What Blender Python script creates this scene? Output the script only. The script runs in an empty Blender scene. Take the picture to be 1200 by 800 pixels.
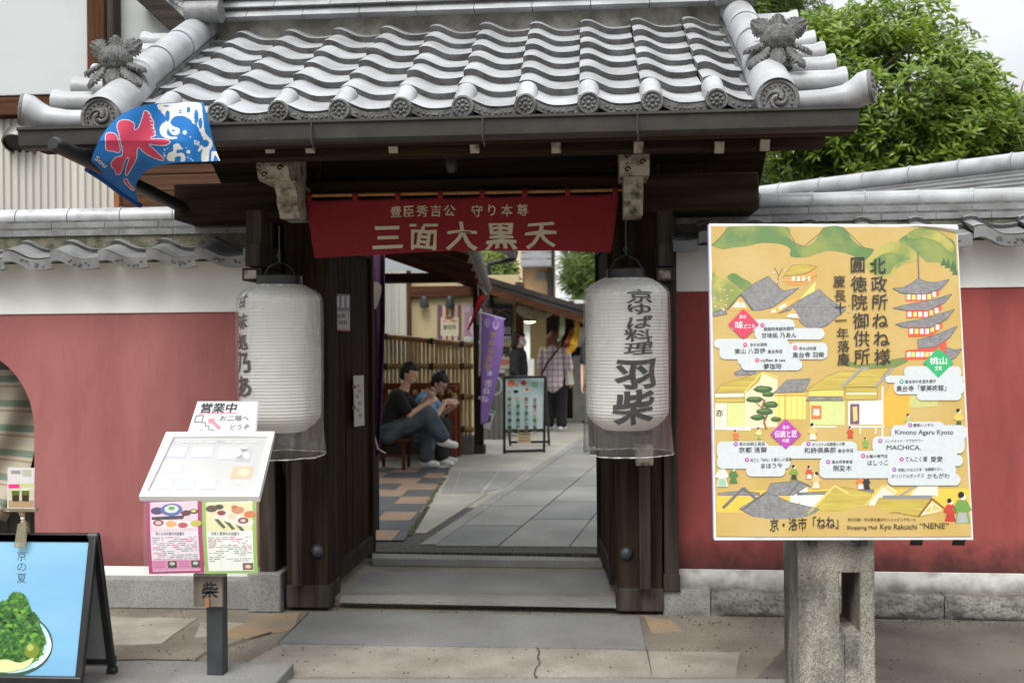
import bpy, bmesh, math, random
from mathutils import Vector, Matrix, noise
from mathutils.geometry import tessellate_polygon
random.seed(7)
R = math.radians
S = bpy.context.scene
COL = S.collection

# ------------------------------------------------------------------ camera
CAM_H, FPX = 1.6, 1200.0                      # eye height, focal length in pixels of a 1200 wide frame
YAW, ROLL = R(4.4), R(0.5)
fw = Vector((-math.sin(YAW), math.cos(YAW), 0))
r0 = Vector((math.cos(YAW), math.sin(YAW), 0))
u0 = Vector((0, 0, 1))
rt = r0*math.cos(ROLL) - u0*math.sin(ROLL)
up = u0*math.cos(ROLL) + r0*math.sin(ROLL)
EYE = Vector((0, 0, CAM_H))
cd = bpy.data.cameras.new('camera'); cam = bpy.data.objects.new('camera', cd); COL.objects.link(cam)
M4 = Matrix((rt, up, -fw)).transposed().to_4x4(); M4.translation = EYE
cam.matrix_world = M4
cd.sensor_width = 36; cd.lens = 36*FPX/1200; cd.clip_start = .05; cd.clip_end = 500
cd.dof.use_dof = True; cd.dof.focus_distance = 5.1; cd.dof.aperture_fstop = 2.8
S.camera = cam

# ------------------------------------------------------------------ sky, sun, exposure
SUN_EL, SUN_AZ = R(52), R(196)                # azimuth clockwise from +Y: behind and left of the camera
w = bpy.data.worlds.new('World'); S.world = w; w.use_nodes = True
nt = w.node_tree; nt.nodes.clear()
sky = nt.nodes.new('ShaderNodeTexSky'); sky.sky_type = 'NISHITA'; sky.sun_disc = False
sky.sun_elevation = SUN_EL; sky.sun_rotation = SUN_AZ; sky.air_density = 1.0; sky.dust_density = 4.0
hs = nt.nodes.new('ShaderNodeHueSaturation'); hs.inputs['Saturation'].default_value = .18
mx = nt.nodes.new('ShaderNodeMix'); mx.data_type = 'RGBA'; mx.inputs[0].default_value = .6
mx.inputs[7].default_value = (9.6, 10.0, 10.3, 1)
bg = nt.nodes.new('ShaderNodeBackground'); bg.inputs['Strength'].default_value = .13
wo = nt.nodes.new('ShaderNodeOutputWorld')
tcw = nt.nodes.new('ShaderNodeTexCoord'); nsw = nt.nodes.new('ShaderNodeTexNoise'); nsw.inputs['Scale'].default_value = 2.2
nsw.inputs['Detail'].default_value = 5
rmw = nt.nodes.new('ShaderNodeMapRange'); rmw.inputs[1].default_value = .3; rmw.inputs[2].default_value = .7
rmw.inputs[3].default_value = .5; rmw.inputs[4].default_value = .85
nt.links.new(tcw.outputs['Generated'], nsw.inputs['Vector']); nt.links.new(nsw.outputs['Fac'], rmw.inputs[0]); nt.links.new(rmw.outputs[0], mx.inputs[0])
nt.links.new(sky.outputs[0], hs.inputs['Color']); nt.links.new(hs.outputs[0], mx.inputs[6])
sxw = nt.nodes.new('ShaderNodeSeparateXYZ'); nt.links.new(tcw.outputs['Generated'], sxw.inputs[0])
rgz = nt.nodes.new('ShaderNodeMapRange'); rgz.inputs[1].default_value = 0; rgz.inputs[2].default_value = 1; rgz.inputs[3].default_value = .20; rgz.inputs[4].default_value = 1.68   # overcast: the zenith is about three times as bright as the horizon
nt.links.new(sxw.outputs[2], rgz.inputs[0]); vmz = nt.nodes.new('ShaderNodeVectorMath'); vmz.operation = 'SCALE'
nt.links.new(mx.outputs[2], vmz.inputs[0]); nt.links.new(rgz.outputs[0], vmz.inputs['Scale'])
nt.links.new(vmz.outputs[0], bg.inputs['Color']); nt.links.new(bg.outputs[0], wo.inputs['Surface'])
sd = bpy.data.lights.new('sun', 'SUN'); sd.energy = 1.5; sd.angle = R(30); sd.color = (1, .965, .91)
sun = bpy.data.objects.new('sun', sd); COL.objects.link(sun)
sdir = Vector((math.sin(SUN_AZ)*math.cos(SUN_EL), math.cos(SUN_AZ)*math.cos(SUN_EL), math.sin(SUN_EL)))
sun.rotation_euler = sdir.to_track_quat('Z', 'Y').to_euler(); sun.location = (-4, -6, 12)
S.view_settings.view_transform = 'Standard'; S.view_settings.look = 'None'
S.view_settings.exposure = 0.6; S.view_settings.gamma = 1; S.view_settings.use_curve_mapping = False
S.cycles.use_denoising = True; S.cycles.max_bounces = 6; S.cycles.transparent_max_bounces = 12
try: S.cycles.denoiser = 'OPENIMAGEDENOISE'
except Exception: pass

# ------------------------------------------------------------------ photo geometry: a pixel of the 1200x800 photo gives a ray
def ray(x, y): return fw + rt*((x-600)/FPX) - up*((y-400)/FPX)
def W(x, y, Y):                                # the point of that ray on the wall plane at depth Y
    d = ray(x, y); return EYE + d*(Y/d.y)
def G(x, y, z=0.0):                            # ... on the ground
    d = ray(x, y); return EYE + d*((z-CAM_H)/d.z)
CY0, CZ0, CSL = 7.25, .10, .013                # the courtyard rises gently away from the gate
def cz(Y): return CZ0 + CSL*(Y-CY0)
def GC(x, y, dz=0.0):
    d = ray(x, y); t = (CZ0 - CSL*CY0 + dz - CAM_H)/(d.z - CSL*d.y); return EYE + d*t
class Plane:
    def __init__(s, a, b, c):
        s.o = Vector(a); s.n = (Vector(b)-s.o).cross(Vector(c)-s.o).normalized()
        if s.n.dot(EYE - s.o) < 0: s.n = -s.n
    def hit(s, x, y, off=0.0):
        d = ray(x, y); t = (s.o - EYE).dot(s.n)/d.dot(s.n); return EYE + d*t + s.n*off

# ------------------------------------------------------------------ materials
def lin(c):
    return tuple(((v/255)/12.92 if v/255 <= .04045 else ((v/255+.055)/1.055)**2.4) for v in c)
MATS = {}
def nodes(m):
    m.use_nodes = True; return m.node_tree, m.node_tree.nodes['Principled BSDF']
def mat(name, col, rough=.6, var=.15, scale=6, detail=6, bump=0, bscale=None, metal=0, spec=.5, stretch=(1,1,1), col2=None, lo=.35, hi=.65,
        speck=None, trans=0, grime=None, coat=0, low=None):
    """col/col2 linear albedo mixed by noise in object space, optional bump, speckle (amount, scale, colour) and grime (amount, scale, colour)"""
    if name in MATS: return MATS[name]
    m = bpy.data.materials.new(name); MATS[name] = m; t, b = nodes(m); N, L = t.nodes.new, t.links.new
    tc = N('ShaderNodeTexCoord'); mp = N('ShaderNodeMapping'); mp.inputs['Scale'].default_value = stretch
    L(tc.outputs['Object'], mp.inputs['Vector'])
    c2 = col2 or tuple(v*(1-var*2) for v in col)
    no = N('ShaderNodeTexNoise'); no.inputs['Scale'].default_value = scale; no.inputs['Detail'].default_value = detail
    L(mp.outputs[0], no.inputs['Vector'])
    mr = N('ShaderNodeMapRange'); mr.inputs[1].default_value = lo; mr.inputs[2].default_value = hi; L(no.outputs['Fac'], mr.inputs[0])
    mix = N('ShaderNodeMix'); mix.data_type = 'RGBA'; mix.inputs[6].default_value = (*col, 1); mix.inputs[7].default_value = (*c2, 1)
    L(mr.outputs[0], mix.inputs[0]); out = mix.outputs[2]
    for kind, g in (('s', speck), ('g', grime)):
        if not g: continue
        n2 = N('ShaderNodeTexNoise'); n2.inputs['Scale'].default_value = g[1]; n2.inputs['Detail'].default_value = 2 if kind == 's' else 7
        n2.inputs['Roughness'].default_value = .5 if kind == 's' else .68
        L((tc.outputs['Object'] if kind == 's' or len(g) < 4 else mp.outputs[0]), n2.inputs['Vector'])
        m2 = N('ShaderNodeMapRange'); m2.inputs[1].default_value = .52 if kind == 's' else .48; m2.inputs[2].default_value = .62 if kind == 's' else .72
        m2.inputs[4].default_value = g[0]; L(n2.outputs['Fac'], m2.inputs[0])
        x2 = N('ShaderNodeMix'); x2.data_type = 'RGBA'; x2.inputs[7].default_value = (*g[2], 1)
        L(m2.outputs[0], x2.inputs[0]); L(out, x2.inputs[6]); out = x2.outputs[2]
    if low:                                            # damp staining along the foot of a wall: (height of no stain, height of full stain, colour)
        sz = N('ShaderNodeSeparateXYZ'); L(tc.outputs['Object'], sz.inputs[0]); n3 = N('ShaderNodeTexNoise'); n3.inputs['Scale'].default_value = 7; n3.inputs['Detail'].default_value = 8; n3.inputs['Roughness'].default_value = .65; L(tc.outputs['Object'], n3.inputs['Vector'])
        h = N('ShaderNodeMapRange'); h.inputs[1].default_value = low[0]; h.inputs[2].default_value = low[1]; L(sz.outputs[2], h.inputs[0])
        ad = N('ShaderNodeMath'); ad.operation = 'ADD'; L(h.outputs[0], ad.inputs[0]); L(n3.outputs['Fac'], ad.inputs[1])
        h2 = N('ShaderNodeMapRange'); h2.inputs[1].default_value = .95; h2.inputs[2].default_value = 1.45; h2.inputs[4].default_value = .85; L(ad.outputs[0], h2.inputs[0])
        x3 = N('ShaderNodeMix'); x3.data_type = 'RGBA'; x3.inputs[7].default_value = (*low[2], 1); L(h2.outputs[0], x3.inputs[0]); L(out, x3.inputs[6]); out = x3.outputs[2]
    L(out, b.inputs['Base Color'])
    b.inputs['Roughness'].default_value = rough; b.inputs['Metallic'].default_value = metal; b.inputs['Specular IOR Level'].default_value = spec
    b.inputs['Coat Weight'].default_value = coat
    if bump:
        nb = N('ShaderNodeTexNoise'); nb.inputs['Scale'].default_value = bscale or scale*4; nb.inputs['Detail'].default_value = 5
        L(mp.outputs[0], nb.inputs['Vector'])
        bp = N('ShaderNodeBump'); bp.inputs['Strength'].default_value = bump; bp.inputs['Distance'].default_value = .02
        L(nb.outputs['Fac'], bp.inputs['Height']); L(bp.outputs[0], b.inputs['Normal'])
    if trans:
        tr = N('ShaderNodeBsdfTranslucent'); L(out, tr.inputs['Color']); ms = N('ShaderNodeMixShader'); ms.inputs[0].default_value = trans
        L(b.outputs[0], ms.inputs[1]); L(tr.outputs[0], ms.inputs[2]); L(ms.outputs[0], t.nodes['Material Output'].inputs['Surface'])
    return m
def ink(c, rough=.45, name=None):              # printed colour, given as sRGB
    k = name or 'ink_%02x%02x%02x' % tuple(int(v) for v in c)
    return mat(k, lin(c), rough, var=.035, scale=60, detail=5)
def leafmat(name, c1, c2, rough=.4, trans=.35):
    if name in MATS: return MATS[name]
    m = bpy.data.materials.new(name); MATS[name] = m; t, b = nodes(m); N, L = t.nodes.new, t.links.new
    g = N('ShaderNodeNewGeometry'); tc = N('ShaderNodeTexCoord'); no = N('ShaderNodeTexNoise'); no.inputs['Scale'].default_value = 1.3
    L(tc.outputs['Object'], no.inputs['Vector'])
    ad = N('ShaderNodeMath'); ad.operation = 'MULTIPLY_ADD'; ad.inputs[1].default_value = .6; L(g.outputs['Random Per Island'], ad.inputs[0])
    sb = N('ShaderNodeMapRange'); sb.inputs[1].default_value = .35; sb.inputs[2].default_value = .65; sb.inputs[4].default_value = .4; L(no.outputs['Fac'], sb.inputs[0]); L(sb.outputs[0], ad.inputs[2])
    mix = N('ShaderNodeMix'); mix.data_type = 'RGBA'; mix.inputs[6].default_value = (*c1, 1); mix.inputs[7].default_value = (*c2, 1)
    L(ad.outputs[0], mix.inputs[0]); L(mix.outputs[2], b.inputs['Base Color']); b.inputs['Roughness'].default_value = rough
    tr = N('ShaderNodeBsdfTranslucent'); L(mix.outputs[2], tr.inputs['Color']); ms = N('ShaderNodeMixShader'); ms.inputs[0].default_value = trans
    L(b.outputs[0], ms.inputs[1]); L(tr.outputs[0], ms.inputs[2]); L(ms.outputs[0], t.nodes['Material Output'].inputs['Surface'])
    return m
def wood(name, c1, c2, axis='z', rough=.75, s=9, bump=.35):
    st = {'x': (.06, 1, 1), 'y': (1, .06, 1), 'z': (1, 1, .06)}[axis]
    return mat(name, c1, rough, col2=c2, scale=s*2.2, detail=8, bump=bump, bscale=s*5, stretch=st, lo=.3, hi=.72, spec=.06, grime=(.5, 2.0, tuple(v*.45 for v in c1), 1))
dk1, dk2 = (.052, .036, .024), (.010, .007, .005)
M_WZ = wood('dark_weathered_wood_upright', dk1, dk2, 'z'); M_WX = wood('dark_weathered_wood_across', dk1, dk2, 'x'); M_WY = wood('dark_weathered_wood_deep', dk1, dk2, 'y')
M_WZG = wood('greyed_wood_upright', (.085, .071, .058), (.018, .014, .011), 'z'); M_WXG = wood('greyed_wood_across', (.060, .051, .043), (.016, .013, .011), 'x')
M_DOOR = wood('brown_door_planks', (.050, .029, .018), (.014, .008, .005), 'z')
M_PALE = mat('flaked_white_paint_on_wood', (.42, .38, .31), .8, col2=(.10, .075, .055), scale=16, bump=.6, bscale=40, lo=.48, hi=.66)
M_TILE = mat('smoked_silver_tile', (.40, .41, .425), .42, col2=(.27, .275, .285), scale=5, bump=.06, bscale=60, spec=.6, grime=(.55, 6, (.20, .19, .165)))
M_TILED = mat('smoked_dark_tile', (.15, .15, .15), .5, col2=(.07, .068, .064), scale=14, bump=.3, bscale=70, spec=.5, grime=(.5, 11, (.05, .048, .042)))  # darker tile; on course edges the shade of upright faces is in the colour
M_TILE2 = mat('smoked_ridge_tile', (.52,.53,.545), .42, col2=(.38,.385,.395), scale=5, bump=.06, bscale=50, spec=.6, metal=.2, grime=(.5, 7, (.10,.095,.085)))
M_TILEM = mat('smoked_mid_tile', (.24, .245, .25), .45, col2=(.15, .15, .15), scale=6, bump=.1, bscale=50, spec=.5, grime=(.6, 8, (.07, .066, .058)))
M_GUT = mat('brown_black_metal_gutter', (.032, .027, .023), .5, var=.2, scale=12, spec=.5)
M_WHITE = mat('white_plaster', (.86, .86, .84), .85, var=.04, scale=3, bump=.08, bscale=30, grime=(.18, 2.2, (.42, .41, .38)))
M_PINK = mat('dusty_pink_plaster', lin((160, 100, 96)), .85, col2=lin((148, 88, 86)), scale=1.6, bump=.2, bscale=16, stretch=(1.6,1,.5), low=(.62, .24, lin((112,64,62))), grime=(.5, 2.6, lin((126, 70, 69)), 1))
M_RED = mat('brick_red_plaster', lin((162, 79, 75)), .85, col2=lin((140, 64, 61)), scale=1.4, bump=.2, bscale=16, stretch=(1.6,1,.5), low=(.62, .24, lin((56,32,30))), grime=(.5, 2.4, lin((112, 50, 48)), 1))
M_GRAN = mat('pale_speckled_granite', (.30, .295, .275), .8, var=.12, scale=6, bump=.25, bscale=90, speck=(.65, 110, (.12, .115, .11)), grime=(.25, 3, (.16, .15, .13)))
M_ROUGH = mat('rough_mossy_granite', (.30, .29, .25), .9, col2=(.11, .105, .092), scale=7, bump=.9, bscale=26, speck=(.6, 60, (.055, .052, .046)), grime=(.55, 3, (.07, .068, .055)))
M_PAVE = mat('worn_granite_paving', (.27, .265, .25), .8, var=.15, scale=2, bump=.25, bscale=90, speck=(.45, 120, (.12, .118, .11)), grime=(.35, 2.4, (.17, .155, .125)))
M_PAVE2 = mat('grey_granite_paving', (.215, .215, .208), .8, var=.15, scale=2, bump=.25, bscale=90, speck=(.45, 120, (.10, .098, .095)), grime=(.35, 3, (.13, .122, .10)))
M_CONC = mat('stained_concrete', (.255, .228, .18), .9, col2=(.16, .14, .108), scale=2.4, bump=.5, bscale=60, speck=(.45, 90, (.08, .07, .055)), grime=(.75, 1.7, (.13, .10, .066)))
M_GRAV = mat('dark_fine_gravel', (.13, .125, .115), .95, col2=(.045, .043, .04), scale=70, detail=3, bump=1, bscale=75)
M_JOINT = mat('dark_joint_soil', (.06, .055, .045), .95, col2=(.035, .04, .02), scale=12, bump=.4)
M_STEEL = mat('dark_grey_steel', (.055, .058, .062), .45, var=.15, scale=10, metal=.3)
M_ALU = mat('black_powder_coated_frame', (.018, .018, .019), .38, var=.2, scale=10)
M_SKIN = mat('skin', lin((222, 176, 150)), .55, var=.05, scale=20)
M_HAIR = mat('black_hair', (.012, .010, .010), .45, var=.3, scale=60, stretch=(1, 1, .15), bump=.5, bscale=90)
M_BAMB = mat('dry_bamboo', lin((212, 192, 146)), .5, col2=lin((172, 146, 98)), scale=14, bump=.08, stretch=(1, 1, .25))
M_BAMB2 = mat('brown_bamboo_rail', lin((178, 140, 82)), .5, col2=lin((120, 88, 48)), scale=8, bump=.08)

# ------------------------------------------------------------------ mesh builder
class MB:
    def __init__(s): s.v = []; s.f = []; s.mi = []; s.mats = []; s.cur = 0
    def m(s, material):
        if material not in s.mats: s.mats.append(material)
        s.cur = s.mats.index(material); return s
    def add(s, vs, fs):
        o = len(s.v); s.v += [tuple(p) for p in vs]
        for f in fs: s.f.append(tuple(o+i for i in f)); s.mi.append(s.cur)
        return s
    def box(s, a, b):
        x0, x1 = sorted((a[0], b[0])); y0, y1 = sorted((a[1], b[1])); z0, z1 = sorted((a[2], b[2]))
        return s.hexa([(x0,y0,z0),(x1,y0,z0),(x1,y1,z0),(x0,y1,z0),(x0,y0,z1),(x1,y0,z1),(x1,y1,z1),(x0,y1,z1)])
    def hexa(s, c): return s.add(c, [(3,2,1,0),(4,5,6,7),(0,1,5,4),(1,2,6,5),(2,3,7,6),(3,0,4,7)])
    def bar(s, p, q, wd, ht, upv=(0,0,1)):
        p, q = Vector(p), Vector(q); d = (q-p).normalized(); sx = d.cross(Vector(upv))
        if sx.length < 1e-4: sx = d.cross(Vector((0,1,0)))
        sx.normalize(); sy = sx.cross(d).normalized(); a, b = sx*wd/2, sy*ht/2
        return s.hexa([p-a-b, p+a-b, q+a-b, q-a-b, p-a+b, p+a+b, q+a+b, q-a+b])
    def tube(s, path, rad, seg=12, caps=True):
        path = [Vector(p) for p in path]; n = len(path)
        if not isinstance(rad, (list, tuple)): rad = [rad]*n
        vs, fs = [], []; ref = None
        for i, p in enumerate(path):
            d = (path[min(i+1, n-1)] - path[max(i-1, 0)])
            d = d.normalized() if d.length > 1e-9 else Vector((0,0,1))
            if ref is None:
                ref = d.cross(Vector((0,0,1)));  ref = ref if ref.length > .05 else d.cross(Vector((1,0,0)))
            a = (ref - d*ref.dot(d)).normalized(); ref = a; b = d.cross(a)
            for k in range(seg):
                t = 2*math.pi*k/seg; vs.append(p + (a*math.cos(t)+b*math.sin(t))*rad[i])
        for i in range(n-1):
            for k in range(seg):
                k2 = (k+1) % seg; fs.append((i*seg+k, i*seg+k2, (i+1)*seg+k2, (i+1)*seg+k))
        if caps: fs.append(tuple(reversed(range(seg)))); fs.append(tuple((n-1)*seg+k for k in range(seg)))
        return s.add(vs, fs)
    def lathe(s, prof, o, axis=(0,0,1), seg=24, caps=True):
        o = Vector(o); ax = Vector(axis).normalized(); a = ax.orthogonal().normalized(); b = ax.cross(a); vs, fs = [], []
        for r_, h in prof:
            for k in range(seg):
                t = 2*math.pi*k/seg; vs.append(o + ax*h + (a*math.cos(t)+b*math.sin(t))*r_)
        for i in range(len(prof)-1):
            for k in range(seg):
                k2 = (k+1) % seg; fs.append((i*seg+k, i*seg+k2, (i+1)*seg+k2, (i+1)*seg+k))
        if caps: fs.append(tuple(reversed(range(seg)))); fs.append(tuple((len(prof)-1)*seg+k for k in range(seg)))
        return s.add(vs, fs)
    def ball(s, c, r_, seg=10, rings=6, rot=None):
        if not isinstance(r_, (list, tuple)): r_ = (r_,)*3
        c = Vector(c); vs, fs = [], []
        for i in range(rings+1):
            ph = math.pi*i/rings
            for k in range(seg):
                t = 2*math.pi*k/seg; p = Vector((r_[0]*math.sin(ph)*math.cos(t), r_[1]*math.sin(ph)*math.sin(t), r_[2]*math.cos(ph)))
                if rot: p = rot @ p
                vs.append(c+p)
        for i in range(rings):
            for k in range(seg):
                k2 = (k+1) % seg; fs.append((i*seg+k, (i+1)*seg+k, (i+1)*seg+k2, i*seg+k2))
        return s.add(vs, fs)
    def cone(s, a, b, ra, rb, seg=12):                # tapered limb with round ends
        a, b = Vector(a), Vector(b); d = b-a; L_ = d.length
        if L_ < 1e-6: return s.ball(a, ra)
        d.normalize(); prof = []
        for i in range(5): t = math.pi/2*(1-i/4); prof.append((max(ra*math.cos(t), 1e-4), -ra*math.sin(t)))
        for i in range(5): t = math.pi/2*i/4; prof.append((max(rb*math.cos(t), 1e-4), L_+rb*math.sin(t)))
        return s.lathe(prof, a, d, seg)
    def poly(s, pts, depth=None):                     # flat polygon (any outline); depth = vector for a solid
        pts = [Vector(p) for p in pts]; tri = tessellate_polygon([pts]); n = len(pts)
        s.add(pts, [tuple(t) for t in tri])
        if depth is not None:
            d = Vector(depth); s.add([p+d for p in pts], [tuple(t) for t in tri])
            for i in range(n):
                j = (i+1) % n; s.add([pts[i], pts[j], pts[j]+d, pts[i]+d], [(0,1,2,3)])
        return s
    def grid(s, fn, nu, nv):
        vs = [fn(i/nu, j/nv) for j in range(nv+1) for i in range(nu+1)]
        fs = [(j*(nu+1)+i, j*(nu+1)+i+1, (j+1)*(nu+1)+i+1, (j+1)*(nu+1)+i) for j in range(nv) for i in range(nu)]
        return s.add(vs, fs)
    def build(s, name, material=None, parent=None, smooth=35, bevel=0, solid=0, fix=True):
        me = bpy.data.meshes.new(name); me.from_pydata(s.v, [], s.f)
        ms = s.mats or [material]
        for x in ms: me.materials.append(x)
        if s.mats: me.polygons.foreach_set('material_index', s.mi)
        if fix:
            bm = bmesh.new(); bm.from_mesh(me); bmesh.ops.remove_doubles(bm, verts=bm.verts, dist=1e-5)
            bmesh.ops.recalc_face_normals(bm, faces=bm.faces); bm.to_mesh(me); bm.free()
        if smooth:
            me.polygons.foreach_set('use_smooth', [True]*len(me.polygons)); me.set_sharp_from_angle(angle=R(smooth))
        o = bpy.data.objects.new(name, me); COL.objects.link(o)
        if parent:
            o.parent = parent
            o.matrix_parent_inverse = Matrix.Translation(-parent.location) if parent.type == 'EMPTY' else Matrix.Identity(4)
        if bevel:
            md = o.modifiers.new('edge', 'BEVEL'); md.width = bevel; md.segments = 2; md.limit_method = 'ANGLE'; md.angle_limit = R(40)
        if solid:
            md = o.modifiers.new('thickness', 'SOLIDIFY'); md.thickness = solid; md.offset = 0
        return o
def tag(o, label=None, cat=None, group=None, kind=None):
    if label: o['label'] = label
    if cat: o['category'] = cat
    if group: o['group'] = group
    if kind: o['kind'] = kind
    return o
def thing(name, label, cat, loc=(0,0,0), group=None):
    o = bpy.data.objects.new(name, None); COL.objects.link(o); o.location = loc; o.empty_display_size = .2
    return tag(o, label, cat, group)
def struct(o): o['kind'] = 'structure'; return o
def child(o, parent):                                  # parent keeping world placement (all meshes are built in world space)
    o.parent = parent; return o
def clone(root, loc, label=None):                      # a thing with its parts and sub-parts
    c = root.copy(); COL.objects.link(c); c.location = loc
    if label: c['label'] = label
    def rec(a, b):
        for ch in list(a.children):
            d = ch.copy(); COL.objects.link(d); d.parent = b; rec(ch, d)
    rec(root, c); return c

# ------------------------------------------------------------------ lettering
_tc = {}
def glyphs(body, bold=0.0):
    """text as 2D triangles in em units, origin at the left baseline; returns verts, faces, width"""
    k = (body, bold)
    if k in _tc: return _tc[k]
    cu = bpy.data.curves.new('t', 'FONT'); cu.body = body; cu.size = 1; cu.resolution_u = 3
    o = bpy.data.objects.new('t', cu); COL.objects.link(o)
    me = bpy.data.meshes.new_from_object(o.evaluated_get(bpy.context.evaluated_depsgraph_get()))
    vs = [(v.co.x, v.co.y) for v in me.vertices]; fs = [tuple(p.vertices) for p in me.polygons]
    bpy.data.objects.remove(o); bpy.data.curves.remove(cu); bpy.data.meshes.remove(me)
    if bold:                                          # thicken the strokes: push every outline point outwards
        cnt = {}
        for f in fs:
            ar = sum(vs[f[i]][0]*vs[f[(i+1) % len(f)]][1]-vs[f[(i+1) % len(f)]][0]*vs[f[i]][1] for i in range(len(f)))
            g_ = f if ar > 0 else f[::-1]
            for i in range(len(g_)): cnt[(g_[i], g_[(i+1) % len(g_)])] = 1
        nr = [[0, 0] for _ in vs]
        for (a, b) in cnt:
            if (b, a) in cnt: continue
            dx, dy = vs[b][0]-vs[a][0], vs[b][1]-vs[a][1]; l = math.hypot(dx, dy) or 1
            for q in (a, b): nr[q][0] += dy/l; nr[q][1] -= dx/l
        def push(v, n):
            l2 = n[0]*n[0]+n[1]*n[1]
            if l2 < .05: return v
            s_ = min(2/l2, 1.6); return (v[0]+n[0]*s_*bold, v[1]+n[1]*s_*bold)
        vs = [push(v, n) for v, n in zip(vs, nr)]
    _tc[k] = (vs, fs); return _tc[k]
def put_text(mb, fn, body, cx, cy, size, bold=.0, vertical=False, step=1.0, sx=1.0, brush=0.0, width=None, slant=0.0, mirror=False):
    """letters centred at photo pixel (cx, cy); size = height of a letter in pixels; fn maps a pixel to the surface"""
    chars = []
    if vertical:
        n = len(body)
        for i, ch in enumerate(body): chars.append((ch, cx, cy + (i-(n-1)/2)*size*step))
    else: chars = [(body, cx, cy)]
    for ch, x0, y0 in chars:
        if not ch.strip(): continue
        vs, fs = glyphs(ch, bold)
        if not vs: continue
        ax, bx = min(v[0] for v in vs), max(v[0] for v in vs); ay, by = min(v[1] for v in vs), max(v[1] for v in vs)
        sc = size/.92
        sxx = sx*sc if width is None else width/max(bx-ax, 1e-6)
        mx_, my_ = (ax+bx)/2, ((ay+by)/2 if vertical or len(ch) == 1 else .36)
        if vertical and ch in 'ー一・': my_ = (ay+by)/2
        sh = random.uniform(-.5, .5)*brush; out = []
        for (x, y) in vs:
            X, Y = x-mx_, y-my_
            if brush:
                X += brush*.45*math.sin(7*Y+3*X+x0) + slant*Y + sh*Y*.5; Y += brush*.5*math.sin(6*X+2+y0) + brush*.6*X
            else: X += slant*Y
            if mirror: X = -X
            out.append(fn(x0 + X*sxx, y0 - Y*sc))
        mb.add(out, fs)
def px_poly(mb, plane, pts, off=0.0): mb.poly([plane(x, y, off) for x, y in pts]); return mb
def blob(cx, cy, rx, ry, n=16, wob=0.0, ph=0):
    return [(cx+rx*math.cos(2*math.pi*i/n)*(1+wob*math.sin(3*i+ph)), cy+ry*math.sin(2*math.pi*i/n)*(1+wob*math.cos(2*i+ph))) for i in range(n)]
def spline(pts, n=6, closed=True):                     # Catmull-Rom outline
    out = []; N = len(pts); rng = range(N if closed else N-1)
    for i in rng:
        p0, p1, p2, p3 = (pts[(i+k-1) % N] if closed else pts[min(max(i+k-1, 0), N-1)] for k in range(4))
        for j in range(n):
            t = j/n
            out.append(tuple(.5*(2*p1[d] + (p2[d]-p0[d])*t + (2*p0[d]-5*p1[d]+4*p2[d]-p3[d])*t*t + (3*p1[d]-p0[d]-3*p2[d]+p3[d])*t**3) for d in range(len(p1))))
    if not closed: out.append(tuple(pts[-1]))
    return out
# ================================================================== ground
m = MB().m(M_CONC); n = 40
m.box((-60, -30, -.3), (60, 90, 0)); g = struct(m.build('street', smooth=0))
# asphalt apron on the right and patched slabs on the left
M_ASPH = mat('damp_dark_asphalt', (.17, .155, .125), .9, col2=(.085, .078, .064), scale=2.2, bump=.8, bscale=110, speck=(.3, 90, (.16, .15, .13)), grime=(.5, 1.3, (.17, .15, .115)))
def outline_on_ground(pts, z, mt, name, h=None, fn=G, jit=0.0, kind='structure', bev=0):
    P = []
    for i in range(len(pts)):
        a, b = pts[i], pts[(i+1) % len(pts)]; k = max(1, int(math.hypot(b[0]-a[0], b[1]-a[1])/14)) if jit else 1
        for j in range(k): P.append((a[0]+(b[0]-a[0])*j/k + random.uniform(-1, 1)*jit, a[1]+(b[1]-a[1])*j/k + random.uniform(-1, 1)*jit*.6))
    P = [fn(x, y, z) for x, y in P]
    o = MB().m(mt).poly(P, depth=(0, 0, -(h or .02))).build(name, smooth=0, bevel=bev); o['kind'] = kind; return o
outline_on_ground([(880,800),(905,775),(930,750),(960,728),(1300,724),(1400,830),(1300,1100),(850,1100)], .004, M_ASPH, 'asphalt_apron', .01, jit=2.2)
M_PATCH = mat('pale_concrete_patch', (.36, .34, .29), .9, col2=(.26, .24, .195), scale=4, bump=.25, bscale=60, grime=(.45, 3, (.15, .125, .09)))
M_TAN = mat('rust_tan_stain_concrete', (.33, .235, .135), .9, col2=(.25, .20, .14), scale=3, bump=.25, bscale=60, grime=(.5, 4, (.15, .135, .11)))
outline_on_ground([(124,722),(232,724),(190,752),(124,757)], .004, M_PATCH, 'pavement_patch', .01, jit=1.6)
outline_on_ground([(236,728),(288,729),(276,742),(228,746)], .004, M_PATCH, 'pavement_patch', .01, jit=1.2)
outline_on_ground([(300,720),(352,716),(345,735),(300,745),(276,750),(262,742),(292,728)], .0045, M_TAN, 'rust_stain', .01, jit=3)
outline_on_ground([(753,719),(786,727),(798,738),(764,741)], .0045, M_TAN, 'rust_stain', .01, jit=2)
outline_on_ground([(-40,770),(228,773),(214,806),(160,860),(-40,860)], .006, M_PAVE2, 'paving_slab', .02)
outline_on_ground([(212,795),(1010,795),(1030,830),(200,830)], .005, M_PAVE, 'kerb_strip', .02)
outline_on_ground([(335,752),(760,762),(868,764),(862,793),(262,792),(300,770)], .0035, mat('worn_pale_concrete', (.31, .29, .24), .9, col2=(.225, .208, .17), scale=4, bump=.5, bscale=60, speck=(.25, 70, (.14, .13, .11)), grime=(.5, 2, (.19, .165, .125))), 'pavement', .01, jit=1)
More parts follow.
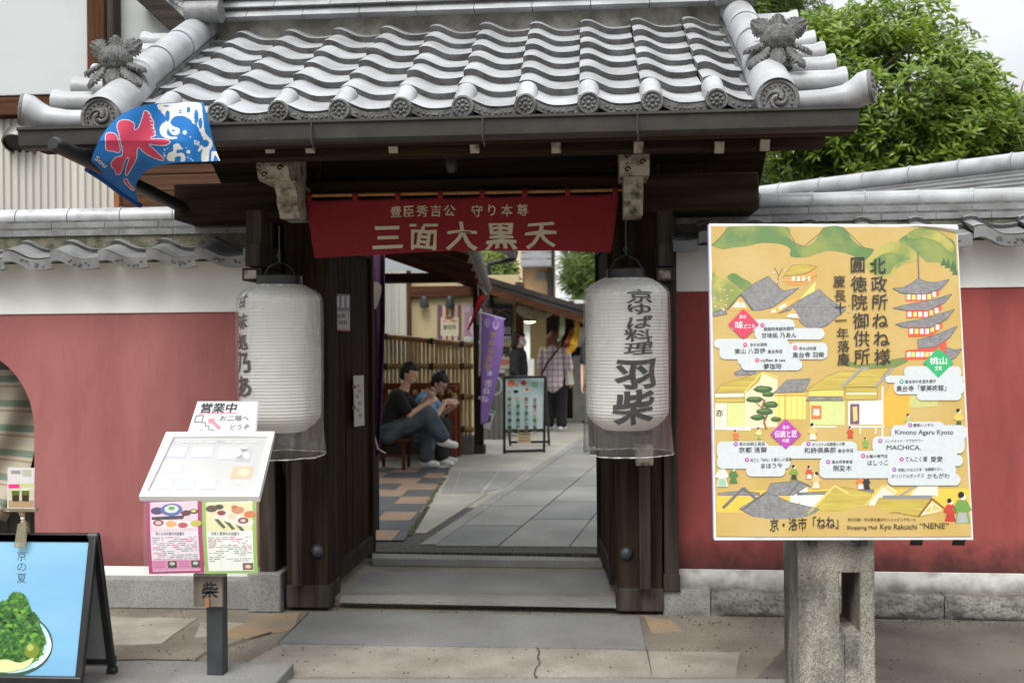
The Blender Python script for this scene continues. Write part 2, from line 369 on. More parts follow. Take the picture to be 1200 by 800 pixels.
# joints and the crack
def crack(pts, wpx=1.2, z=.009, fn=G, name='pavement_crack'):
    L_, R_ = [], []
    for i, (x, y) in enumerate(pts):
        a = pts[max(i-1, 0)]; b = pts[min(i+1, len(pts)-1)]; dx, dy = b[0]-a[0], b[1]-a[1]; l = math.hypot(dx, dy); ww = wpx*random.uniform(.5, 1.2)
        L_.append((x-dy/l*ww, y+dx/l*ww*.6)); R_.append((x+dy/l*ww, y-dx/l*ww*.6))
    o = MB().m(M_JOINT); P = [fn(x, y, z) for x, y in L_ + R_[::-1]]; o.poly(P); return struct(o.build(name, smooth=0))
crack([(629,757),(632,763),(630,769),(633,776),(628,782),(626,789),(629,794)], 1.1)
crack([(124,773),(170,772),(226,773)], .9); crack([(228,773),(240,764),(262,757),(290,748),(318,740)], 1.0); crack([(325,753),(362,717)], .7); crack([(758,760),(764,790)], .6)
# the gate's step slabs
S1, S2 = .032, .058
outline_on_ground([(327,752),(757,759),(749,721),(365,716)], S1-.018, M_PAVE2, 'step_slab', .05, bev=.004)
Yst = G(560, 712, .0).y
m = MB().m(M_CONC).box((W(395,700,6.1).x-.35, Yst, 0), (W(725,700,6.1).x+.3, CY0+.02, S2)); struct(m.build('gate_step', smooth=0, bevel=.012))
outline_on_ground([(409,693),(432,669.5),(713,670.6),(714.5,695)], S2+.004, M_PAVE2, 'step_slab', .02)
outline_on_ground([(398,702),(400,697),(718,699),(722,708)], S2+.004, M_PAVE, 'step_edge_stone', .02)
# ------------------------------------------------------------------ courtyard
m = MB().m(M_GRAV)
m.hexa([(-9,CY0,-.2),(9,CY0,-.2),(9,60,-.2),(-9,60,-.2),(-9,CY0,cz(CY0)),(9,CY0,cz(CY0)),(9,60,cz(60)),(-9,60,cz(60))]); struct(m.build('courtyard_ground', smooth=0))
M_CRT = mat('pale_courtyard_concrete', (.36, .345, .30), .9, col2=(.27, .255, .215), scale=2, bump=.2, bscale=60, grime=(.4, 2.5, (.2, .185, .15)))
# concrete sheet beyond the slabs
P = [(-7.9, 9.05), (-.9, 9.05), (.3, 12.4), (3.2, 15.5), (7, 18), (7, 45), (-7.9, 45)]
struct(MB().m(M_CRT).poly([(x, y, cz(y)+.003) for x, y in P]).build('courtyard_paving', smooth=0))
outline_on_ground([(436,648),(706,653),(706,657),(436,654)], .012, M_PAVE, 'threshold_strip', .05, GC, bev=.003)
outline_on_ground([(486,624),(499,624),(571,578),(513,579)], .010, M_CRT, 'paving_slab', .03, GC)
for q in ([(529,552),(538,552),(530,577),(517,577)], [(540,552),(583,551.5),(561,576.5),(532,577)]): outline_on_ground(q, .010, M_PAVE, 'paving_slab', .03, GC, bev=.003)
outline_on_ground([(585,551.5),(618,551),(590,571),(567,576.5)], .010, M_PAVE, 'paving_slab', .03, GC, bev=.003)
def gl(p, q): a, b = GC(*p), GC(*q); return a, (b-a)/(b.y-a.y)
LA, LB, LC, LD = gl((499,634),(678,515)), gl((512,638),(670,526)), gl((584,641),(704,540.5)), gl((667,642),(704.5,595.6))
def on(L_, y): p = L_[0] + L_[1]*(y-L_[0].y); return Vector((p.x, p.y, cz(y)))
def band(L1, L2, y0, y1, skew=0, mt=M_PAVE, g=.012, nm='paving_slab'):
    q = [on(L1, y0), on(L2, y0+skew), on(L2, y1+skew), on(L1, y1)]; c = sum(q, Vector())/4
    q = [p + (c-p).normalized()*g + Vector((0,0,.011)) for p in q]
    struct(MB().m(mt).poly(q, depth=(0,0,-.03)).build(nm, smooth=0, bevel=.003))
LE = (LD[0]+Vector((.42,0,0)), LD[1]); LF = (LD[0]+Vector((1.4,0,0)), LD[1])
ys = [7.42, 8.2, 9.1, 10.0, 10.9, 11.9, 12.8, 13.8, 14.8, 15.9]
for i in range(len(ys)-1):
    band(LB, LC, ys[i], ys[i+1], 0, M_PAVE if i % 3 else M_PAVE2)
    band(LC, LD, ys[i]+(.0 if i == 0 else .28), ys[i+1]+.28, 0, M_PAVE2 if i % 2 else M_PAVE)
    if i % 2 == 0 and i < 8: band(LD, LE, ys[i], ys[i+2]); band(LE, LF, ys[i]+.1, ys[i+2]+.1, 0, M_PAVE2)
    if i % 2 == 0 and i < 8: band(LA, LB, ys[i]+.05, ys[i+2]+.05, 0, M_PAVE, .01)
# moss in the joint beside the tiles
M_MOSS = mat('joint_moss', (.07, .095, .02), .95, col2=(.10, .085, .05), scale=18, bump=1, bscale=60)
rows = []
mm = MB().m(M_MOSS)
for i in range(160):
    t = random.random(); x = 479+(528-479)*t; y = 627-(627-546)*t; p = GC(x+random.uniform(-2, 2), y, .006)
    mm.ball(p, (random.uniform(.008,.03), random.uniform(.01,.04), random.uniform(.004,.014)), 6, 4)
tag(mm.build('moss'), 'thin line of moss and dirt along the tiled floor edge', 'moss', kind='stuff')
gr = MB(); gm = [mat('grit_%d' % i, c, .9) for i, c in enumerate(((.10,.09,.07),(.30,.28,.24),(.05,.045,.035),(.16,.11,.06)))]
for i in range(900):
    r_ = random.random()
    if r_ < .35: p = G(random.uniform(120, 900), random.choice([random.gauss(712, 3), random.gauss(760, 2), random.gauss(720, 4)]), .004)
    elif r_ < .6: p = G(random.uniform(790, 1200), random.gauss(728, 3), .006)
    else: p = G(random.uniform(120, 1200), random.uniform(722, 800), .006)
    if 6.12 < p.y < 7.3 and -1.9 < p.x < .5: p = GC(random.uniform(436, 700), random.uniform(640, 648), .004)
    q = random.uniform(.002, .006); gr.m(random.choice(gm)).ball(p, (q, q*random.uniform(.7,1.6), q*.6), 5, 3)
tag(gr.build('grit', smooth=0, fix=False), 'scattered grit and tiny stones on the street and joints', 'grit', kind='stuff')
# tiled floor
M_T1 = mat('terracotta_floor_tile', (.30, .205, .14), .7, col2=(.23, .155, .11), scale=3, bump=.1, bscale=40); M_T2 = mat('slate_floor_tile', (.085, .09, .095), .6, col2=(.06, .063, .07), scale=3, bump=.1, bscale=40)
m = MB(); e0 = gl((480,624),(527,548)); yy = 7.42+.18; i = 0
while yy < 11.6:
    y2 = yy+.40; xr = on(e0, yy).x; xr2 = on(e0, y2).x; x = -4.6; j = 0
    while x < max(xr, xr2):
        ww = .44 if (i+j) % 3 else .30; xa, xb = x, x+ww-.006
        a0, b0 = min(xa, xr), min(xb, xr); a1, b1 = min(xa, xr2), min(xb, xr2)
        if b0 > a0 + 1e-3 or b1 > a1 + 1e-3: m.m(M_T1 if (i+j) % 2 else M_T2).add([(a0,yy,cz(yy)+.012),(b0,yy,cz(yy)+.012),(b1,y2-.006,cz(y2)+.012),(a1,y2-.006,cz(y2)+.012)], [(0,1,2,3)])
        x += ww; j += 1
    yy = y2; i += 1
struct(m.build('tiled_floor', smooth=0))

# ================================================================== tiled roofs
SL = R(31)
def wave(u):                                           # cross-section of a pantile, hump then valley
    u %= 1.0; pts = [(0,.042),(.06,.049),(.14,.051),(.24,.044),(.36,.026),(.48,.009),(.60,.001),(.74,0),(.88,.003),(1.0,.009)]
    for (a, va), (b, vb) in zip(pts, pts[1:]):
        if a <= u <= b: t = (u-a)/(b-a); return va+(vb-va)*t
    return 0
UU = [0,.05,.1,.16,.22,.29,.36,.43,.5,.58,.66,.76,.87,.999]
def tile_field(mb, xs, per, Y0, Z0, sl, rows, expo, mt_top, mt_edge, lift=.036, amp=1.0, back=False, clipx=None):
    sgn = -1 if back else 1
    def P(x, s_, n_): return (x, Y0 + sgn*(s_*math.cos(sl) - n_*math.sin(sl)), Z0 + s_*math.sin(sl) + n_*math.cos(sl))
    for k in range(rows):
        for xc in xs:
            jx, jn, js = random.uniform(-.003,.003), random.uniform(-.003,.004), random.uniform(-.006,.006)
            us = [u for u in UU if clipx is None or clipx[0] <= xc+u*per <= clipx[1]]
            if len(us) < 2: continue
            f, b, lo = [], [], []
            for u in us:
                wv = wave(u)*amp; x = xc+u*per+jx
                f.append(P(x, k*expo+js, wv+lift+jn)); b.append(P(x, (k+1)*expo+.035, wv+jn)); lo.append(P(x, k*expo+js+.004, wv+jn-.002))
            q = len(us)
            mb.m(mt_top).add(f+b, [(i, i+1, q+i+1, q+i) for i in range(q-1)])
            mb.m(mt_edge).add(lo+f, [(i, i+1, q+i+1, q+i) for i in range(q-1)])  # front edge darker than the top: its shade is put into the colour
            mb.m(mt_edge).add([lo[0], f[0], b[0]], [(0,1,2)]); mb.add([lo[-1], f[-1], b[-1]], [(0,1,2)])
    return P
YE = 4.66; ce = W(543, 126, YE); PER = .2845; EXPO = .219; ROWS = 7
gate = thing('temple_gate', 'old dark timber gate with curved grey tile roof and open plank doors', 'gate', (-.66, 6.0, 0))
XL, XR = -2.245, .825                                     # the two descending ridges
x0 = ce.x - .14*PER; cols = [x0 + PER*k for k in range(-8, 7)]
ZE = ce.z - .035
mb = MB(); PF = tile_field(mb, cols, PER, YE, ZE, SL, ROWS, EXPO, M_TILE, M_TILED, clipx=(XL-.05, XR+.05))
YR = YE + ROWS*EXPO*math.cos(SL); ZR = ZE + ROWS*EXPO*math.sin(SL); YB = 2*YR - YE
tile_field(mb, cols, PER, YB+.1, ZE, SL, ROWS, EXPO, M_TILE, M_TILED, clipx=(XL-.05, XR+.05), back=True)
# boards under the tiles (also closes the verges)
th = .05
for sg, Ya in ((1, YE), (-1, YB+.1)):
    mb.m(M_WX).hexa([(XL-.34, Ya+sg*.03, ZE-.10), (XR+.34, Ya+sg*.03, ZE-.10), (XR+.34, YR+.05, ZR-.10), (XL-.34, YR+.05, ZR-.10),
             (XL-.34, Ya+sg*.02, ZE-.02), (XR+.34, Ya+sg*.02, ZE-.02), (XR+.34, YR+.05, ZR-.02), (XL-.34, YR+.05, ZR-.02)])
roof = mb.build('tiled_roof', parent=gate, smooth=40)
# eave end tiles: round medallion + hanging valley piece
def round_end(mb, c, r_, beads=8, ax=(0,-1,0), swirl=False, dep=.10):
    ax = Vector(ax).normalized(); a = Vector((0,0,1)).cross(ax); a = a.normalized() if a.length > .01 else Vector((1,0,0)); b = ax.cross(a); c = Vector(c)
    mb.m(M_TILED).lathe([(r_, -dep), (r_, .0), (r_*.94, .008), (r_*.80, .009), (r_*.76, .001), (.0005, .001)], c, ax, 28, caps=False)
    if swirl:
        for k in range(3):
            pth, rad = [], []
            for i in range(13):
                t = i/12; an = k*2*math.pi/3 + t*3.3; rr = r_*(.10+.44*t); pth.append(c + ax*.008 + (a*math.cos(an)+b*math.sin(an))*rr); rad.append(r_*.125*(1-t)**.7 + .002)
            mb.tube(pth, rad, 8)
        for k in range(18):
            an = k*2*math.pi/18; mb.ball(c+ax*.005+(a*math.cos(an)+b*math.sin(an))*r_*.66, (r_*.055,)*3, 7, 5)
    else:
        mb.ball(c+ax*.004, (r_*.2,)*3, 10, 6)
        for k in range(beads):
            an = k*2*math.pi/beads; mb.ball(c+ax*.003+(a*math.cos(an)+b*math.sin(an))*r_*.46, (r_*.165,)*3, 8, 6)
        for k in range(beads*2):
            an = (k+.5)*math.pi/beads; mb.ball(c+ax*.002+(a*math.cos(an)+b*math.sin(an))*r_*.68, (r_*.06,)*3, 6, 4)
for xc in cols:
    if xc < XL-.02 or xc+.14*PER > XR-.1: continue
    t = MB(); c = Vector(PF(xc+.15*PER, -.025, .050)); round_end(t, c, .051)
    t.m(M_TILE).tube([c+Vector((0,.001,0)), c+Vector((0,.02,0)), c+Vector((0,.05,.022)), c+Vector((0,.17,.10))], [.0505,.0505,.0505,.050], 20)
    top, bot = [], []
    for u in [.26,.34,.42,.5,.58,.66,.74,.82,.9,1.0,1.06]:
        x = xc+u*PER; wv = wave(min(u, .99)); p = Vector(PF(x, -.01, wv+.028)); top.append(p); bot.append(p+Vector((0,.004,-.038)))
    q = len(top); t.m(M_TILED).add(top+bot, [(i,i+1,q+i+1,q+i) for i in range(q-1)])
    for i in range(2, 9): t.ball((top[i]+bot[i])/2 + Vector((random.uniform(-.006,.006),-.002,0)), (.008,.005,.006), 6, 4)
    t.build('eave_end_tile', parent=roof, smooth=40)
# ridge: plaster band, stacked flat courses, cap
mb = MB(); mb.m(mat('grey_ridge_mortar', (.30,.285,.25), .9, var=.25, scale=9, bump=.4, bscale=40, grime=(.5, 6, (.08,.075,.06))))
mb.box((XL+.02, YR-.12, ZR-.06), (XR-.02, YR+.14, ZR+.06))
z = ZR+.055
for k in range(5):
    wd = .215 - .012*k; x = XL-.05 + (k % 2)*.16
    while x < XR+.04:
        x2 = min(x+.33, XR+.05)
        mb.m(M_TILE).hexa([(x+.002,YR-wd-random.uniform(0,.004),z),(x2-.002,YR-wd,z),(x2-.002,YR+wd,z),(x+.002,YR+wd,z),(x+.002,YR-wd*.8,z+.046),(x2-.002,YR-wd*.8,z+.046),(x2-.002,YR+wd*.8,z+.046),(x+.002,YR+wd*.8,z+.046)])
        x = x2
    mb.m(M_TILED).box((XL-.05, YR-wd*.8, z+.0465), (XR+.05, YR+wd*.8, z+.058)); z += .060
mb.m(M_TILE).tube([(XL-.2,YR,z+.05),(XR+.2,YR,z+.05)], .095, 20)
mb.build('main_ridge', parent=gate, smooth=40)
# descending ridges with medallion, collar, corner tile and side barrels
def descending(x, side):
    o = MB(); pf = lambda s_, n_, dx=0: Vector(PF(x+dx, s_, n_))
    o.m(M_TILED)
    for k in range(2): o.bar(pf(-.02, .012+.026*k), pf(1.48, .012+.026*k), .20-.03*k, .024, (0,0,1))
    o.m(M_TILE); _c = pf(-.068, .058); o.tube([_c, _c+Vector((0,.006,0)), _c+Vector((0,.06,.026)), pf(.02,.062), pf(.30,.066), pf(.40,.070)], [.095,.095,.095,.094,.090,.087], 28)     # big end barrel
    o.tube([pf(.31,.100), pf(.34,.105), pf(.38,.103), pf(.42,.098)], [.092,.100,.099,.088], 28)                 # collar
    segs = [.38, .70, 1.02, 1.34, 1.56]
    for a, b in zip(segs, segs[1:]):
        o.tube([pf(a,.096), pf(b-.02,.096), pf(b-.004,.096)], [.086,.083,.078], 28)
    d = o.build('descending_ridge', parent=gate, smooth=40)
    e = MB(); c = pf(-.075, .058)+Vector((0,-.004,0)); round_end(e, c, .096, ax=(0,-1,.02), swirl=True); e.build('ridge_medallion', parent=d, smooth=40)
    # corner tile lying along the eave, flared and turned up at its end
    e = MB(); zc = pf(0,.018).z
    ax_ = Vector((side*.90,-.40,.10)).normalized(); pe = Vector((x+side*.425, YE-.01, zc+.062))
    pth = [(x+side*.10, YE+.02, zc+.01), (x+side*.22, YE+.02, zc+.012), (x+side*.31, YE+.02, zc+.022), (x+side*.365, YE+.015, zc+.040), pe-ax_*.03, pe-ax_*.012, pe]
    e.m(M_TILE).tube(pth, [.046,.050,.056,.066,.074,.076,.076], 22); e.m(M_TILEM).box((x+side*.12, YE-.01, zc-.075), (x+side*.36, YE+.14, zc-.01))
    round_end(e, pe+ax_*.002, .0765, 8, ax=ax_, swirl=False, dep=.008); e.build('corner_tile', parent=d, smooth=40)
    e = MB()
    for k in range(1, ROWS):
        c = pf(k*EXPO, .035); L_ = .36 - .006*k
        e.m(M_TILE).tube([c+Vector((side*.06,0,0)), c+Vector((side*(L_-.05),0,.004)), c+Vector((side*(L_-.02),0,.006)), c+Vector((side*L_,0,.007))], [.055,.055,.064,.066], 18)
        e.m(M_TILED).box((c.x+side*.05, c.y-.03, c.z-.07), (c.x+side*(L_-.03), c.y+.10, c.z-.02))
    e.build('verge_tile_row', parent=d, smooth=40)
    return d
dl = descending(XL, -1); dr = descending(XR, 1)
# peony ornaments and the ornamental ridge-end blocks
M_ORN = mat('carved_grey_tile_clay', (.13,.13,.128), .65, col2=(.055,.055,.053), scale=30, bump=.4, bscale=80)
def leaf_fan(mb, c, dirv, upv, L_, wd, th=.016, curl=.35):
    """a thick toothed leaf with raised veins, bending back at its tip"""
    dirv = Vector(dirv).normalized(); sd = dirv.cross(Vector(upv)).normalized(); nn = sd.cross(dirv).normalized(); c = Vector(c)
    N_ = 14; rows = []
    def P(t, q): return c + dirv*L_*t + sd*q + nn*(.35*abs(q) - curl*L_*t*t + .006*math.cos(q/wd*14))
    for i in range(N_+1):
        t = i/N_; base = wd*(math.sin(math.pi*min(t*.86+.13, 1))**.75)*(1.0 if i % 2 else .78)
        rows.append([P(t, base*k/3) for k in range(-3, 4)])
    vs = [p for r in rows for p in r]; lo = [p - nn*th for p in vs]; q = len(vs); w_ = 7
    fs = [(i*w_+j, i*w_+j+1, (i+1)*w_+j+1, (i+1)*w_+j) for i in range(N_) for j in range(w_-1)]
    fs += [tuple(q+k for k in reversed(f)) for f in fs]
    for i in range(N_): fs += [(i*w_, (i+1)*w_, q+(i+1)*w_, q+i*w_), (i*w_+6, q+i*w_+6, q+(i+1)*w_+6, (i+1)*w_+6)]
    mb.add(vs+lo, fs)
def peony(x, side, name='peony_ornament'):
    o = MB().m(M_ORN); c = Vector(PF(x, .34, .20)) + Vector((side*.05, -.02, -.0)); PS = .86
    o.m(M_TILEM).lathe([(.085,-.15),(.088,-.11),(.07,-.07),(.05,-.02)], c+Vector((0,.03,.0)), (0,0,1), 22); o.m(M_ORN)
    o.ball(c, .078, 20, 14)
    for el, nP, rr, pw in ((88,1,.070,.030),(58,7,.072,.030),(28,9,.076,.034),(0,10,.078,.034),(-28,9,.074,.034)):
        for k in range(nP):
            az = 2*math.pi*(k+.5*(el % 3))/nP; d = Vector((math.cos(az)*math.cos(R(el)), math.sin(az)*math.cos(R(el)), math.sin(R(el))))
            rot = d.to_track_quat('X', 'Z').to_matrix(); o.ball(c + d*rr*.93, (.020,pw,.036), 12, 8, rot)
            for j in (-1, 0, 1): o.ball(c + d*(rr*.93+.0165) + rot @ Vector((-.002*abs(j), j*pw*.5, .002)), (.005,.0055,.028), 6, 6, rot)
    for az, el, L_, wd in ((30,30,.14,.062),(140,34,.13,.058),(85,62,.09,.05),(205,-30,.15,.058),(262,-38,.12,.050),(318,-34,.14,.052),(0,-12,.12,.045),(180,-8,.12,.045)):
        if side < 0: az = 180-az
        d = Vector((math.cos(R(az))*math.cos(R(el)), math.sin(R(az))*math.cos(R(el))*.55, math.sin(R(el))))
        leaf_fan(o, c + d*.07 + (Vector((0,-.03,0)) if el > 0 else Vector((0,-.02,-.02))), d, (0,1,.25) if el > 0 else (0,0,-1) if 0 else (0,.4,-1), L_, wd, curl=-.25 if el < 0 else -.1)
    o.v = [tuple(c + (Vector(p)-c)*PS) for p in o.v]; o.build(name, parent=gate, smooth=50)
peony(XL, -1); peony(XR, 1)
def ridge_end(x, side):
    o = MB().m(M_TILEM); c = Vector(PF(x, 1.38, .17))
    o.box((x-.075, c.y-.05, c.z-.02), (x+.075, c.y+.25, c.z+.30)); o.tube([(x-.10, c.y-.06, c.z), (x+.10, c.y-.06, c.z)], .062, 18)
    for k in range(4):
        o.tube([(x-.09+.008*k, c.y-.06+.01*k, c.z+.10+.085*k), (x+.09-.008*k, c.y-.06+.01*k, c.z+.10+.085*k)], .045, 14)
        for sg in (-1, 1): o.ball((x+sg*(.095-.008*k), c.y-.07, c.z+.10+.085*k), .040, 10, 8)
    for k in range(3): leaf_fan(o, (x+side*.06, c.y-.04, c.z+.06+.1*k), (side, -.3, .25), (0,-1,0), .13, .05)
    o.build('ridge_end_ornament', parent=gate, smooth=40)
ridge_end(XL+.06, -1); ridge_end(XR-.02, 1)
# gutter
ga, gb = W(25, 152, YE-.11), W(1005, 137, YE-.11); gz = (W(543,149,YE-.11).z)
mb = MB().m(M_GUT); gx0, gx1 = W(22,150,YE-.11).x, W(1006,130,YE-.11).x
prof = [(-.002,.045),(-.012,.045),(-.012,.036),(0,.030),(.006,-.034),(.02,-.045),(.09,-.045),(.10,-.034),(.10,.04)]
vs = []
for x in (gx0, gx1): vs += [(x, YE-.115+a, gz+b) for a, b in prof]
q = len(prof); mb.add(vs, [(i,i+1,q+i+1,q+i) for i in range(q-1)]); mb.poly([vs[i] for i in range(q, 2*q)]); mb.poly([vs[i] for i in range(q)])
gut = mb.build('eave_gutter', parent=gate, smooth=30, solid=.004)
for px in (366, 566, 747):
    x = W(px,150,YE-.11).x; h = MB().m(M_STEEL); h.tube([(x,YE-.128,gz+.046),(x,YE-.13,gz-.05),(x+.006,YE-.10,gz-.085),(x,YE-.07,gz-.06)], .004, 6); h.build('gutter_hook', parent=gut)
# ------------------------------------------------------------------ gate timbers
def zW(px, py, Y): return W(px, py, Y).z
mb = MB().m(M_WX)                                       # eave board and front purlin
mb.box((XL-.36, YE+.02, ZE-.12), (XR+.36, YE+.09, ZE-.045)); mb.box((XL-.30, 4.98, zW(560,181,5.0)), (XR+.30, 5.10, zW(560,166,5.0)))
mb.build('eave_purlin', parent=gate, bevel=.006)
for k, px in enumerate([225, 318, 365, 462, 557, 652, 748, 842, 895]):
    x = W(px,174,4.93).x; zz = W(px,174,4.93).z
    if k in (0, 8): zz += .01
    r_ = MB().m(M_WY); a = Vector((x, 4.90, zz)); b = Vector((x, YR, zz+(YR-4.90)*math.tan(SL)*.93)); r_.bar(a, b, .05, .065)
    r_.m(M_PALE).bar(a+Vector((0,-.006,-.003)), a+Vector((0,.004,.003)), .046, .060); r_.build('rafter', parent=gate, bevel=.004)
mb = MB().m(M_WX); lx0, lx1 = W(207,230,5.85).x, W(888,230,5.85).x; lz0, lz1 = zW(880,247,5.85), zW(880,203,5.85)
mb.box((lx0, 5.80, lz0), (lx1, 6.12, lz1)); mb.build('main_lintel', parent=gate, bevel=.012)
mb = MB().m(M_WX); mb.box((-1.95, 5.95, zW(560,240,5.95)), (.62, 6.1, zW(560,206,5.95)-.002)); mb.box((-1.6, 6.0, zW(560,206,5.95)+.002), (.3, 6.06, ZR)); mb.build('upper_tie_beam', parent=gate, bevel=.006)
mb = MB().m(M_WX); mb.box((-2.1, 5.9, 2.86), (.75, 6.15, 3.02)); mb.box((-2.1, 6.9, 2.6), (.75, 7.1, 2.8)); mb.build('roof_beam', parent=gate, bevel=.008)
pxl0, pxl1 = W(335,600,6.0).x, W(385,600,6.0).x; pxr0, pxr1 = W(722,600,6.0).x, W(776,600,6.0).x
for a, b in ((pxl0, pxl1), (pxr0, pxr1)):
    p = MB().m(M_WZ).box((a, 6.0, .02), (b, 6.26, 2.62)); p.m(M_WZG).box((a-.004, 5.996, .02), (b+.004, 6.264, .16)); post = p.build('gate_post', parent=gate, bevel=.01)
    xm = (a+b)/2; left = a < -1
    t = MB().m(M_WZG); sx = xm - (.045 if left else -.03); t.box((sx-.032, 5.93, zW(750,690,5.95)), (sx+.032, 5.998, zW(750,545,5.95) if not left else zW(350,540,5.95)))
    if not left: t.m(M_PALE).box((sx-.05, 5.91, zW(750,545,5.95)+.001), (sx+.05, 5.997, zW(750,521,5.95)))
    t.build('post_batten', parent=post, bevel=.005)
    t = MB().m(M_STEEL); bx = xm + (.06 if left else -.075); t.lathe([(.042,0),(.042,.006),(.036,.016),(.02,.028),(.004,.032)], (bx, 6.0, zW(735,648,6.0)), (0,-1,0), 20); t.build('iron_stud', parent=post, smooth=40)
# door jamb strips and the two open leaves
def leaf(x0, y0, x1, y1, hinge):
    d = Vector((x1-x0, y1-y0, 0)).normalized(); nrm = Vector((d.y, -d.x, 0)); L_ = math.hypot(x1-x0, y1-y0); o = MB(); zb, zt = .11, 2.32
    nn = 7
    for k in range(nn):
        a, b = L_*k/nn+.003, L_*(k+1)/nn-.003; e = random.uniform(-.003, .003)
        pa = Vector((x0,y0,0))+d*a; pb = Vector((x0,y0,0))+d*b
        o.m(M_DOOR).hexa([pa-nrm*.02+Vector((0,0,zb)), pb-nrm*.02+Vector((0,0,zb)), pb+nrm*(.02+e)+Vector((0,0,zb)), pa+nrm*(.02+e)+Vector((0,0,zb)),
                          pa-nrm*.02+Vector((0,0,zt)), pb-nrm*.02+Vector((0,0,zt)), pb+nrm*(.02+e)+Vector((0,0,zt)), pa+nrm*(.02+e)+Vector((0,0,zt))])
    lf = o.build('door_leaf', parent=gate, bevel=.003)
    f = MB().m(M_WZG)
    P = lambda a, z_: Vector((x0,y0,z_))+d*a
    for z_ in (zb+.06, zt-.07): f.m(M_WXG).bar(P(0,z_), P(L_,z_), .075, .12)
    for a in (.035, L_-.035): f.m(M_DOOR).bar(P(a,zb), P(a,zt), .082, .07, d)
    f.build('door_frame', parent=lf, bevel=.004); return lf
fl0, fl1 = W(388,600,6.28), W(434,600,7.25); fr0, fr1 = W(722,600,6.28), W(706,600,7.25)
leaf(fl0.x, 6.28, fl1.x, 7.25, -1); leaf(fr0.x, 6.28, fr1.x, 7.25, 1)
# white-painted carved noses above the posts
def nose(px0, px1, py0, py1, Y, lean):
    o = MB().m(M_PALE); a = W(px0, py0, Y); b = W(px1, py1, Y); wd = b.x-a.x; zt, zb = a.z, b.z; H = zt-zb
    prof = [(0,0),(0,-.40*H),(.045,-.46*H),(.03,-.56*H),(.06,-.66*H),(.09,-.74*H),(.085,-.84*H),(.12,-.93*H),(.16,-H),(.34,-H),(.34,0)]
    for s0, s1, x_a, x_b in ((0, .50, 0, 1), (.52, 1.0, .12, .82)):
        pass
    up_ = [(0,0),(-.01,-.12*H),(.012,-.22*H),(0,-.32*H),(.02,-.44*H),(.05,-.50*H),(.36,-.50*H),(.36,0)]
    dn_ = [(.055,-.505*H),(.06,-.62*H),(.09,-.70*H),(.085,-.80*H),(.12,-.88*H),(.15,-H),(.36,-H),(.36,-.505*H)]
    for pr, xa, xb in ((up_, a.x, b.x), (dn_, a.x+wd*.14+lean*.03, b.x-wd*.20+lean*.03)):
        o.poly([(xa, Y+p, zt+q_) for p, q_ in pr], depth=(xb-xa, 0, 0))
    for k in range(5):                                    # carved whorls
        x = a.x+wd*(.25+.5*(k % 2)); zz = zt-H*(.08+.09*k); r_ = .018; pts = [(x+r_*(1-t/9)*math.cos(t*.9), Y-.008, zz+r_*(1-t/9)*math.sin(t*.9)) for t in range(8)]
        o.m(M_WZ).tube(pts, .005, 5)
    return o.build('carved_bracket', parent=gate, bevel=.006)
nose(726, 762, 160, 248, 5.45, 0)
# the left one is seen turned: same carving, set a little askew, with a visible curved flank
nl = nose(300, 338, 168, 252, 5.45, 2)
# side struts carrying the lanterns
for pxa, pxb, pyt, pyb, left in ((285,306,300,330,1), (769,790,246,330,0)):
    o = MB().m(M_WZG); Y = 5.62; x0_, x1_ = W(pxa,310,Y).x, W(pxb,310,Y).x
    o.box((x0_+.01, Y+.02, zW(pxa,296,Y)), (x1_-.005, Y+.10, zW(pxa,246,Y))); o.box((x0_+.012, Y, zW(pxa,312,Y)), (x1_-.004, Y+.40, zW(pxa,285,Y))); o.box((x0_, Y-.02, zW(pxa,329,Y)), (x1_+.01, Y+.36, zW(pxa,314,Y)))
    o.m(M_PALE).box((x0_+.012, Y-.023, zW(pxa,327,Y)), (x1_-.02, Y-.0205, zW(pxa,317,Y))); o.build('bracket_arm', parent=gate, bevel=.008)
# side posts standing on the wall's end stones, ornamental board beside the left post
for pa, pb, top in ((304,323,330), (777,794,246)):
    o = MB().m(M_WZG).box((W(pa,500,6.02).x, 6.0, zW(pa,692,6.02)), (W(pb,500,6.02).x, 6.14, 2.45)); o.m(M_WZG).box((W(pa,500,6.02).x-.006, 5.994, zW(pa,692,6.02)), (W(pb,500,6.02).x+.006, 6.146, zW(pa,672,6.02))); o.build('side_post', parent=gate, bevel=.006)
o = MB().m(M_WZ); out = [(324,520),(328,540),(331,552),(335,560),(334,572),(340,580),(341,592),(346,600),(344,612),(350,622),(349,634),(352,700),(338,700),(338,690),(336,640)]
out = [(357,520),(357,600),(352,622),(346,612),(347,600),(341,592),(342,580),(336,572),(337,560),(331,552),(330,540),(324,520)]
o.poly([W(x,y,6.08) for x, y in out], depth=(0,.03,0)); o.box((W(322,600,6.1).x, 6.16, .1), (W(340,600,6.1).x, 6.18, 2.4)); o.build('scalloped_board', parent=gate)
o = MB().m(M_WZ).box((W(776,600,6.1).x, 6.16, .1), (W(800,600,6.1).x, 6.18, 2.4)); o.build('side_board', parent=gate)
# dark boarded ceiling over the passage and the rear pair of posts
o = MB().m(M_WX).box((-2.2, 5.2, 2.78), (.85, 7.4, 2.80)); o.build('boarded_ceiling', parent=gate)
# small lamp and wiring under the eaves
o = MB().m(M_STEEL); c = W(529,196,5.5); o.lathe([(.012,.10),(.03,.05),(.034,0),(.02,-.03)], c, (0,0,1), 12); o.tube([c+Vector((0,0,.1)), c+Vector((.01,0,.2))], .004, 6); o.build('eave_lamp', parent=gate, smooth=40)
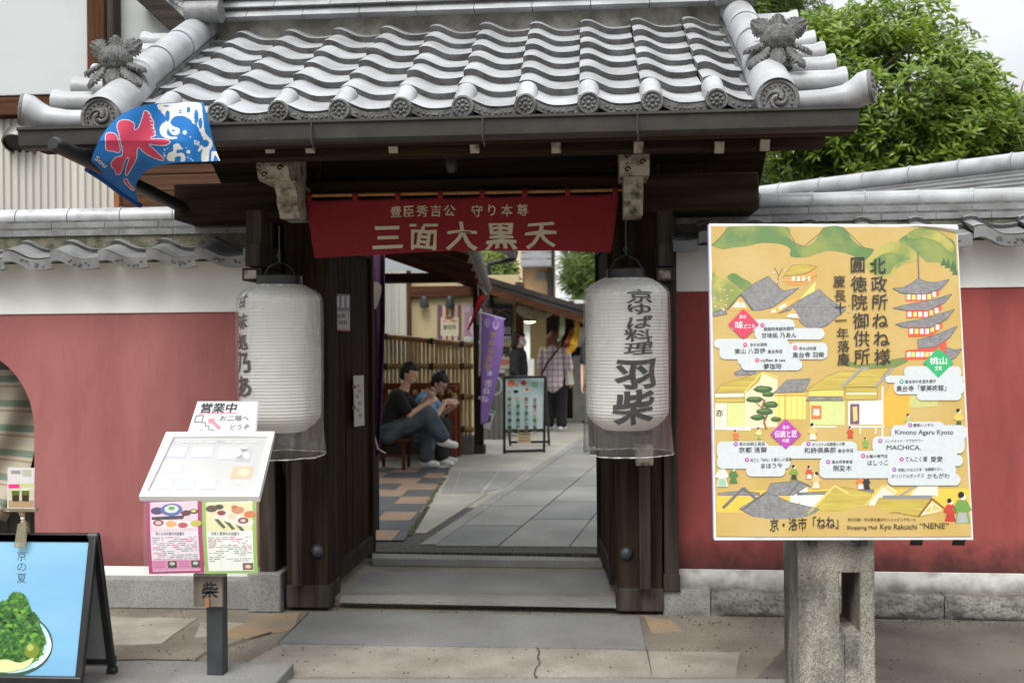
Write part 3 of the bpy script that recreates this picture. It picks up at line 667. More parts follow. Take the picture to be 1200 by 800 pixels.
# ================================================================== street walls
wl = wr = None
def coping(root, x0, x1, Yf, zhump, ridge_z, Yr, per, phase, seglen=.30):
    o = MB(); sl = R(24); n = int((x1-x0)/per)+2; xs = [phase+per*k for k in range(-int((phase-x0)/per)-1, n+1)]
    xs = [x for x in xs if x > x0-per and x < x1]
    P = tile_field(o, xs, per, Yf, zhump-.075, sl, 2, .17, M_TILEM, M_TILED, lift=.030, amp=1.15, clipx=(x0, x1))
    tile_field(o, xs, per, 2*Yr-Yf, zhump-.075, sl, 2, .17, M_TILEM, M_TILED, lift=.030, amp=1.15, clipx=(x0, x1), back=True)
    cop = o.build('tiled_coping', parent=root, smooth=40)
    for xc in xs:                                          # hanging front of each eave tile with its framed pattern
        t = MB(); top, bot = [], []
        for u in UU:
            x = xc+u*per
            if not x0 <= x <= x1: continue
            wv = wave(u)*1.15; p = Vector(P(x, -.008, wv+.030)); top.append(p); bot.append(p+Vector((0,.006,-.062)))
        q = len(top)
        if q < 3: continue
        t.m(M_TILEM).add(top+bot, [(i,i+1,q+i+1,q+i) for i in range(q-1)])
        t.add([b+Vector((0,.05,.0)) for b in bot]+bot, [(i,i+1,q+i+1,q+i) for i in range(q-1)])
        if xc+.30*per > x0 and xc+.92*per < x1:
            fr = []
            for u in (.34,.45,.6,.76,.90): wv = wave(u)*1.15; fr.append(Vector(P(xc+u*per, -.012, wv+.016)))
            lo_ = [p+Vector((0,.003,-.034)) for p in fr]
            t.m(M_TILED).add(fr+lo_, [(i,i+1,6+i-0,5+i) for i in range(4)])
            for i in range(9):
                a = random.random()*3.99; k = int(a); f = a-k; p = fr[k].lerp(fr[k+1], f); t.ball(p+Vector((0,-.001,-.005-random.random()*.024)), (.009,.005,.006), 6, 4)
        t.build('coping_eave_tile', parent=cop, smooth=40)
    r_ = MB().m(mat('mossy_mortar', (.16,.15,.11), .95, col2=(.06,.06,.035), scale=14, bump=.5)); r_.box((x0, Yr-.16, zhump-.06), (x1, Yr+.16, ridge_z-.13))
    for k, (wd, z_) in enumerate(((.17, ridge_z-.135), (.15, ridge_z-.085))):
        x = x0 - .1*(k)
        while x < x1:
            xa, xb = max(x, x0), min(x+seglen, x1)
            if xb-xa > .01: r_.m(M_TILEM).box((xa+.0015, Yr-wd-random.uniform(0,.003), z_), (xb-.0015, Yr+wd, z_+.034))
            x += seglen
        r_.m(M_TILED).box((x0, Yr-wd+.02, z_+.0345), (x1, Yr+wd-.02, z_+.0495))
    x = x0-.05
    while x < x1:
        xa, xb = max(x, x0), min(x+seglen, x1)
        if xb-xa > .03: r_.m(M_TILE2 if root is wl else M_TILE).tube([(xa+.001, Yr, ridge_z-.005), (xb-.014, Yr, ridge_z-.004), (xb-.012, Yr, ridge_z-.005), (xb-.001, Yr, ridge_z-.005)], [.060,.0605,.066,.066], 20)
        x += seglen
    r_.build('coping_ridge', parent=root, smooth=40)
# --- left wall with its arched opening
YL = 6.12
wl = thing('plaster_wall', 'dusty pink plaster wall with arched opening and white band under tiled coping', 'wall', (-4.2, 6.3, 0))
def wz(py, Y=YL, px=150): return W(px, py, Y).z
xl0 = -9.0; xl1 = W(322, 500, YL).x
acx, acy, arr = W(-52,500,YL).x, wz(500), 100*YL/FPX
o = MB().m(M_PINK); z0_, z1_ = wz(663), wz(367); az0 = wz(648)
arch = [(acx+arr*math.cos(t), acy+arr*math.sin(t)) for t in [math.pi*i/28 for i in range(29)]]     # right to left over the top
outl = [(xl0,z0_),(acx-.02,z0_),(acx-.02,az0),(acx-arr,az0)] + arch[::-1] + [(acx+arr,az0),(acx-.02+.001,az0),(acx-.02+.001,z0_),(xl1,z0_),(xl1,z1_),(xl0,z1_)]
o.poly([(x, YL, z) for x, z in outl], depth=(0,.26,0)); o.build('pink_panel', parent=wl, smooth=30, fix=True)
o = MB().m(M_WHITE).box((xl0, YL-.012, z1_+.0005), (xl1, YL+.27, wz(300))); o.m(M_WHITE).box((xl0, YL-.006, wz(679)), (xl1, YL+.265, z0_-.0005)); o.build('white_plaster_band', parent=wl, bevel=.004)
o = MB().m(M_GRAN).box((xl0, YL-.10, 0), (W(291,700,YL-.1).x, YL+.28, wz(678, YL-.1))); o.build('granite_base', parent=wl, bevel=.008)
o = MB().m(M_GRAN).box((W(292,700,YL-.12).x, YL-.16, 0), (W(331,700,YL-.12).x, YL+.2, wz(669, YL-.14))); o.build('granite_end_stone', parent=wl, bevel=.01)
coping(wl, xl0, W(292,300,5.9).x, 5.92, wz(291,5.92,200)-.005, wz(254,6.25,120), 6.25, .295, W(50,300,5.8).x, .34)
# --- right wall, turned a little towards the street
YW = 6.12
wr = thing('plaster_wall', 'brick red plaster wall with white band on rough stone blocks behind the yellow signboard', 'wall', (W(800,600,YW).x, YW, 0))
xr0 = W(788,500,YW).x; xr1 = 8.0
def rz(py, Y=YW, px=800): return W(px, py, Y).z
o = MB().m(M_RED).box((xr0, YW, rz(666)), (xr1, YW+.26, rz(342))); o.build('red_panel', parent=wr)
M_WHD = mat('peeling_white_plaster', (.66,.65,.61), .9, col2=(.36,.345,.31), scale=5, bump=.15, bscale=30, lo=.5, hi=.62, low=(.30, .12, (.10,.095,.08)), grime=(.6,6,(.2,.19,.165)))
o = MB().m(M_WHITE).box((xr0, YW-.012, rz(342)+.0005), (xr1, YW+.27, rz(280))); o.build('white_plaster_band', parent=wr, bevel=.004)
o = MB().m(M_WHD).box((xr0, YW-.006, rz(690)), (xr1, YW+.265, rz(666)-.0005)); o.build('stained_white_base_band', parent=wr, bevel=.004)
xb = W(777,700,YW-.1).x; k = 0
for wpx in (55, 101, 57, 101, 97, 98, 90, 110, 90, 90):
    x2 = xb + wpx*(YW-.1)/FPX*1.005; o = MB().m(M_ROUGH if k else M_GRAN)
    z_ = rz(687)+(.01 if k == 0 else random.uniform(-.012,.004))
    o.grid(lambda u, v: (xb+.003+(x2-xb-.006)*u, YW-.10-(.024*min(1, 6*min(u,1-u), 6*min(v,1-v)) + .012*noise.noise(Vector((u*3+k*7, v*3, k))))*(1 if k else .3), z_*v), 14, 8)
    o.box((xb+.003, YW-.095, 0), (x2-.003, YW+.2, z_-.002)); o.build('stone_block', parent=wr, smooth=50); xb = x2; k += 1
coping(wr, W(786,280,5.85).x, xr1, 5.92, rz(263,5.92,1100)-.02, rz(240,6.25), 6.25, .30, W(1080,270,5.8).x, .305)
wr.rotation_euler = (0, 0, R(-1.6))
# --- what is behind the arch
M_CORR = mat('grey_corrugated_metal', (.20,.19,.165), .55, var=.12, scale=5, metal=.2, stretch=(1,1,.1))
M_CORL = mat('cream_corrugated_metal', (.55,.53,.47), .55, var=.08, scale=4, stretch=(1,1,.1))
def corrugated(x0, x1, Y, z0, z1, pitch, depth, mt, name, parent=None):
    o = MB().m(mt); n = int((x1-x0)/pitch); pr = []
    for i in range(n):
        x = x0+i*pitch; pr += [(x, 0), (x+pitch*.12, -depth), (x+pitch*.5, -depth), (x+pitch*.62, 0)]
    pr.append((x1, 0)); q = len(pr)
    o.add([(x, Y+y, z0) for x, y in pr]+[(x, Y+y, z1) for x, y in pr], [(i,i+1,q+i+1,q+i) for i in range(q-1)]); return o.build(name, parent=parent, smooth=0, solid=.003)
f = corrugated(-6.2, -2.6, 6.95, 0, 2.15, .085, .018, M_CORR, 'metal_fence'); tag(f, 'grey ribbed metal fence behind the arched opening of the pink wall', 'fence')
M_STR = mat('striped_cloth', (1,1,1), .85)
t, b = nodes(M_STR); tc = t.nodes.new('ShaderNodeTexCoord'); sp = t.nodes.new('ShaderNodeSeparateXYZ'); ma = t.nodes.new('ShaderNodeMath'); ma.operation='MULTIPLY'; ma.inputs[1].default_value = 6
fr = t.nodes.new('ShaderNodeMath'); fr.operation='FRACT'; cr = t.nodes.new('ShaderNodeValToRGB'); cr.color_ramp.interpolation='CONSTANT'
els = [(0,(.50,.46,.36)),(.22,(.20,.27,.20)),(.5,(.52,.48,.38)),(.62,(.36,.27,.16)),(.70,(.50,.46,.37))]
cr.color_ramp.elements[0].color = (*els[0][1],1); cr.color_ramp.elements[1].position = els[1][0]; cr.color_ramp.elements[1].color = (*els[1][1],1)
for p_, c_ in els[2:]: e_ = cr.color_ramp.elements.new(p_); e_.color = (*c_,1)
t.links.new(tc.outputs['UV'], sp.inputs[0]); t.links.new(sp.outputs[1], ma.inputs[0]); t.links.new(ma.outputs[0], fr.inputs[0]); t.links.new(fr.outputs[0], cr.inputs[0]); t.links.new(cr.outputs[0], b.inputs['Base Color'])
def cloth_uv(o, nu, nv):
    uv = o.data.uv_layers.new(name='UVMap'); vals = {}
    for i, v in enumerate(o.data.vertices): vals[i] = ((i % (nu+1))/nu, (i//(nu+1))/nv)
    for l in o.data.loops: uv.data[l.index].uv = vals[l.vertex_index]
def stripe(u, v):
    px = -60 + (94 + -6*math.sin(3*v))*u*(1-.28*v*v + .22*math.sin(math.pi*v)); py = 438+165*v - 6*(1-u)+14*u*u*(v-.4)
    if v < .08: px = -60+(px+60)*.85
    return W(px, py, 6.62-.10*math.sin(math.pi*u)-.045*math.sin(9*u+7*v)*(1-abs(2*v-1)*.3))
m_ = MB().m(M_STR).grid(stripe, 26, 26); o = m_.build('hanging_cloth', smooth=180, fix=False); cloth_uv(o, 26, 26)
tag(o, 'green and cream striped cloth bundled up inside the arched opening', 'cloth')
o = MB().m(M_WYG if 'M_WYG' in globals() else M_WXG).tube([W(-30,468,6.8), W(22,428,6.8)], .015, 8); tag(o.build('bamboo_pole', smooth=40), 'thin brown pole leaning behind the striped cloth in the arch', 'pole')

# ================================================================== neighbouring house at the upper left
M_BRW = wood('red_brown_timber', (.115, .052, .030), (.055, .024, .014), 'z'); M_BRWX = wood('red_brown_timber_across', (.115,.052,.030), (.05,.022,.013), 'x')
YH = 8.4
hs_ = thing('timber_house', 'house with white panels, brown timbers and cream ribbed siding behind the gate roof', 'house', (-5, YH+2, 0))
hx = lambda px, py=100, Y=YH: W(px, py, Y).x
o = MB().m(mat('white_wall_panel', (.50,.525,.53), .6, var=.03, scale=2)).box((-11, YH, wz(113,YH,50)), (hx(105), YH+.1, 7)); o.build('white_panel', parent=hs_, bevel=.01)
o = MB().m(mat('pale_grey_plaster', (.44,.46,.455), .8, var=.05, scale=2)).box((hx(131), YH+.12, wz(150,YH)), (hx(330), YH+.25, 7)); o.build('plaster_wall_panel', parent=hs_)
o = MB().m(M_BRW).box((hx(105)+.002, YH-.05, wz(137,YH)), (hx(126), YH+.16, 7)); o.m(M_WZG).box((hx(126)+.001, YH-.02, wz(137,YH)), (hx(135), YH+.16, 7)); o.build('timber_post', parent=hs_, bevel=.01)
o = MB().m(M_BRWX).box((-11, YH-.07, wz(136,YH,50)), (hx(160), YH+.1, wz(115,YH,50))); o.m(M_GUT).box((-11, YH-.075, wz(115,YH,50)+.002), (hx(104), YH+.09, wz(112.5,YH,50))); o.build('timber_beam', parent=hs_, bevel=.008)
o = MB().m(M_WXG).bar(W(168,-8,YH), W(225,44,YH), .16, .14, (0,1,0)); o.m(M_BRWX).box((hx(190), YH+.02, wz(-8,YH)), (hx(330), YH+.11, 7)); o.build('diagonal_brace', parent=hs_, bevel=.008)
corrugated(-11, hx(142), YH+.06, 0, wz(137,YH,50), .066, .02, M_CORL, 'ribbed_siding', hs_)
o = MB().m(wood('red_brown_boards', (.12,.062,.036), (.05,.025,.015), 'x'))
for k in range(6): za = wz(262,YH,220)+k*.14; o.box((hx(140), YH-.02-.004*(k%2), za), (hx(330), YH+.05, za+.134))
o.build('board_cladding', parent=hs_, bevel=.004)
o = MB().m(mat('orange_brown_post', lin((150,96,52)), .7, scale=8)).box((hx(136), YH-.06, 0), (hx(142), YH, wz(195,YH))); o.build('corner_trim', parent=hs_)
o = MB().m(M_WHITE).box((-11, YH+.26, 0), (-4.3, YH+4.5, 6.9)); o.m(M_TILED).hexa([(-11.5,YH-.8,6.9),(-4.0,YH-.8,6.9),(-4.0,YH+5,6.9),(-11.5,YH+5,6.9),(-11.5,YH+1.9,8.8),(-4.0,YH+1.9,8.8),(-4.0,YH+2.1,8.8),(-11.5,YH+2.1,8.8)]); o.build('house_body', parent=hs_)
c = W(20,170,YH-.06); o = MB().m(mat('steel_vent_metal', (.36,.35,.32), .35, metal=.8, var=.2)); 
o.lathe([(.02,-.16),(.11,-.15),(.135,-.09),(.137,.0),(.125,.0)], c+Vector((0,.02,0)), (0,-.55,-.83), 24, caps=False); o.m(M_ALU).lathe([(.12,-.02),(.001,-.02)], c+Vector((0,.02,0)), (0,-.55,-.83), 24, caps=False); o.build('vent_hood', parent=hs_, smooth=60)

# ================================================================== red curtain over the gateway
def nfn(x, y, off=0.0):
    base = W(x, y, 5.70); wv = .018*math.sin(x*.045+.4)*max(0, (y-230)/70) + .007*math.sin(x*.11+y*.03)*max(.15,(y-225)/70)
    return base + Vector((0, wv-off, 0))
ncl = thing('noren_banner', 'dark red cloth banner with cream lettering hung across the gateway', 'banner', (W(540,230,5.7).x, 5.7, W(540,230,5.7).z))
M_NOR = mat('dark_red_cotton', lin((138, 30, 40)), .9, var=.08, scale=90, col2=lin((124, 26, 34)), bump=.06, bscale=300)
def ntop(x): return 234.5-(x-357)*.0205 + 1.2*abs(math.sin((x-357)*math.pi/51))
def nbot(x): t = (x-369)/348; return 303-7*t - 5.5*math.sin(math.pi*min(max(t,0),1)) 
def ng(u, v):
    x = (358+368*u)*(1-v) + (370+346*u)*v - 6*math.sin(math.pi*v)*(u-.5)*0; y = ntop(358+368*u)*(1-v) + nbot(370+346*u)*v
    return nfn(x, y)
MB().m(M_NOR).grid(ng, 90, 18).build('cloth', parent=ncl, smooth=180, solid=.002)
for x in (362, 416, 466, 516, 565, 615, 665, 721):
    o = MB().m(M_NOR); o.grid(lambda u, v: W(x-3+6*u, ntop(x)+2-(11-v*0)*v, 5.70-.016*math.sin(math.pi*v)), 2, 6)
    o.build('hanging_loop', parent=ncl, smooth=180, solid=.002)
a, b = W(352,229.5,5.71), W(736,222.5,5.71); o = MB().m(mat('tan_bamboo_rod', lin((176,122,66)), .5, var=.15, scale=20)); o.tube([a, b], .010, 10)
for k in range(9): p = a.lerp(b, (k+.4)/9); o.tube([p-Vector((.004,0,0)), p+Vector((.004,0,0))], .0118, 10)
o.build('bamboo_rod', parent=ncl, smooth=40)
M_CRM = mat('cream_lettering', lin((205,196,170)), .8, var=.05)
o = MB().m(M_CRM); F = lambda x, y: nfn(x, y, .004)
o = MB().m(M_CRM)
for ch, x, y in zip('豊臣秀吉公守り本尊', (464,479.5,495,511,527,559,576.5,594,612.5), (248,248,247.5,247,247,247,246.5,246.5,246)): put_text(o, F, ch, x, y, 13.5, .012, brush=.06, sx=.95)
for ch, x, y in zip('三面大黒天', (454,497,541.5,587,634), (279,278,277,276.5,275.5)): put_text(o, F, ch, x, y, 31, .022, brush=.07, sx=1.12)
o.build('lettering', parent=ncl, smooth=0, fix=False)

# ================================================================== lanterns
def paper():
    m = mat('oiled_lantern_paper', (.90,.89,.865), .6, var=.06, scale=3, stretch=(1,1,.4), col2=(.83,.815,.77), trans=.15, grime=(.25, 4, (.42,.40,.35)))
    return m
M_PAP = paper(); M_INKB = mat('black_brush_ink', (.022,.021,.022), .7, var=.1)
M_PLA = bpy.data.materials.new('clear_plastic_cover'); t, b = nodes(M_PLA)
tr = t.nodes.new('ShaderNodeBsdfTransparent'); tr.inputs[0].default_value = (.975,.975,.97,1); gl_ = t.nodes.new('ShaderNodeBsdfGlossy'); gl_.inputs['Roughness'].default_value = .12
ms = t.nodes.new('ShaderNodeMixShader'); lw = t.nodes.new('ShaderNodeLayerWeight'); lw.inputs[0].default_value = .25
ml = t.nodes.new('ShaderNodeMath'); ml.operation = 'MULTIPLY_ADD'; ml.inputs[1].default_value = .45; ml.inputs[2].default_value = .045
t.links.new(lw.outputs['Facing'], ml.inputs[0]); t.links.new(ml.outputs[0], ms.inputs[0])
nb = t.nodes.new('ShaderNodeTexNoise'); nb.inputs['Scale'].default_value = 11; nb.inputs['Detail'].default_value = 4; tcp = t.nodes.new('ShaderNodeTexCoord'); mpp = t.nodes.new('ShaderNodeMapping'); mpp.inputs['Scale'].default_value = (2.2,2.2,.5)
bp = t.nodes.new('ShaderNodeBump'); bp.inputs['Strength'].default_value = .8; bp.inputs['Distance'].default_value = .03
t.links.new(tcp.outputs['Object'], mpp.inputs[0]); t.links.new(mpp.outputs[0], nb.inputs['Vector']); t.links.new(nb.outputs['Fac'], bp.inputs['Height']); t.links.new(bp.outputs[0], gl_.inputs['Normal']); t.links.new(bp.outputs[0], lw.inputs['Normal'])
dfp = t.nodes.new('ShaderNodeBsdfTranslucent'); dfp.inputs[0].default_value = (.8,.8,.78,1); dfd = t.nodes.new('ShaderNodeBsdfDiffuse'); dfd.inputs[0].default_value = (.8,.8,.78,1); ad_ = t.nodes.new('ShaderNodeMixShader'); ad_.inputs[0].default_value = .5
t.links.new(dfp.outputs[0], ad_.inputs[1]); t.links.new(dfd.outputs[0], ad_.inputs[2]); mm2 = t.nodes.new('ShaderNodeMixShader'); mm2.inputs[0].default_value = .085
t.links.new(tr.outputs[0], mm2.inputs[1]); t.links.new(ad_.outputs[0], mm2.inputs[2]); t.links.new(mm2.outputs[0], ms.inputs[1]); t.links.new(gl_.outputs[0], ms.inputs[2]); t.links.new(ms.outputs[0], t.nodes['Material Output'].inputs['Surface'])
M_PLR = mat('milky_plastic_edge', (.62,.62,.60), .2, var=.2, scale=60, spec=.8)
def lantern(cx, ytop, ybot, half, caph, label, text, ang, Y=5.60):
    c = W(cx, (ytop+ybot)/2, Y); Rr = half*Y/FPX; H = (ybot-ytop)*Y/FPX; zt, zb = c.z+H/2, c.z-H/2; cx_, cy_ = c.x, Y
    L = thing('paper_lantern', label, 'lantern', (cx_, cy_, zt+.08), 'white lanterns either side of the gateway')
    def rad(f):                                          # f from 0 (bottom) to 1 (top)
        e = .14; 
        if f < e: s_ = 1-(1-f/e)**2.2*.46
        elif f > 1-.12: s_ = 1-((f-.88)/.12)**2.2*.40
        else: s_ = 1
        return Rr*s_*(.985+.015*math.sin(math.pi*f))
    o = MB().m(M_PAP); nrib = 46; prof = []
    for i in range(nrib*4+1): f_ = i/(nrib*4); prof.append((rad(f_) - .0022*(1+math.cos(2*math.pi*i/4)), H*f_))
    o.lathe(prof, (cx_, cy_, zb), (0,0,1), 56, caps=False); body = o.build('paper_body', parent=L, smooth=60, fix=False)
    o = MB().m(M_STEEL if 0 else M_ALU); cr_ = caph*Y/FPX; o.lathe([(cr_*.9,-.01),(cr_,0),(cr_,.052),(cr_*.93,.058),(cr_*.3,.058)], (cx_,cy_,zt-.004), (0,0,1), 36); o.build('rim_ring', parent=L, smooth=40)
    o = MB().m(M_ALU); o.lathe([(Rr*.56,0),(Rr*.56,.03),(Rr*.5,.03)], (cx_,cy_,zb-.022), (0,0,1), 36, caps=False); o.build('rim_ring', parent=L, smooth=40)
    o = MB().m(M_STEEL); hk = [(cx_-.09,cy_,zt+.05),(cx_-.06,cy_,zt+.10),(cx_,cy_,zt+.13),(cx_+.06,cy_,zt+.10),(cx_+.09,cy_,zt+.05)]; o.tube(hk, .004, 6); o.tube([(cx_,cy_,zt+.13),(cx_,cy_,zt+.33)], .004, 6); o.tube([(cx_+.012*math.cos(a*.6),cy_,zt+.16+.012*math.sin(a*.6)) for a in range(10)], .003, 6); o.build('hanging_hook', parent=L, smooth=40)
    o = MB().m(M_INKB)
    for body_, off_px, py, size, wdt in text:
        vs, fs = glyphs(body_, .016 if size < 16 else .032); ax, bx = min(v[0] for v in vs), max(v[0] for v in vs); ay, by = min(v[1] for v in vs), max(v[1] for v in vs)
        bm = bmesh.new(); vv = [bm.verts.new((v[0]-(ax+bx)/2, v[1]-(ay+by)/2, 0)) for v in vs]
        for f_ in fs:
            try: bm.faces.new([vv[i] for i in f_])
            except ValueError: pass
        for k in range(-9, 10): bmesh.ops.bisect_plane(bm, geom=bm.verts[:]+bm.edges[:]+bm.faces[:], plane_co=(k*.055,0,0), plane_no=(1,0,0)); bmesh.ops.bisect_plane(bm, geom=bm.verts[:]+bm.edges[:]+bm.faces[:], plane_co=(0,k*.055,0), plane_no=(0,1,0))
        bm.verts.index_update(); bm.verts.ensure_lookup_table()
        sc = size/.92*Y/FPX; sx_ = wdt/(bx-ax)*Y/FPX; zc = W(cx, py, Y-Rr).z; zc = CAM_H + (W(cx,py,Y).z-CAM_H)*(Y-Rr*.9)/Y
        out = []
        for v in bm.verts:
            x_, y_ = v.co.x, v.co.y; x_ += .03*math.sin(6*y_+py); y_ += .035*math.sin(5*x_+py)+.05*x_
            an = ang + off_px*Y/FPX/Rr + x_*sx_/Rr; z_ = zc + y_*sc; rr = rad(min(max((z_-zb)/H,0),1))+.0025
            out.append((cx_+rr*math.sin(an), cy_-rr*math.cos(an), z_))
        o.add(out, [tuple(v.index for v in f_.verts) for f_ in bm.faces]); bm.free()
    o.build('brush_lettering', parent=L, smooth=0, fix=False)
    # crumpled clear plastic bag, open at the bottom
    o = MB().m(M_PLA); hang = 27*Y/FPX
    def pf(u, v):
        an = 2*math.pi*u; z_ = zt+.012 - (H+hang+.012)*v; f_ = (z_-zb)/H
        rr = (rad(min(max(f_, .16), 1)) if f_ > 0 else Rr*.985) + .010
        if f_ < .2: rr = max(rr, Rr*.99+.008)
        if v < .03: rr *= .72+9*v
        k = noise.noise(Vector((math.cos(an)*2.2, math.sin(an)*2.2, z_*2.0+cx)))*.010*(1 + (3.0 if f_ < .05 else 0)*min(1, (.05-f_)*6 if f_ < .05 else 0)) + .004*math.sin(13*an+4*z_)*(1.1 if f_ < 0 or f_ > .92 else .3)
        return (cx_+(rr+abs(k))*math.sin(an), cy_-(rr+abs(k))*math.cos(an), z_ + (.006*noise.noise(Vector((an*1.5, 3, cx))) if v > .99 else 0))
    o.grid(pf, 110, 46); cov = o.build('plastic_cover', parent=L, smooth=180)
    o = MB().m(M_PLR); o.tube([pf(k/60, 1.0) for k in range(61)], [.0035+.002*math.sin(k*2.1) for k in range(61)], 6); o.build('crimped_edge', parent=cov, smooth=180)
    return L
lantern(328.5, 332, 508, 48.5, 27, 'white paper lantern on the gate side by the pink wall, lettering turned aside', [('甘',0,352,15,22),('味',0,376,17,24),('処',0,400,18,25),('乃',1,425,24,32),('あ',1,454,25,32),('ん',1,481,20,28)], -R(46))
lantern(734.5, 327, 503, 48.5, 23, 'white paper lantern lettered in big black characters beside the yellow signboard', [('京',0,347.5,14.5,31),('ゆ',0,362,12.5,28),('ば',0,377.5,14.5,30),('料',-2,393,14,33),('理',-2,408,14,34),('羽',-6,438,32,48),('柴',-8,477,37,51)], R(17))

# ================================================================== notices on the open door
pd = thing('paper_notice', 'small printed notice with dark top stuck high on the open door', 'notice', W(401,365,6.5))
drp = Plane(fl0 + Vector((.052,0,0)), fl1 + Vector((.052,0,0)), fl0 + Vector((.052,0,.5)))
o = MB(); 
def pn(pts, c, off): px_poly(o.m(ink(c)), drp.hit, pts, off)
pn([(391,344),(410,345),(410,388),(391,387)], (176,170,176), .001); pn([(391,344),(410,345),(410,365),(391,364)], (96,86,104), .0016); pn([(393,385),(409,386),(409,388),(393,387)], (190,70,60), .0016)
for x in (394, 400, 405.5): pn([(x,347),(x+3,347),(x+3,360),(x,360)], (205,200,205), .0022)
for x, y in ((397,370),(402,369),(399,377),(404,377)): pn([(x-2,y-2),(x+2,y-2),(x+2.4,y+3),(x-2,y+3)], (110,104,112), .0016)
o.build('sheet', parent=pd, smooth=0)
pd2 = thing('paper_notice', 'long curling white paper notice stuck low on the open door', 'notice', W(420,470,6.9)); o = MB()
pn([(414,440),(426,439.5),(427,498),(415,500)], (196,190,184), .001)
for x, y in ((419,452),(421,458),(418,464),(421,472),(419,480),(422,486)): pn([(x-2,y-2),(x+2,y-2),(x+2,y+2),(x-2,y+2.5)], (170,120,122), .0016)
for y in (452, 476): pn([(412.5,y),(416,y-1),(417,y+3),(413,y+4)], (30,28,28), .002)
o.build('sheet', parent=pd2, smooth=0)
# ================================================================== yellow signboard on its stone pillar
YBt, YBb = 4.63, 4.42
c_tl, c_tr, c_br, c_bl = W(832,263,YBt), W(1121,264,YBt), W(1140,631,YBb), W(838,631,YBb)
bp_ = Plane(c_bl, c_br, c_tl)
sb_ = thing('signboard', 'large yellow picture signboard with old town scene and black lettering on a stone pillar', 'sign', (c_bl+c_br)/2)
o = MB(); H_ = bp_.hit; back = -bp_.n*.022
M_EDGE = mat('lilac_board_edge', lin((160,156,196)), .6, var=.1)
o.m(M_EDGE).poly([H_(829.5,263), H_(1121,264), H_(1140,631), H_(836,631)], depth=back); o.m(mat('white_board_lip', (.75,.75,.74), .5)).poly([H_(831,262,.0008), H_(1121.5,263,.0008), H_(1140.5,632,.0008), H_(837,632.5,.0008)]); o.build('board_panel', parent=sb_, smooth=0, bevel=.002)
M_GOLD = mat('gold_ground_print', lin((190,164,104)), .42, col2=lin((182,152,82)), scale=5, lo=.3, hi=.7, grime=(.25, 30, lin((172,138,66))))
pic = MB(); LAY = [0]
def pp(pts, c, off, m_=None):
    pic.m(m_ or ink(c)).poly([H_(x, y, off) for x, y in pts])
    if m_ is not None and m_.name in ('grey_roof_print', 'straw_roof_print'):       # brush outline and rows of shingles
        g_ = m_.name[0] == 'g'; lc = (84,84,88) if g_ else (132,108,52); strk(list(pts)+[pts[0]], lc, .55, off+.00012)
        y = min(p[1] for p in pts)+1.6; n_ = len(pts)
        while y < max(p[1] for p in pts)-.8:
            xs_ = sorted(pts[i][0]+(y-pts[i][1])*(pts[(i+1)%n_][0]-pts[i][0])/(pts[(i+1)%n_][1]-pts[i][1]) for i in range(n_) if (pts[i][1] > y) != (pts[(i+1)%n_][1] > y))
            for a_, b_ in zip(xs_[::2], xs_[1::2]):
                if b_-a_ > 2: strk([(a_+.5, y), ((a_+b_)/2, y+random.uniform(-.3,.3)), (b_-.5, y)], (98,98,100) if g_ else (158,134,62), .32, off+.00008)
            y += 1.9
def strk(pts, c, wd, off):
    for (x0_, y0_), (x1_, y1_) in zip(pts, pts[1:]):
        l = math.hypot(x1_-x0_, y1_-y0_) or 1; dx, dy = -(y1_-y0_)/l*wd/2, (x1_-x0_)/l*wd/2
        pp([(x0_+dx,y0_+dy),(x1_+dx,y1_+dy),(x1_-dx,y1_-dy),(x0_-dx,y0_-dy)], c, off)
pp([(833,265),(1120.5,266.5),(1138.5,629),(839,629)], 0, .0014, M_GOLD)
L1, L2, L3, L4, L5, L6 = .0018, .0022, .0026, .0030, .0036, .0042
GR, GR2 = (118,150,76), (150,164,78)
M_HILL = mat('green_hill_print', lin((92,122,68)), .45, col2=lin((132,142,74)), scale=9, lo=.42, hi=.62)
M_HILL2 = mat('olive_hill_print', lin((126,138,68)), .45, col2=lin((172,162,84)), scale=12, lo=.4, hi=.62)
M_ROOFP = mat('grey_roof_print', lin((112,112,114)), .45, col2=lin((146,144,142)), scale=60, lo=.3, hi=.7)
M_THAT = mat('straw_roof_print', lin((196,178,84)), .45, col2=lin((176,152,66)), scale=30, stretch=(.2,1,3))
pp(spline([(834,232+55),(842,281),(850,270),(858,265.6),(921,265.8),(925,277),(932,285),(942,289),(953,284),(960,274),(967,266),(987,266),(1000,282),(1012,290),(1024,293),(1012,306),(1000,300),(988,296),(972,294),(958,297),(948,301),(936,302),(926,300),(926,292),(918,287),(905,285),(890,285),(878,288),(862,290),(846,292)], 4), 0, L1, M_HILL)
pp(spline([(1014,307),(1022,300),(1030,290),(1040,285),(1052,284),(1064,288),(1072,294),(1078,302),(1070,307),(1058,310),(1050,316),(1046,322),(1036,325),(1024,321),(1016,314)], 4), 0, L2, M_HILL2)
pp(spline([(1022,307),(1034,298),(1048,296),(1060,300),(1066,303),(1052,308),(1046,314),(1042,321),(1032,322),(1022,315)],4), 0, L3, M_HILL)
pp(spline([(1053,283),(1062,275),(1072,269),(1086,267.5),(1100,271),(1110,278),(1119,286),(1120.5,318),(1112,313),(1100,307.5),(1086,307),(1078,300),(1068,291)],4), 0, L1, M_HILL)
pp(spline([(1062,276),(1072,270),(1086,268.5),(1100,272),(1112,281),(1118,290),(1114,296),(1100,284),(1084,279),(1070,280)],4), 0, L2, M_HILL2)
for x, y, h in ((1106,311,16),(1111,314,20),(1117,318,24),(1119.5,322,20)): pp([(x-4,y),(x,y-h*.6),(x+3,y)], (70,104,62), L3)
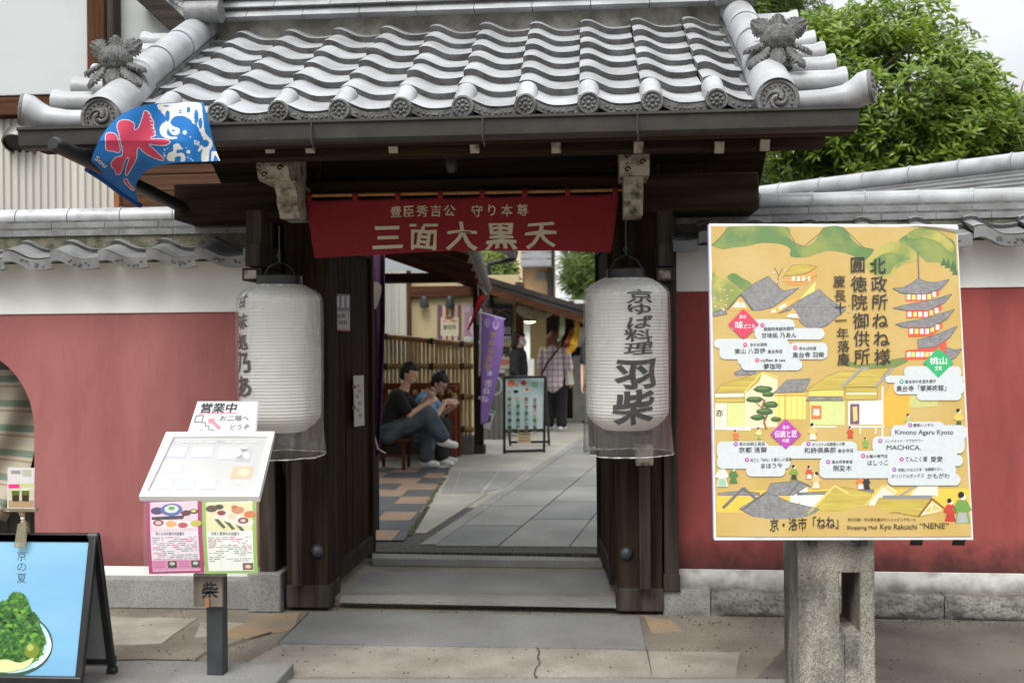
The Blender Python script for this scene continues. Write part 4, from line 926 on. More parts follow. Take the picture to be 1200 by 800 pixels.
pp(spline([(834.5,320),(846,326),(856,321),(866,324),(880,333),(870,346),(858,356),(848,365),(836,368)],4), 0, L1, M_HILL2)
pp(spline([(852,325),(860,320),(870,326),(881,333),(874,342),(862,334)],4), 0, L2, M_HILL)
for a, b in (((834,288),(856,266)),((921,266),(932,285)),((932,285),(942,289)),((942,289),(960,274)),((960,274),(967,266)),((987,266),(1012,290)),((1012,290),(1024,293))): strk([a, b], (84,96,60), .7, L2)
random.seed(3)
for k in range(60):
    x, y = random.choice([(random.uniform(836,866),random.uniform(334,364)), (random.uniform(904,922),random.uniform(306,334)), (random.uniform(955,975),random.uniform(356,378)), (random.uniform(985,1012),random.uniform(352,372))]); pp(blob(x,y,random.uniform(.8,1.7),random.uniform(.7,1.3),7), random.choice([(206,176,160),(220,196,176),(186,150,112),(150,140,84)]), L3+.0001*(k%4))
strk([(911,336),(912,322),(908,314)], (120,96,60), .9, L3); strk([(912,324),(917,314)], (120,96,60), .6, L3+.0001)
# pavilion and grey roofs at the upper left
pp([(919,323),(928,311),(945,310),(957,312.5),(946,320),(930,323)], 0, L3, M_THAT); pp([(922,324),(945,321.5),(956,317),(956,326),(941,334),(920,333.5)], (222,150,74), L3)
for x in (928,934,940,946.5): pp([(x,324.5),(x+3,324),(x+3,329),(x,329.5)], (238,236,226), L4)
strk([(920,331),(941,330.5),(957,323)], (160,92,50), .8, L4)
pp([(868,345),(884,332),(900,323.5),(908,332),(918,341),(936,337.5),(920,350),(905,360),(890,363.5),(881,363.5)], 0, L3, M_ROOFP); strk([(852,363),(868,345),(882,363)], (86,86,88), 1.6, L4)
pp([(866,348),(878,363.5),(854,363.5)], (226,164,84), L3); pp([(864,354),(871,354),(875,360),(858,360)], (240,234,220), L4); strk([(868,348),(868,363)], (226,164,84), 1.4, L5)
pp([(905,361),(925,352),(936,348),(924,360),(912,367),(902,367)], (228,166,80), L2); pp([(912,360),(921,355),(921,358.5),(913,363)], (240,236,224), L3); pp([(904,364),(909,362),(909,366),(904,366.5)], (240,236,224), L3)
pp([(912,367),(928,357),(946,346),(960,339),(968,347),(980,356),(991,363),(980,372),(968,382),(950,386),(938,378),(930,362)], 0, L4, M_ROOFP); pp([(920,372),(929,361),(938,374)], (226,164,84), L5); pp([(924,368),(933,368),(935,372),(922,372)], (240,234,220), L6)
pp([(924,358),(936,352),(950,336),(956,330),(954,342),(938,352)], (232,206,112), L3)
pp([(835,366),(850,362),(852,368),(836,371)], 0, L3, M_ROOFP)
# five-storey tower
RED = (216,84,58)
strk([(1075.5,297),(1076.5,328)], (98,98,96), 1.5, L4); pp(blob(1075.5,297,1.2,1.6,8), (98,98,96), L4)
tiers = [([(1046,338),(1058,337),(1068,332),(1076,326),(1084,330),(1096,331),(1112,327.5),(1102,339),(1085,345),(1056,343.5)], [(1061,344),(1085,344.5),(1100,339),(1100,346),(1085,352.5),(1061,353)]),
 ([(1046,361),(1058,358),(1072,355),(1086,353),(1100,349),(1115,344.5),(1106,355),(1088,363.5),(1060,363.5)], [(1062,364),(1088,364),(1103,356),(1103,363),(1088,372),(1062,373)]),
 ([(1049,380),(1062,377),(1078,374.5),(1090,371),(1104,367),(1118,362.5),(1109,374),(1091,383.5),(1058,383.5)], [(1064,384),(1091,384),(1104,376),(1104,384),(1091,394),(1064,395)]),
 ([(1075,398),(1090,394.5),(1104,389),(1121.5,382),(1113,395),(1096,406.5),(1076,408.5)], [(1061,411),(1078,409),(1096,407),(1109,398),(1109,412),(1097,420.5),(1060,421.5)]),
 ([(1108,407),(1118,410),(1127,408.5),(1119,419),(1108,424)], None)]
for k, (rf, bd) in enumerate(tiers):
    if bd:
        pp(bd, RED, L3+.0001*k)
        x0_, x1_ = bd[0][0], bd[2][0]
        for j in range(6):
            x = x0_+1.5+j*(x1_-x0_-3)/6; yb = bd[0][1]+1.5-(max(0, x-1085)*.42 if k < 3 else max(0, x-1092)*.6); pp([(x,yb),(x+4.2,yb-.2),(x+4.2,yb+5.4),(x,yb+5.8)], [(242,240,234),(236,214,110),(242,240,234)][j % 3], L4+.0001*k)
        strk([bd[0], bd[1], bd[2]], RED, 1.0, L5)
    pp(rf, 0, L5+.0002, M_ROOFP)
# houses in the middle
pp([(838,460),(846,450),(858,447),(893,435.5),(889,447),(873,460)], 0, L2, M_THAT); pp([(860,437),(872,431),(884,434),(888,439),(862,440)], 0, L1+.0001, M_ROOFP)
pp([(838,461),(872,460.5),(872,465),(838,465.5)], (224,214,196), L2); pp([(838,466),(872,465.5),(872,471),(838,471.5)], 0, L2, M_THAT); pp([(838,472),(852,472),(852,500),(838,500)], (222,214,190), L2); pp([(852.5,472),(873,472),(873,501),(852.5,501)], (200,208,136), L2)
pp([(873,459),(893,437),(911,444),(911,500),(873,502)], (224,206,168), L1+.0002); strk([(872,460),(893,436),(912,442)], (214,192,96), 2, L3); strk([(838,502),(880,503)], (236,228,206), 2.4, L3)
put_text(pic.m(ink((60,52,44))), lambda x, y: H_(x,y,L3), '亦', 843, 484, 8, .03)
pp([(906,460.5),(914,453),(922,445),(950,443.5),(942,459)], 0, L3, M_ROOFP); pp([(908,461),(944,461),(944,491),(908,491)], (234,206,112), L2)
for x in (913,920,927,934,940): strk([(x,463),(x,490)], (196,150,66), .5, L3)
strk([(908,463),(945,463)], (214,150,70), 2, L3+.0002); strk([(920,462),(920,491)], (214,150,70), 1.6, L3+.0002)
pp([(944,458),(968,441),(985,434),(1006,435),(990,456)], 0, L2, M_THAT); pp([(948,457),(988,457),(988,464),(948,464)], (214,196,98), L2); pp([(944,469.5),(948,465),(986,465),(988,469.5)], 0, L3, M_ROOFP); pp([(949,470),(990,470),(990,498),(949,498)], (196,204,134), L2); pp([(950.5,475),(962.5,475),(962.5,491),(950.5,491)], (212,112,60), L3); put_text(pic.m(ink((240,226,206))), lambda x, y: H_(x,y,L4), '幕', 956.5, 483, 8, .03)
pp([(988,453.5),(1000,443),(1011,432.5),(1043,431),(1034,441),(1026,453)], 0, L3, M_THAT); strk([(986,453),(1010,431),(1018,432)], (150,148,146), 3, L4); strk([(1026,453),(1046,431)], (150,148,146), 3, L4); pp([(990,454),(1028,454),(1028,468),(990,468)], 0, L2, M_THAT); strk([(992,461),(1027,461)], (238,232,214), 1.6, L3)
pp([(994,470),(1034,469),(1034,497),(994,498)], (226,222,210), L2); pp([(996,473),(1007,473),(1007,497),(996,497)], (112,84,98), L3); pp([(999,477),(1004,476),(1005,492),(1000,494)], (220,190,120), L4)
pp([(1034,470),(1050,440),(1066,452),(1066,500),(1034,500)], (216,164,62), L1+.0001); strk([(1034,453),(1034,520)], (236,230,214), 1.8, L3); pp([(1066,463),(1102,463),(1098,476),(1066,478)], (186,186,120), L1+.0002)
strk([(994,500),(1036,500)], (236,230,214), 1.6, L3); strk([(1008,500),(1008,508)], (236,230,214), 1.2, L3); strk([(1026,500),(1026,508)], (236,230,214), 1.2, L3)
for x, y in ((838,500),(868,500),(950,500)): strk([(x,y),(x+30,y)], (238,230,208), 1.5, L2+.0002)
pp([(985,428),(993,422),(1006,427),(1028,425),(1046,421),(1062,418),(1064,424),(1046,432),(1010,432)], (116,126,70), L1)
# pine
strk([(898,503),(895,494),(899,486),(893,478),(896,468)], (150,96,56), 2.6, L3); strk([(899,486),(905,480)], (150,96,56), 1.6, L3); strk([(893,478),(886,472)], (150,96,56), 1.4, L3+.0001)
for i, (x, y, a, b) in enumerate(((894,456,11,4.2),(884,468,10,3.6),(900,462,7,3),(903,474,9,4),(896,482,10,4.2),(888,489,9,3.2),(909,491,6,3))): pp(blob(x,y,a,b,14,.1,i), (58,88,48), L4+.0001*i); pp(blob(x-1,y-1.2,a*.7,b*.45,12,.1,i), (92,120,66), L5+.0001*i)
# lower roofs
pp([(840,576),(940,573),(1136,572),(1137,600),(840,600)], (222,182,72), L1)
pp([(841,577),(870,575),(890,577),(890,580),(841,580)], 0, L2, M_ROOFP); strk([(847,595),(871,571.5),(890,588)], (104,104,106), 3.4, L3)
pp([(898,577),(903,566),(936,563),(948,568),(930,580),(905,580)], 0, L3, M_ROOFP); pp([(926,580),(937,566),(946,570),(946,578),(934,590),(926,588)], (230,228,220), L2); strk([(924,580),(937,564),(950,570)], (96,96,98), 1.6, L4)
pp([(866,596),(884,585),(897,576),(906,579),(926,588),(960,596),(948,606),(920,608),(890,608)], 0, L4, M_ROOFP); strk([(897,577),(870,597)], (82,82,84), 1.2, L5)
pp([(934,577),(1024,573),(1024,577),(934,580)], 0, L2, M_ROOFP); pp([(938,580),(966,579),(966,596),(945,604),(938,592)], (228,226,218), L1+.0002)
pp([(944,603),(958,590),(974,572),(984,570),(1022,577),(1014,601),(988,604)], 0, L3, M_THAT); strk([(946,602),(978,569),(994,578)], (212,192,108), 2.6, L4); pp([(1010,590),(1018,586),(1030,573),(1040,568),(1052,576),(1026,594)], (226,212,186), L2); strk([(1012,594),(1035,568),(1048,577)], (206,188,112), 2.4, L4)
pp([(1030,583),(1092,583),(1076,605),(1050,600),(1020,602)], 0, L4, M_THAT); pp([(1034,580),(1092,580),(1092,584),(1034,584)], (128,130,140), L5); pp([(1076,605),(1092,585),(1106,596),(1098,601)], (222,180,90), L4); strk([(1076,605),(1092,584),(1107,596)], (120,84,44), 2, L5)
for a, b in (((1080,603),(1092,589)),((1092,589),(1102,596)),((1082,602),(1102,597)),((1092,589),(1091,600))): strk([a, b], (230,228,220), 1.2, L6)
strk([(1055,585-5),(1075,568)], (150,148,146), 2.4, L3); pp([(1066,580),(1076,569),(1098,569),(1098,580)], (224,214,196), L2); strk([(1098,566),(1098,582)], (236,232,222), 1.6, L3)
pp([(min(max(x,839.0),1137.4),min(y,628.6)) for x, y in spline([(840,606),(850,600),(868,604),(890,606),(906,608),(940,606),(958,600),(985,599),(1000,594),(1024,592),(1040,600),(1062,604),(1090,606),(1120,604),(1137,608),(1138,628),(840,628)],4)], 0, L6+.0002, M_GOLD)
# small robed figures
def fig(x, y, h, c, c2=None, side=1):
    pp([(x-h*.14,y-h*.72),(x+h*.14,y-h*.72),(x+h*.30,y-h*.42),(x+h*.16,y-h*.36),(x+h*.26,y),(x-h*.24,y),(x-h*.14,y-h*.36),(x-h*.30,y-h*.42)], c, L6+.0003)
    if c2: pp([(x-h*.12,y-h*.34),(x+h*.13,y-h*.34),(x+h*.2,y-h*.02),(x-h*.18,y-h*.02)], c2, L6+.0004)
    pp(blob(x+side*h*.03,y-h*.82,h*.085,h*.11,10), (240,228,210), L6+.0004); pp(blob(x-side*h*.03,y-h*.88,h*.1,h*.1,10), (26,24,26), L6+.0005)
for f_ in ((859,566,20,(76,120,62),None,1),(846,570,28,(214,214,196),(150,184,160),1),(930,562,18,(120,150,62),(60,56,56),1),(948,561,16,(188,84,60),(214,214,206),1),(956,572,20,(224,176,120),(206,206,190),-1),(1008,573,18,(216,120,62),(220,216,210),1),(1015,573,17,(44,42,44),None,-1),(1113,611,28,(186,58,50),(170,52,46),1),(1127,613,38,(104,144,64),(160,162,160),1),(996,513,14,(190,72,50),None,1),(952,515,20,(206,176,110),(228,222,200),1),(1014,524,12,(120,160,66),None,1),(862,515,12,(206,110,60),None,1),(889,514,14,(220,200,130),(130,160,90),1),(1064,500,16,(170,176,110),None,1),(1123,500,22,(224,180,90),(70,90,56),1)): fig(*f_)
# white cloud bands carrying the shop list
WH = (194,200,202); cl_n = [0]
def cap(x0_, y0_, x1_, y1_):
    r_ = min((y1_-y0_)/2, 6.5); cl_n[0] += 1; pts = []
    for cx_, cy_, a0 in ((x1_-r_,y0_+r_,-90),(x1_-r_,y1_-r_,0),(x0_+r_,y1_-r_,90),(x0_+r_,y0_+r_,180)):
        for k in range(7): a = R(a0+15*k); pts.append((cx_+r_*math.cos(a), cy_+r_*math.sin(a)))
    pp(pts, WH, .0052+.00006*cl_n[0])
for q in ((856,374,931,388),(884,384.5,966,398),(836.5,397,924,408),(843,401,927,421),(864,412,932,428),(868,421,940,434),(925,401.5,969.5,421),(1037,440,1128.5,448.5),(1047,446,1130,462),(1074,458,1126,469),(1059,429,1126,443),
          (840,517,900,531),(840,522,1000,537),(840,533,926,549),(874,544,920,558),(938,517,1004,536),(960,536,1046,560),(1000,528,1060,557),(1044,498,1132,516),(1060,494,1106,506),(1022,511,1130,531),(1040,529,1122,546),(1046,533,1128,546),(1038,544,1120,558),(1040,555,1125,568.5)): cap(*q)
def dia(x, y, r_, c): pp([(x,y-r_),(x+r_,y),(x,y+r_),(x-r_,y)], c, .0072)
dia(871,380,18,(226,58,88)); dia(1099,425,17.5,(40,166,102)); dia(920.5,508.5,18,(170,64,160))
DR, DP, DG = (222,60,92), (160,66,156), (60,166,124)
for x, y, c in ((893,381,DR),(873,404,DR),(887,422,DR),(931.5,407.5,DR),(1056,447,DG),(862,520,DP),(875,538.5,DP),(947,520,DP),(970,541,DP),(1066,498,DP),(1031,516.5,DP),(1011,534,DP),(1056,538,DP),(1047.5,550,DP)):
    pp(blob(x,y,2.5,2.5,14), c, .0072); pp(blob(x,y,1.1,.9,8), (244,200,214), .0074)
pic.build('printed_picture', parent=sb_, smooth=0, fix=False)
o = MB(); FT = lambda x, y: H_(x, y, .0076); BLK = (44,38,36); o.m(ink(BLK))
for s_, xs, ys_ in (('北政所ねね様', (1028,1029.5,1030,1031,1032.5,1033.5), (312,333,354,376,397,418)), ('圓徳院御供所', (1004.5,1006,1007,1008,1009,1009.5), (311,333,354,376,397,418)), ('慶長十一年落慶', (983,984,984.5,985,987,988,988), (330,347,361,375.5,391,406,421))):
    for ch, x, y in zip(s_, xs, ys_): sz = 18 if s_[0] != '慶' else 13.5; put_text(o, FT, ch, x, y, sz if ch != '一' else sz, .012, brush=.05)
def line(s_, x, y, size, wd, b=.008, br=0): put_text(o, FT, s_, x, y, size, b, width=wd, brush=br)
for a in (('圓徳院寺脇休憩所',912.5,385.5,4.3,35),('甘味処 乃あん',912.5,393,6,41),('京のお漬物',888.5,404,4,20),('東山 八百伊',878.5,411.5,6,36),('高台寺店',908,412,4.4,17),('coffee & tea',905.5,422,4.2,29),('夢珈琲',905,429.5,6.5,21),('京ゆば料理',946,408.5,4,20),('高台寺 羽柴',947,416,6.5,37),
          ('高台寺の名宝を展示',1078,447,4.2,36),('高台寺「掌美術館」',1079,455,6.8,58),('京の伝統工芸品',881,520,4,30),('京都 洛齋',882,527,6.5,33),('和ごと「ねね」と暮らしの道具',903,538.5,4,48),('まほうや',904,545.5,6.2,25),('オリジナル和雑貨と小物',970.5,520.5,4,38),('和詩倶楽部',960.5,527.5,6.5,37),('高台寺店',990.5,528,4.6,18),
          ('高台寺表参道',986.5,541,4,24),('倒変木',986.5,548.5,6.8,22),('着物レンタル',1081.5,498,4,24),('ハンドメイド・アクセサリー',1059,516.5,4,45),('お箸の専門店',1027,534.5,4,25),('はしっこ',1028,542,6.6,24),('てんこく屋',1073,538,6,26),('愛愛',1097,538,6.4,14),('京都にちなんだ本・金銀銅サロン',1078,550,4,52),('オリジナルボックス',1063,557.5,4.8,38),('かもがわ',1099,557.5,6.4,26)): line(*a, br=.03)
for a in (('Kimono Agaru Kyoto',1082.5,506,7.2,68),('MACHICA.',1058.5,524,7.2,40),('Shopping Mall',1009.5,617.5,5.6,35),('Kyo Rakuichi',1052.5,616.5,8,43),('“NENE”',1094,615.5,8.6,34),('京の伝統・京の粋を集めたショッピングモール',1033,608.5,4,80)): line(*a)
line('京・洛市「ねね」',942,613.5,14.5,80,.012,.05)
o.m(ink((246,238,240)))
for a in (('京の',870,371.5,4.5,8),('味',866,381,9,9.5),('どころ',878,382.5,5,12),('京の',920.5,500.5,4.5,8),('伝統と匠',920.5,508.5,8,26),('の技',920.5,516,4.5,8),('桃山',1099,423,8.5,20),('文化',1099,431.5,5,8.5)): line(*a, br=.03)
o.build('lettering', parent=sb_, smooth=0, fix=False)
o = MB().m(mat('white_paper_back', (.78,.78,.76), .7)); o.grid(lambda u, v: H_(1050+71.5*u, 264.4+(9*u*u)*v, .004+.014*math.sin(math.pi*v)*u), 10, 5); o.build('peeling_corner', parent=sb_, smooth=180)
o = MB().m(M_STEEL)
o.bar(H_(955,640,-.05), H_(955,400,-.05), .03, .03, bp_.n); o.bar(H_(1015,640,-.05), H_(1015,400,-.05), .03, .03, bp_.n); o.build('support_frame', parent=sb_)
for x in (1078, 1128): 
    o = MB().m(M_GUT); o.grid(lambda u, v: H_(x-8+14*u, 630+9*v, -.028-.02*v+.01*u), 3, 3); o.build('hanging_strap', parent=sb_, solid=.003)
# stone pillar with its mortise
YP = 4.50; P_ = lambda x, y: W(x, y, YP); zt = P_(980,633).z; px_ = lambda x: P_(x, 700).x
M_STP = mat('lichen_stained_granite', (.40,.38,.32), .9, col2=(.13,.122,.10), lo=.42, hi=.66, scale=6, bump=.8, bscale=80, speck=(.75, 150, (.07,.066,.058)), grime=(1.0, 5.5, (.03,.029,.026), 1), stretch=(1,1,.45))
pl = thing('stone_pillar', 'weathered square granite pillar with slot and top notch carrying the yellow signboard', 'pillar', (px_(980), YP+.15, 0))
o = MB().m(M_STP); D = .34
xa, xb_, xc_, xd = px_(935.5), px_(984), px_(1008), px_(1025.5); zs, zb_ = P_(990,671).z, P_(990,742).z
e_ = .0006; zn = P_(990,640).z
outl = [(xa,-.02),(xb_+e_,-.02),(xb_+e_,zb_),(xc_,zb_),(xc_,zs),(xb_,zs),(xb_,zb_),(xb_,-.02+.0),]
outl = [(xa,-.02),(xb_+.02,-.02),(xb_+.02,zb_),(xb_,zb_),(xb_,zs),(xc_,zs),(xc_,zb_),(xb_+.0205,zb_),(xb_+.0205,-.02),(xd,-.02),(xd,zt),(xc_+.004,zt),(xc_-.004,zn),(xb_+.004,zn),(xb_-.004,zt),(xa,zt)]
o.poly([(x_, YP, z_) for x_, z_ in outl], depth=(0,D,0))
pill = o.build('pillar_stone', parent=pl, bevel=.007)

# ================================================================== menu stand at the left
ms_ = thing('menu_stand', 'menu lectern with white framed board and two hanging coloured menus on a dark post', 'menu stand', W(251,790,4.72))
Yb_, Yt_ = 4.60, 5.08
mtl, mtr, mbr, mbl = W(195,507.5,Yt_), W(322,507,Yt_), W(304,583.5,Yb_), W(163,583,Yb_)
mp_ = Plane(mbl, mbr, mtl); MH = mp_.hit
M_WFR = mat('white_lacquer_frame', (.72,.72,.70), .3, var=.03); 
o = MB().m(M_WFR); dn = -mp_.n*.03
cs = [mtl, mtr, mbr, mbl]; inn = [MH(204,513), MH(314,513), MH(297.5,577.5), MH(173,577)]
for i in range(4): j = (i+1) % 4; q = [cs[i], cs[j], inn[j], inn[i]]; o.poly([p+mp_.n*.010 for p in q], depth=dn)
fr_ = o.build('board_frame', parent=ms_, smooth=0, bevel=.003)
o = MB().m(mat('menu_sheet_paper', (.52,.52,.51), .2, var=.02, spec=.5, coat=.3)).poly([MH(203,512.5,-.002), MH(315,512.5,-.002), MH(298,578,-.002), MH(172,577.5,-.002)])
def mpic(x, y, w_, h_, c): 
    c = tuple(v*.6+190*.4 for v in c); k = (545-y)/38*7; o.m(ink(c, .2)).poly([MH(x-w_/2+k,y-h_/2,-.0005), MH(x+w_/2+k,y-h_/2,-.0005), MH(x+w_/2+k-h_*.3,y+h_/2,-.0005), MH(x-w_/2+k-h_*.3,y+h_/2,-.0005)])  # inks paled: the washed-out sheen on the sheet is put into the print colours
    if w_ > 8: o.m(ink(tuple(min(255, v+22) for v in c), .2)).poly([MH(x+k+a_,y+b_,.0002) for a_, b_ in blob(0,0,w_*.28,h_*.3,12)])
for a in ((206,529,24,13,(196,198,222)),(236,529,25,13,(204,206,226)),(203,547,24,12,(214,216,220)),(272,530,34,16,(206,200,204)),(286,533,16,14,(180,182,192)),(198,566,20,13,(206,206,210)),(224,566,20,13,(178,188,206)),(249,566,20,13,(208,194,198)),(287,553,24,14,(244,170,128)),(284,564,6,6,(206,208,212)),(270,566,8,11,(224,222,222))): mpic(*a)
put_text(o.m(ink((196,198,200),.2)), lambda x,y: MH(x,y,.0004), '甘味処', 258, 517, 4, 0)
for k in range(6): yy = 518.5+k*.0; o.m(ink((206,208,210),.2)).poly([MH(212+k*16,517,-.0003),MH(222+k*16,517,-.0003),MH(221.6+k*16,518.6,-.0003),MH(211.6+k*16,518.6,-.0003)])
o.build('menu_sheet', parent=fr_, smooth=0, fix=False)
# upright acrylic notice
np_ = Plane(W(219,507,Yt_+.01), W(299,507,Yt_+.01), W(231,469.5,Yt_+.06)); NH = np_.hit
o = MB().m(mat('white_notice_card', (.66,.67,.68), .35, var=.02)).poly([NH(231.5,470), NH(301.5,470), NH(298.5,509), NH(219,509)], depth=-np_.n*.006)
o.m(ink((206,210,218),.2)).poly([NH(301.5,470,.0005), NH(303,471,-.004), NH(300,509,-.004), NH(298.5,509,.0005)])
o.m(ink((34,34,40))); put_text(o, lambda x,y: NH(x,y,.0012), '営業中', 256.5, 478, 11, .03, width=42, slant=.22); o.m(ink((60,62,68))); put_text(o, lambda x,y: NH(x,y,.0012), 'お二階へ', 275, 490, 6.5, .006, width=34, slant=.22); put_text(o, lambda x,y: NH(x,y,.0012), 'どうぞ', 281, 500.5, 6.5, .006, width=22, slant=.22)
def ns(pts, c, wd, f=.001):
    for (x0_, y0_), (x1_, y1_) in zip(pts, pts[1:]):
        l = math.hypot(x1_-x0_, y1_-y0_) or 1; dx, dy = -(y1_-y0_)/l*wd/2, (x1_-x0_)/l*wd/2; o.m(ink(c)).poly([NH(a,b,f) for a,b in ((x0_+dx,y0_+dy),(x1_+dx,y1_+dy),(x1_-dx,y1_-dy),(x0_-dx,y0_-dy))])
ns([(233,484.5),(278,483.5)], (226,120,128), .9); ns([(230,487),(238.5,486.5)], (48,48,52), .9); ns([(238.5,486.5),(236.5,494.5)], (48,48,52), .9, .0011); ns([(236.5,494.5),(228,494.5)], (48,48,52), .9, .0012); ns([(228,494.5),(230,487)], (48,48,52), .9, .0013)
ns([(236.5,495),(241,495)], (70,70,74), .8, .0014); ns([(241,495),(240.5,499)], (70,70,74), .8, .0015); ns([(240.5,499),(245,499)], (70,70,74), .8, .0014); ns([(245,499),(244.5,503)], (70,70,74), .8, .0015); ns([(244.5,503),(250,503.5)], (70,70,74), .8, .0014); ns([(250,503.5),(249.5,507)], (70,70,74), .8, .0015)
o.m(ink((236,132,144))).poly([NH(a,b,.001) for a,b in ((243.5,491),(252,490),(251,493),(259.5,501),(256,503.5),(247.5,495),(245,497))])
o.m(ink((196,198,200))); put_text(o, lambda x,y: NH(x,y,.0012), '注 意', 231.5, 504.5, 5, 0, width=14)
o.build('upright_notice', parent=ms_, smooth=0, fix=False)
# two laminated menus hanging below
hp = [W(171,585,4.61), W(302,583,4.61), W(174,672,4.59)]; hpl = Plane(*hp)
def HH(x, y, off=0): 
    t = (y-584)/88; e = (x-237)/66; return hpl.hit(x, y, off+.010*math.sin(math.pi*t)*(1 if abs(e) < 2 else 0)+.008*t*e*e)
def menu(x0_, x1_, x2_, x3_, border, body, photo, label, title):
    q = lambda u, v: ((x0_*(1-u)+x1_*u)*(1-v)+(x3_*(1-u)+x2_*u)*v, (585.5-2*u)*(1-v)+(672-1.3*u)*v)
    o = MB(); hq = lambda u, v, f: HH(*q(u, v), f)
    def rect(u0, v0, u1, v1, c, f, n_=6): o.m(ink(c,.25)); o.grid(lambda a, b: hq(u0+(u1-u0)*a, v0+(v1-v0)*b, f), 2, n_)
    rect(0,0,1,1,border,0); rect(.07,.035,.93,.965,body,.0008); rect(.07,.05,.93,.42,photo,.0014)
    rr = random.Random(int(x0_))
    dishes = [(.2,.15,.12,(74,62,110)),(.46,.14,.20,(88,104,176)),(.46,.13,.13,(220,228,216)),(.46,.12,.06,(110,160,80)),(.72,.19,.09,(92,44,36)),(.86,.17,.08,(46,42,44)),(.86,.165,.05,(226,200,90)),(.22,.31,.1,(160,50,84)),(.22,.31,.06,(226,190,196)),(.45,.33,.1,(232,176,110)),(.66,.35,.09,(190,84,104)),(.9,.33,.1,(200,190,80))] if border[0] > 150 else [(.18,.12,.11,(96,66,56)),(.32,.10,.08,(60,52,54)),(.66,.15,.12,(206,140,104)),(.6,.11,.06,(196,110,80)),(.88,.21,.11,(214,120,70)),(.36,.18,.08,(150,40,66)),(.55,.23,.08,(232,206,180)),(.76,.29,.1,(140,36,60)),(.76,.29,.05,(220,200,190))]
    if border[0] < 150:
        o.m(ink((232,228,214),.25)).poly([hq(u, v, .0017) for u, v in ((.30,.16),(.42,.14),(.95,.30),(.93,.36),(.72,.37),(.22,.24))])
        for k in range(3): o.m(ink((74,92,66),.25)).poly([hq(u+.17*k, v+.02*k, .00175) for u, v in ((.22,.26),(.30,.26),(.44,.38),(.38,.39))])
    else: o.m(ink((236,234,230),.25)).poly([hq(u, v, .0017) for u, v in ((.10,.27),(.90,.30),(.90,.37),(.60,.41),(.10,.35))]); o.m(ink((54,52,66),.25)).poly([hq(u, v, .00165) for u, v in ((.10,.23),(.70,.22),(.66,.27),(.10,.27))])
    for i, (u, v, s_, c) in enumerate(dishes): o.m(ink(c,.25)).poly([hq(u+s_*math.cos(a*.45), v+s_*.42*math.sin(a*.45), .0019+.00008*i) for a in range(14)])
    put_text(o.m(ink((70,66,74),.3)), lambda x, y: HH(x, y, .0016), title, q(.42,.46)[0], q(.42,.46)[1], 4, .01, width=33)
    for k in range(13):
        v = .505+.0265*k; u = .10
        if v > .955: break
        if border[0] > 150 and v > .80: continue
        while u < .88:
            l = rr.uniform(.03,.16)
            if rr.random() < .68: rect(u, v, min(u+l, .90), v+.011, rr.choice([(150,150,158),(170,168,176),(196,110,134),(120,120,128),(160,160,166),(90,160,120)] if k not in (1,5) else [(206,70,110),(160,158,164)]), .0014, 1)
            u += l+.025
    if border[0] > 150:
        rect(.07,.815,.93,.955,(222,140,186),.0012,2)
        for u in (.42,.84): rect(u-.07,.83,u+.09,.925,(52,60,58),.0016,2); o.m(ink((206,212,190),.25)).poly([hq(u+.01+.05*math.cos(a*.6), .865+.022*math.sin(a*.6), .0019) for a in range(10)])
        for k in range(3): rect(.10,.84+.03*k,.30,.85+.03*k,(180,90,140),.0016,1); rect(.55,.84+.03*k,.74,.85+.03*k,(180,90,140),.0016,1)
    else: rect(.72,.86,.92,.955,(120,84,72),.0016,2); o.m(ink((226,200,180),.25)).poly([hq(.82+.06*math.cos(a*.6), .91+.025*math.sin(a*.6), .0019) for a in range(10)])
    m_ = o.build('laminated_menu', parent=ms_, smooth=60, fix=False); m_['label'] = label
menu(171.5,236,240,175.5,(178,34,106),(236,226,236),(236,206,220),'pink bordered menu sheet','味と心のお昼のお品書き')
menu(236.6,300.5,303,240.6,(146,190,88),(240,242,236),(232,222,178),'green bordered menu sheet','甘味と軽食のお品書き')
o = MB().m(M_PLA); o.grid(lambda u, v: HH(170+134*u, 584+91*v, .006+.003*math.sin(20*u+6*v)), 16, 8); o.build('clear_sleeve', parent=ms_, smooth=180)
Ys = 4.66; zb0 = .035
o = MB().m(M_STEEL); o.box((W(242,750,Ys).x, Ys, zb0), (W(261,750,Ys).x, Ys+.07, W(250,600,Ys).z)); o.bar(W(250,620,Ys+.035), W(250,575,Ys+.2), .07, .05); o.build('post', parent=ms_, bevel=.004)
M_TAG = wood('grey_wood_tag', (.20,.175,.14), (.10,.085,.07), 'z')
o = MB().m(M_TAG).box((W(229,690,Ys).x, Ys-.022, W(240,709,Ys).z), (W(262.5,690,Ys).x, Ys-.002, W(240,671,Ys).z)); o.m(ink((24,22,22))); tp = Plane(W(230,709,Ys-.0235), W(262,709,Ys-.0235), W(230,672,Ys-.0235)); put_text(o, tp.hit, '柴', 246, 691, 18, .02, brush=.08); o.m(mat('rusty_peg', (.30,.13,.05), .7)).box((W(243.5,705,Ys).x, Ys-.034, W(246,709,Ys).z), (W(248,705,Ys).x, Ys-.0225, W(246,699,Ys).z)); o.build('wood_tag', parent=ms_, smooth=0)
o = MB().m(M_PAVE2).hexa([G(200,806,0),G(330,806,0),G(322,786,0)+Vector((0,.02,0)),G(208,786,0)+Vector((0,.02,0)),G(203,805,.06),G(327,805,.06),G(320,787,.06),G(210,787,.06)]) if 0 else MB().m(M_PAVE2)
bx0, bx1 = W(203,800,4.62).x, W(327,800,4.62).x; o.box((bx0, 4.42, 0), (bx1, 4.86, zb0+.02)); o.build('base_slab', parent=ms_, bevel=.006)

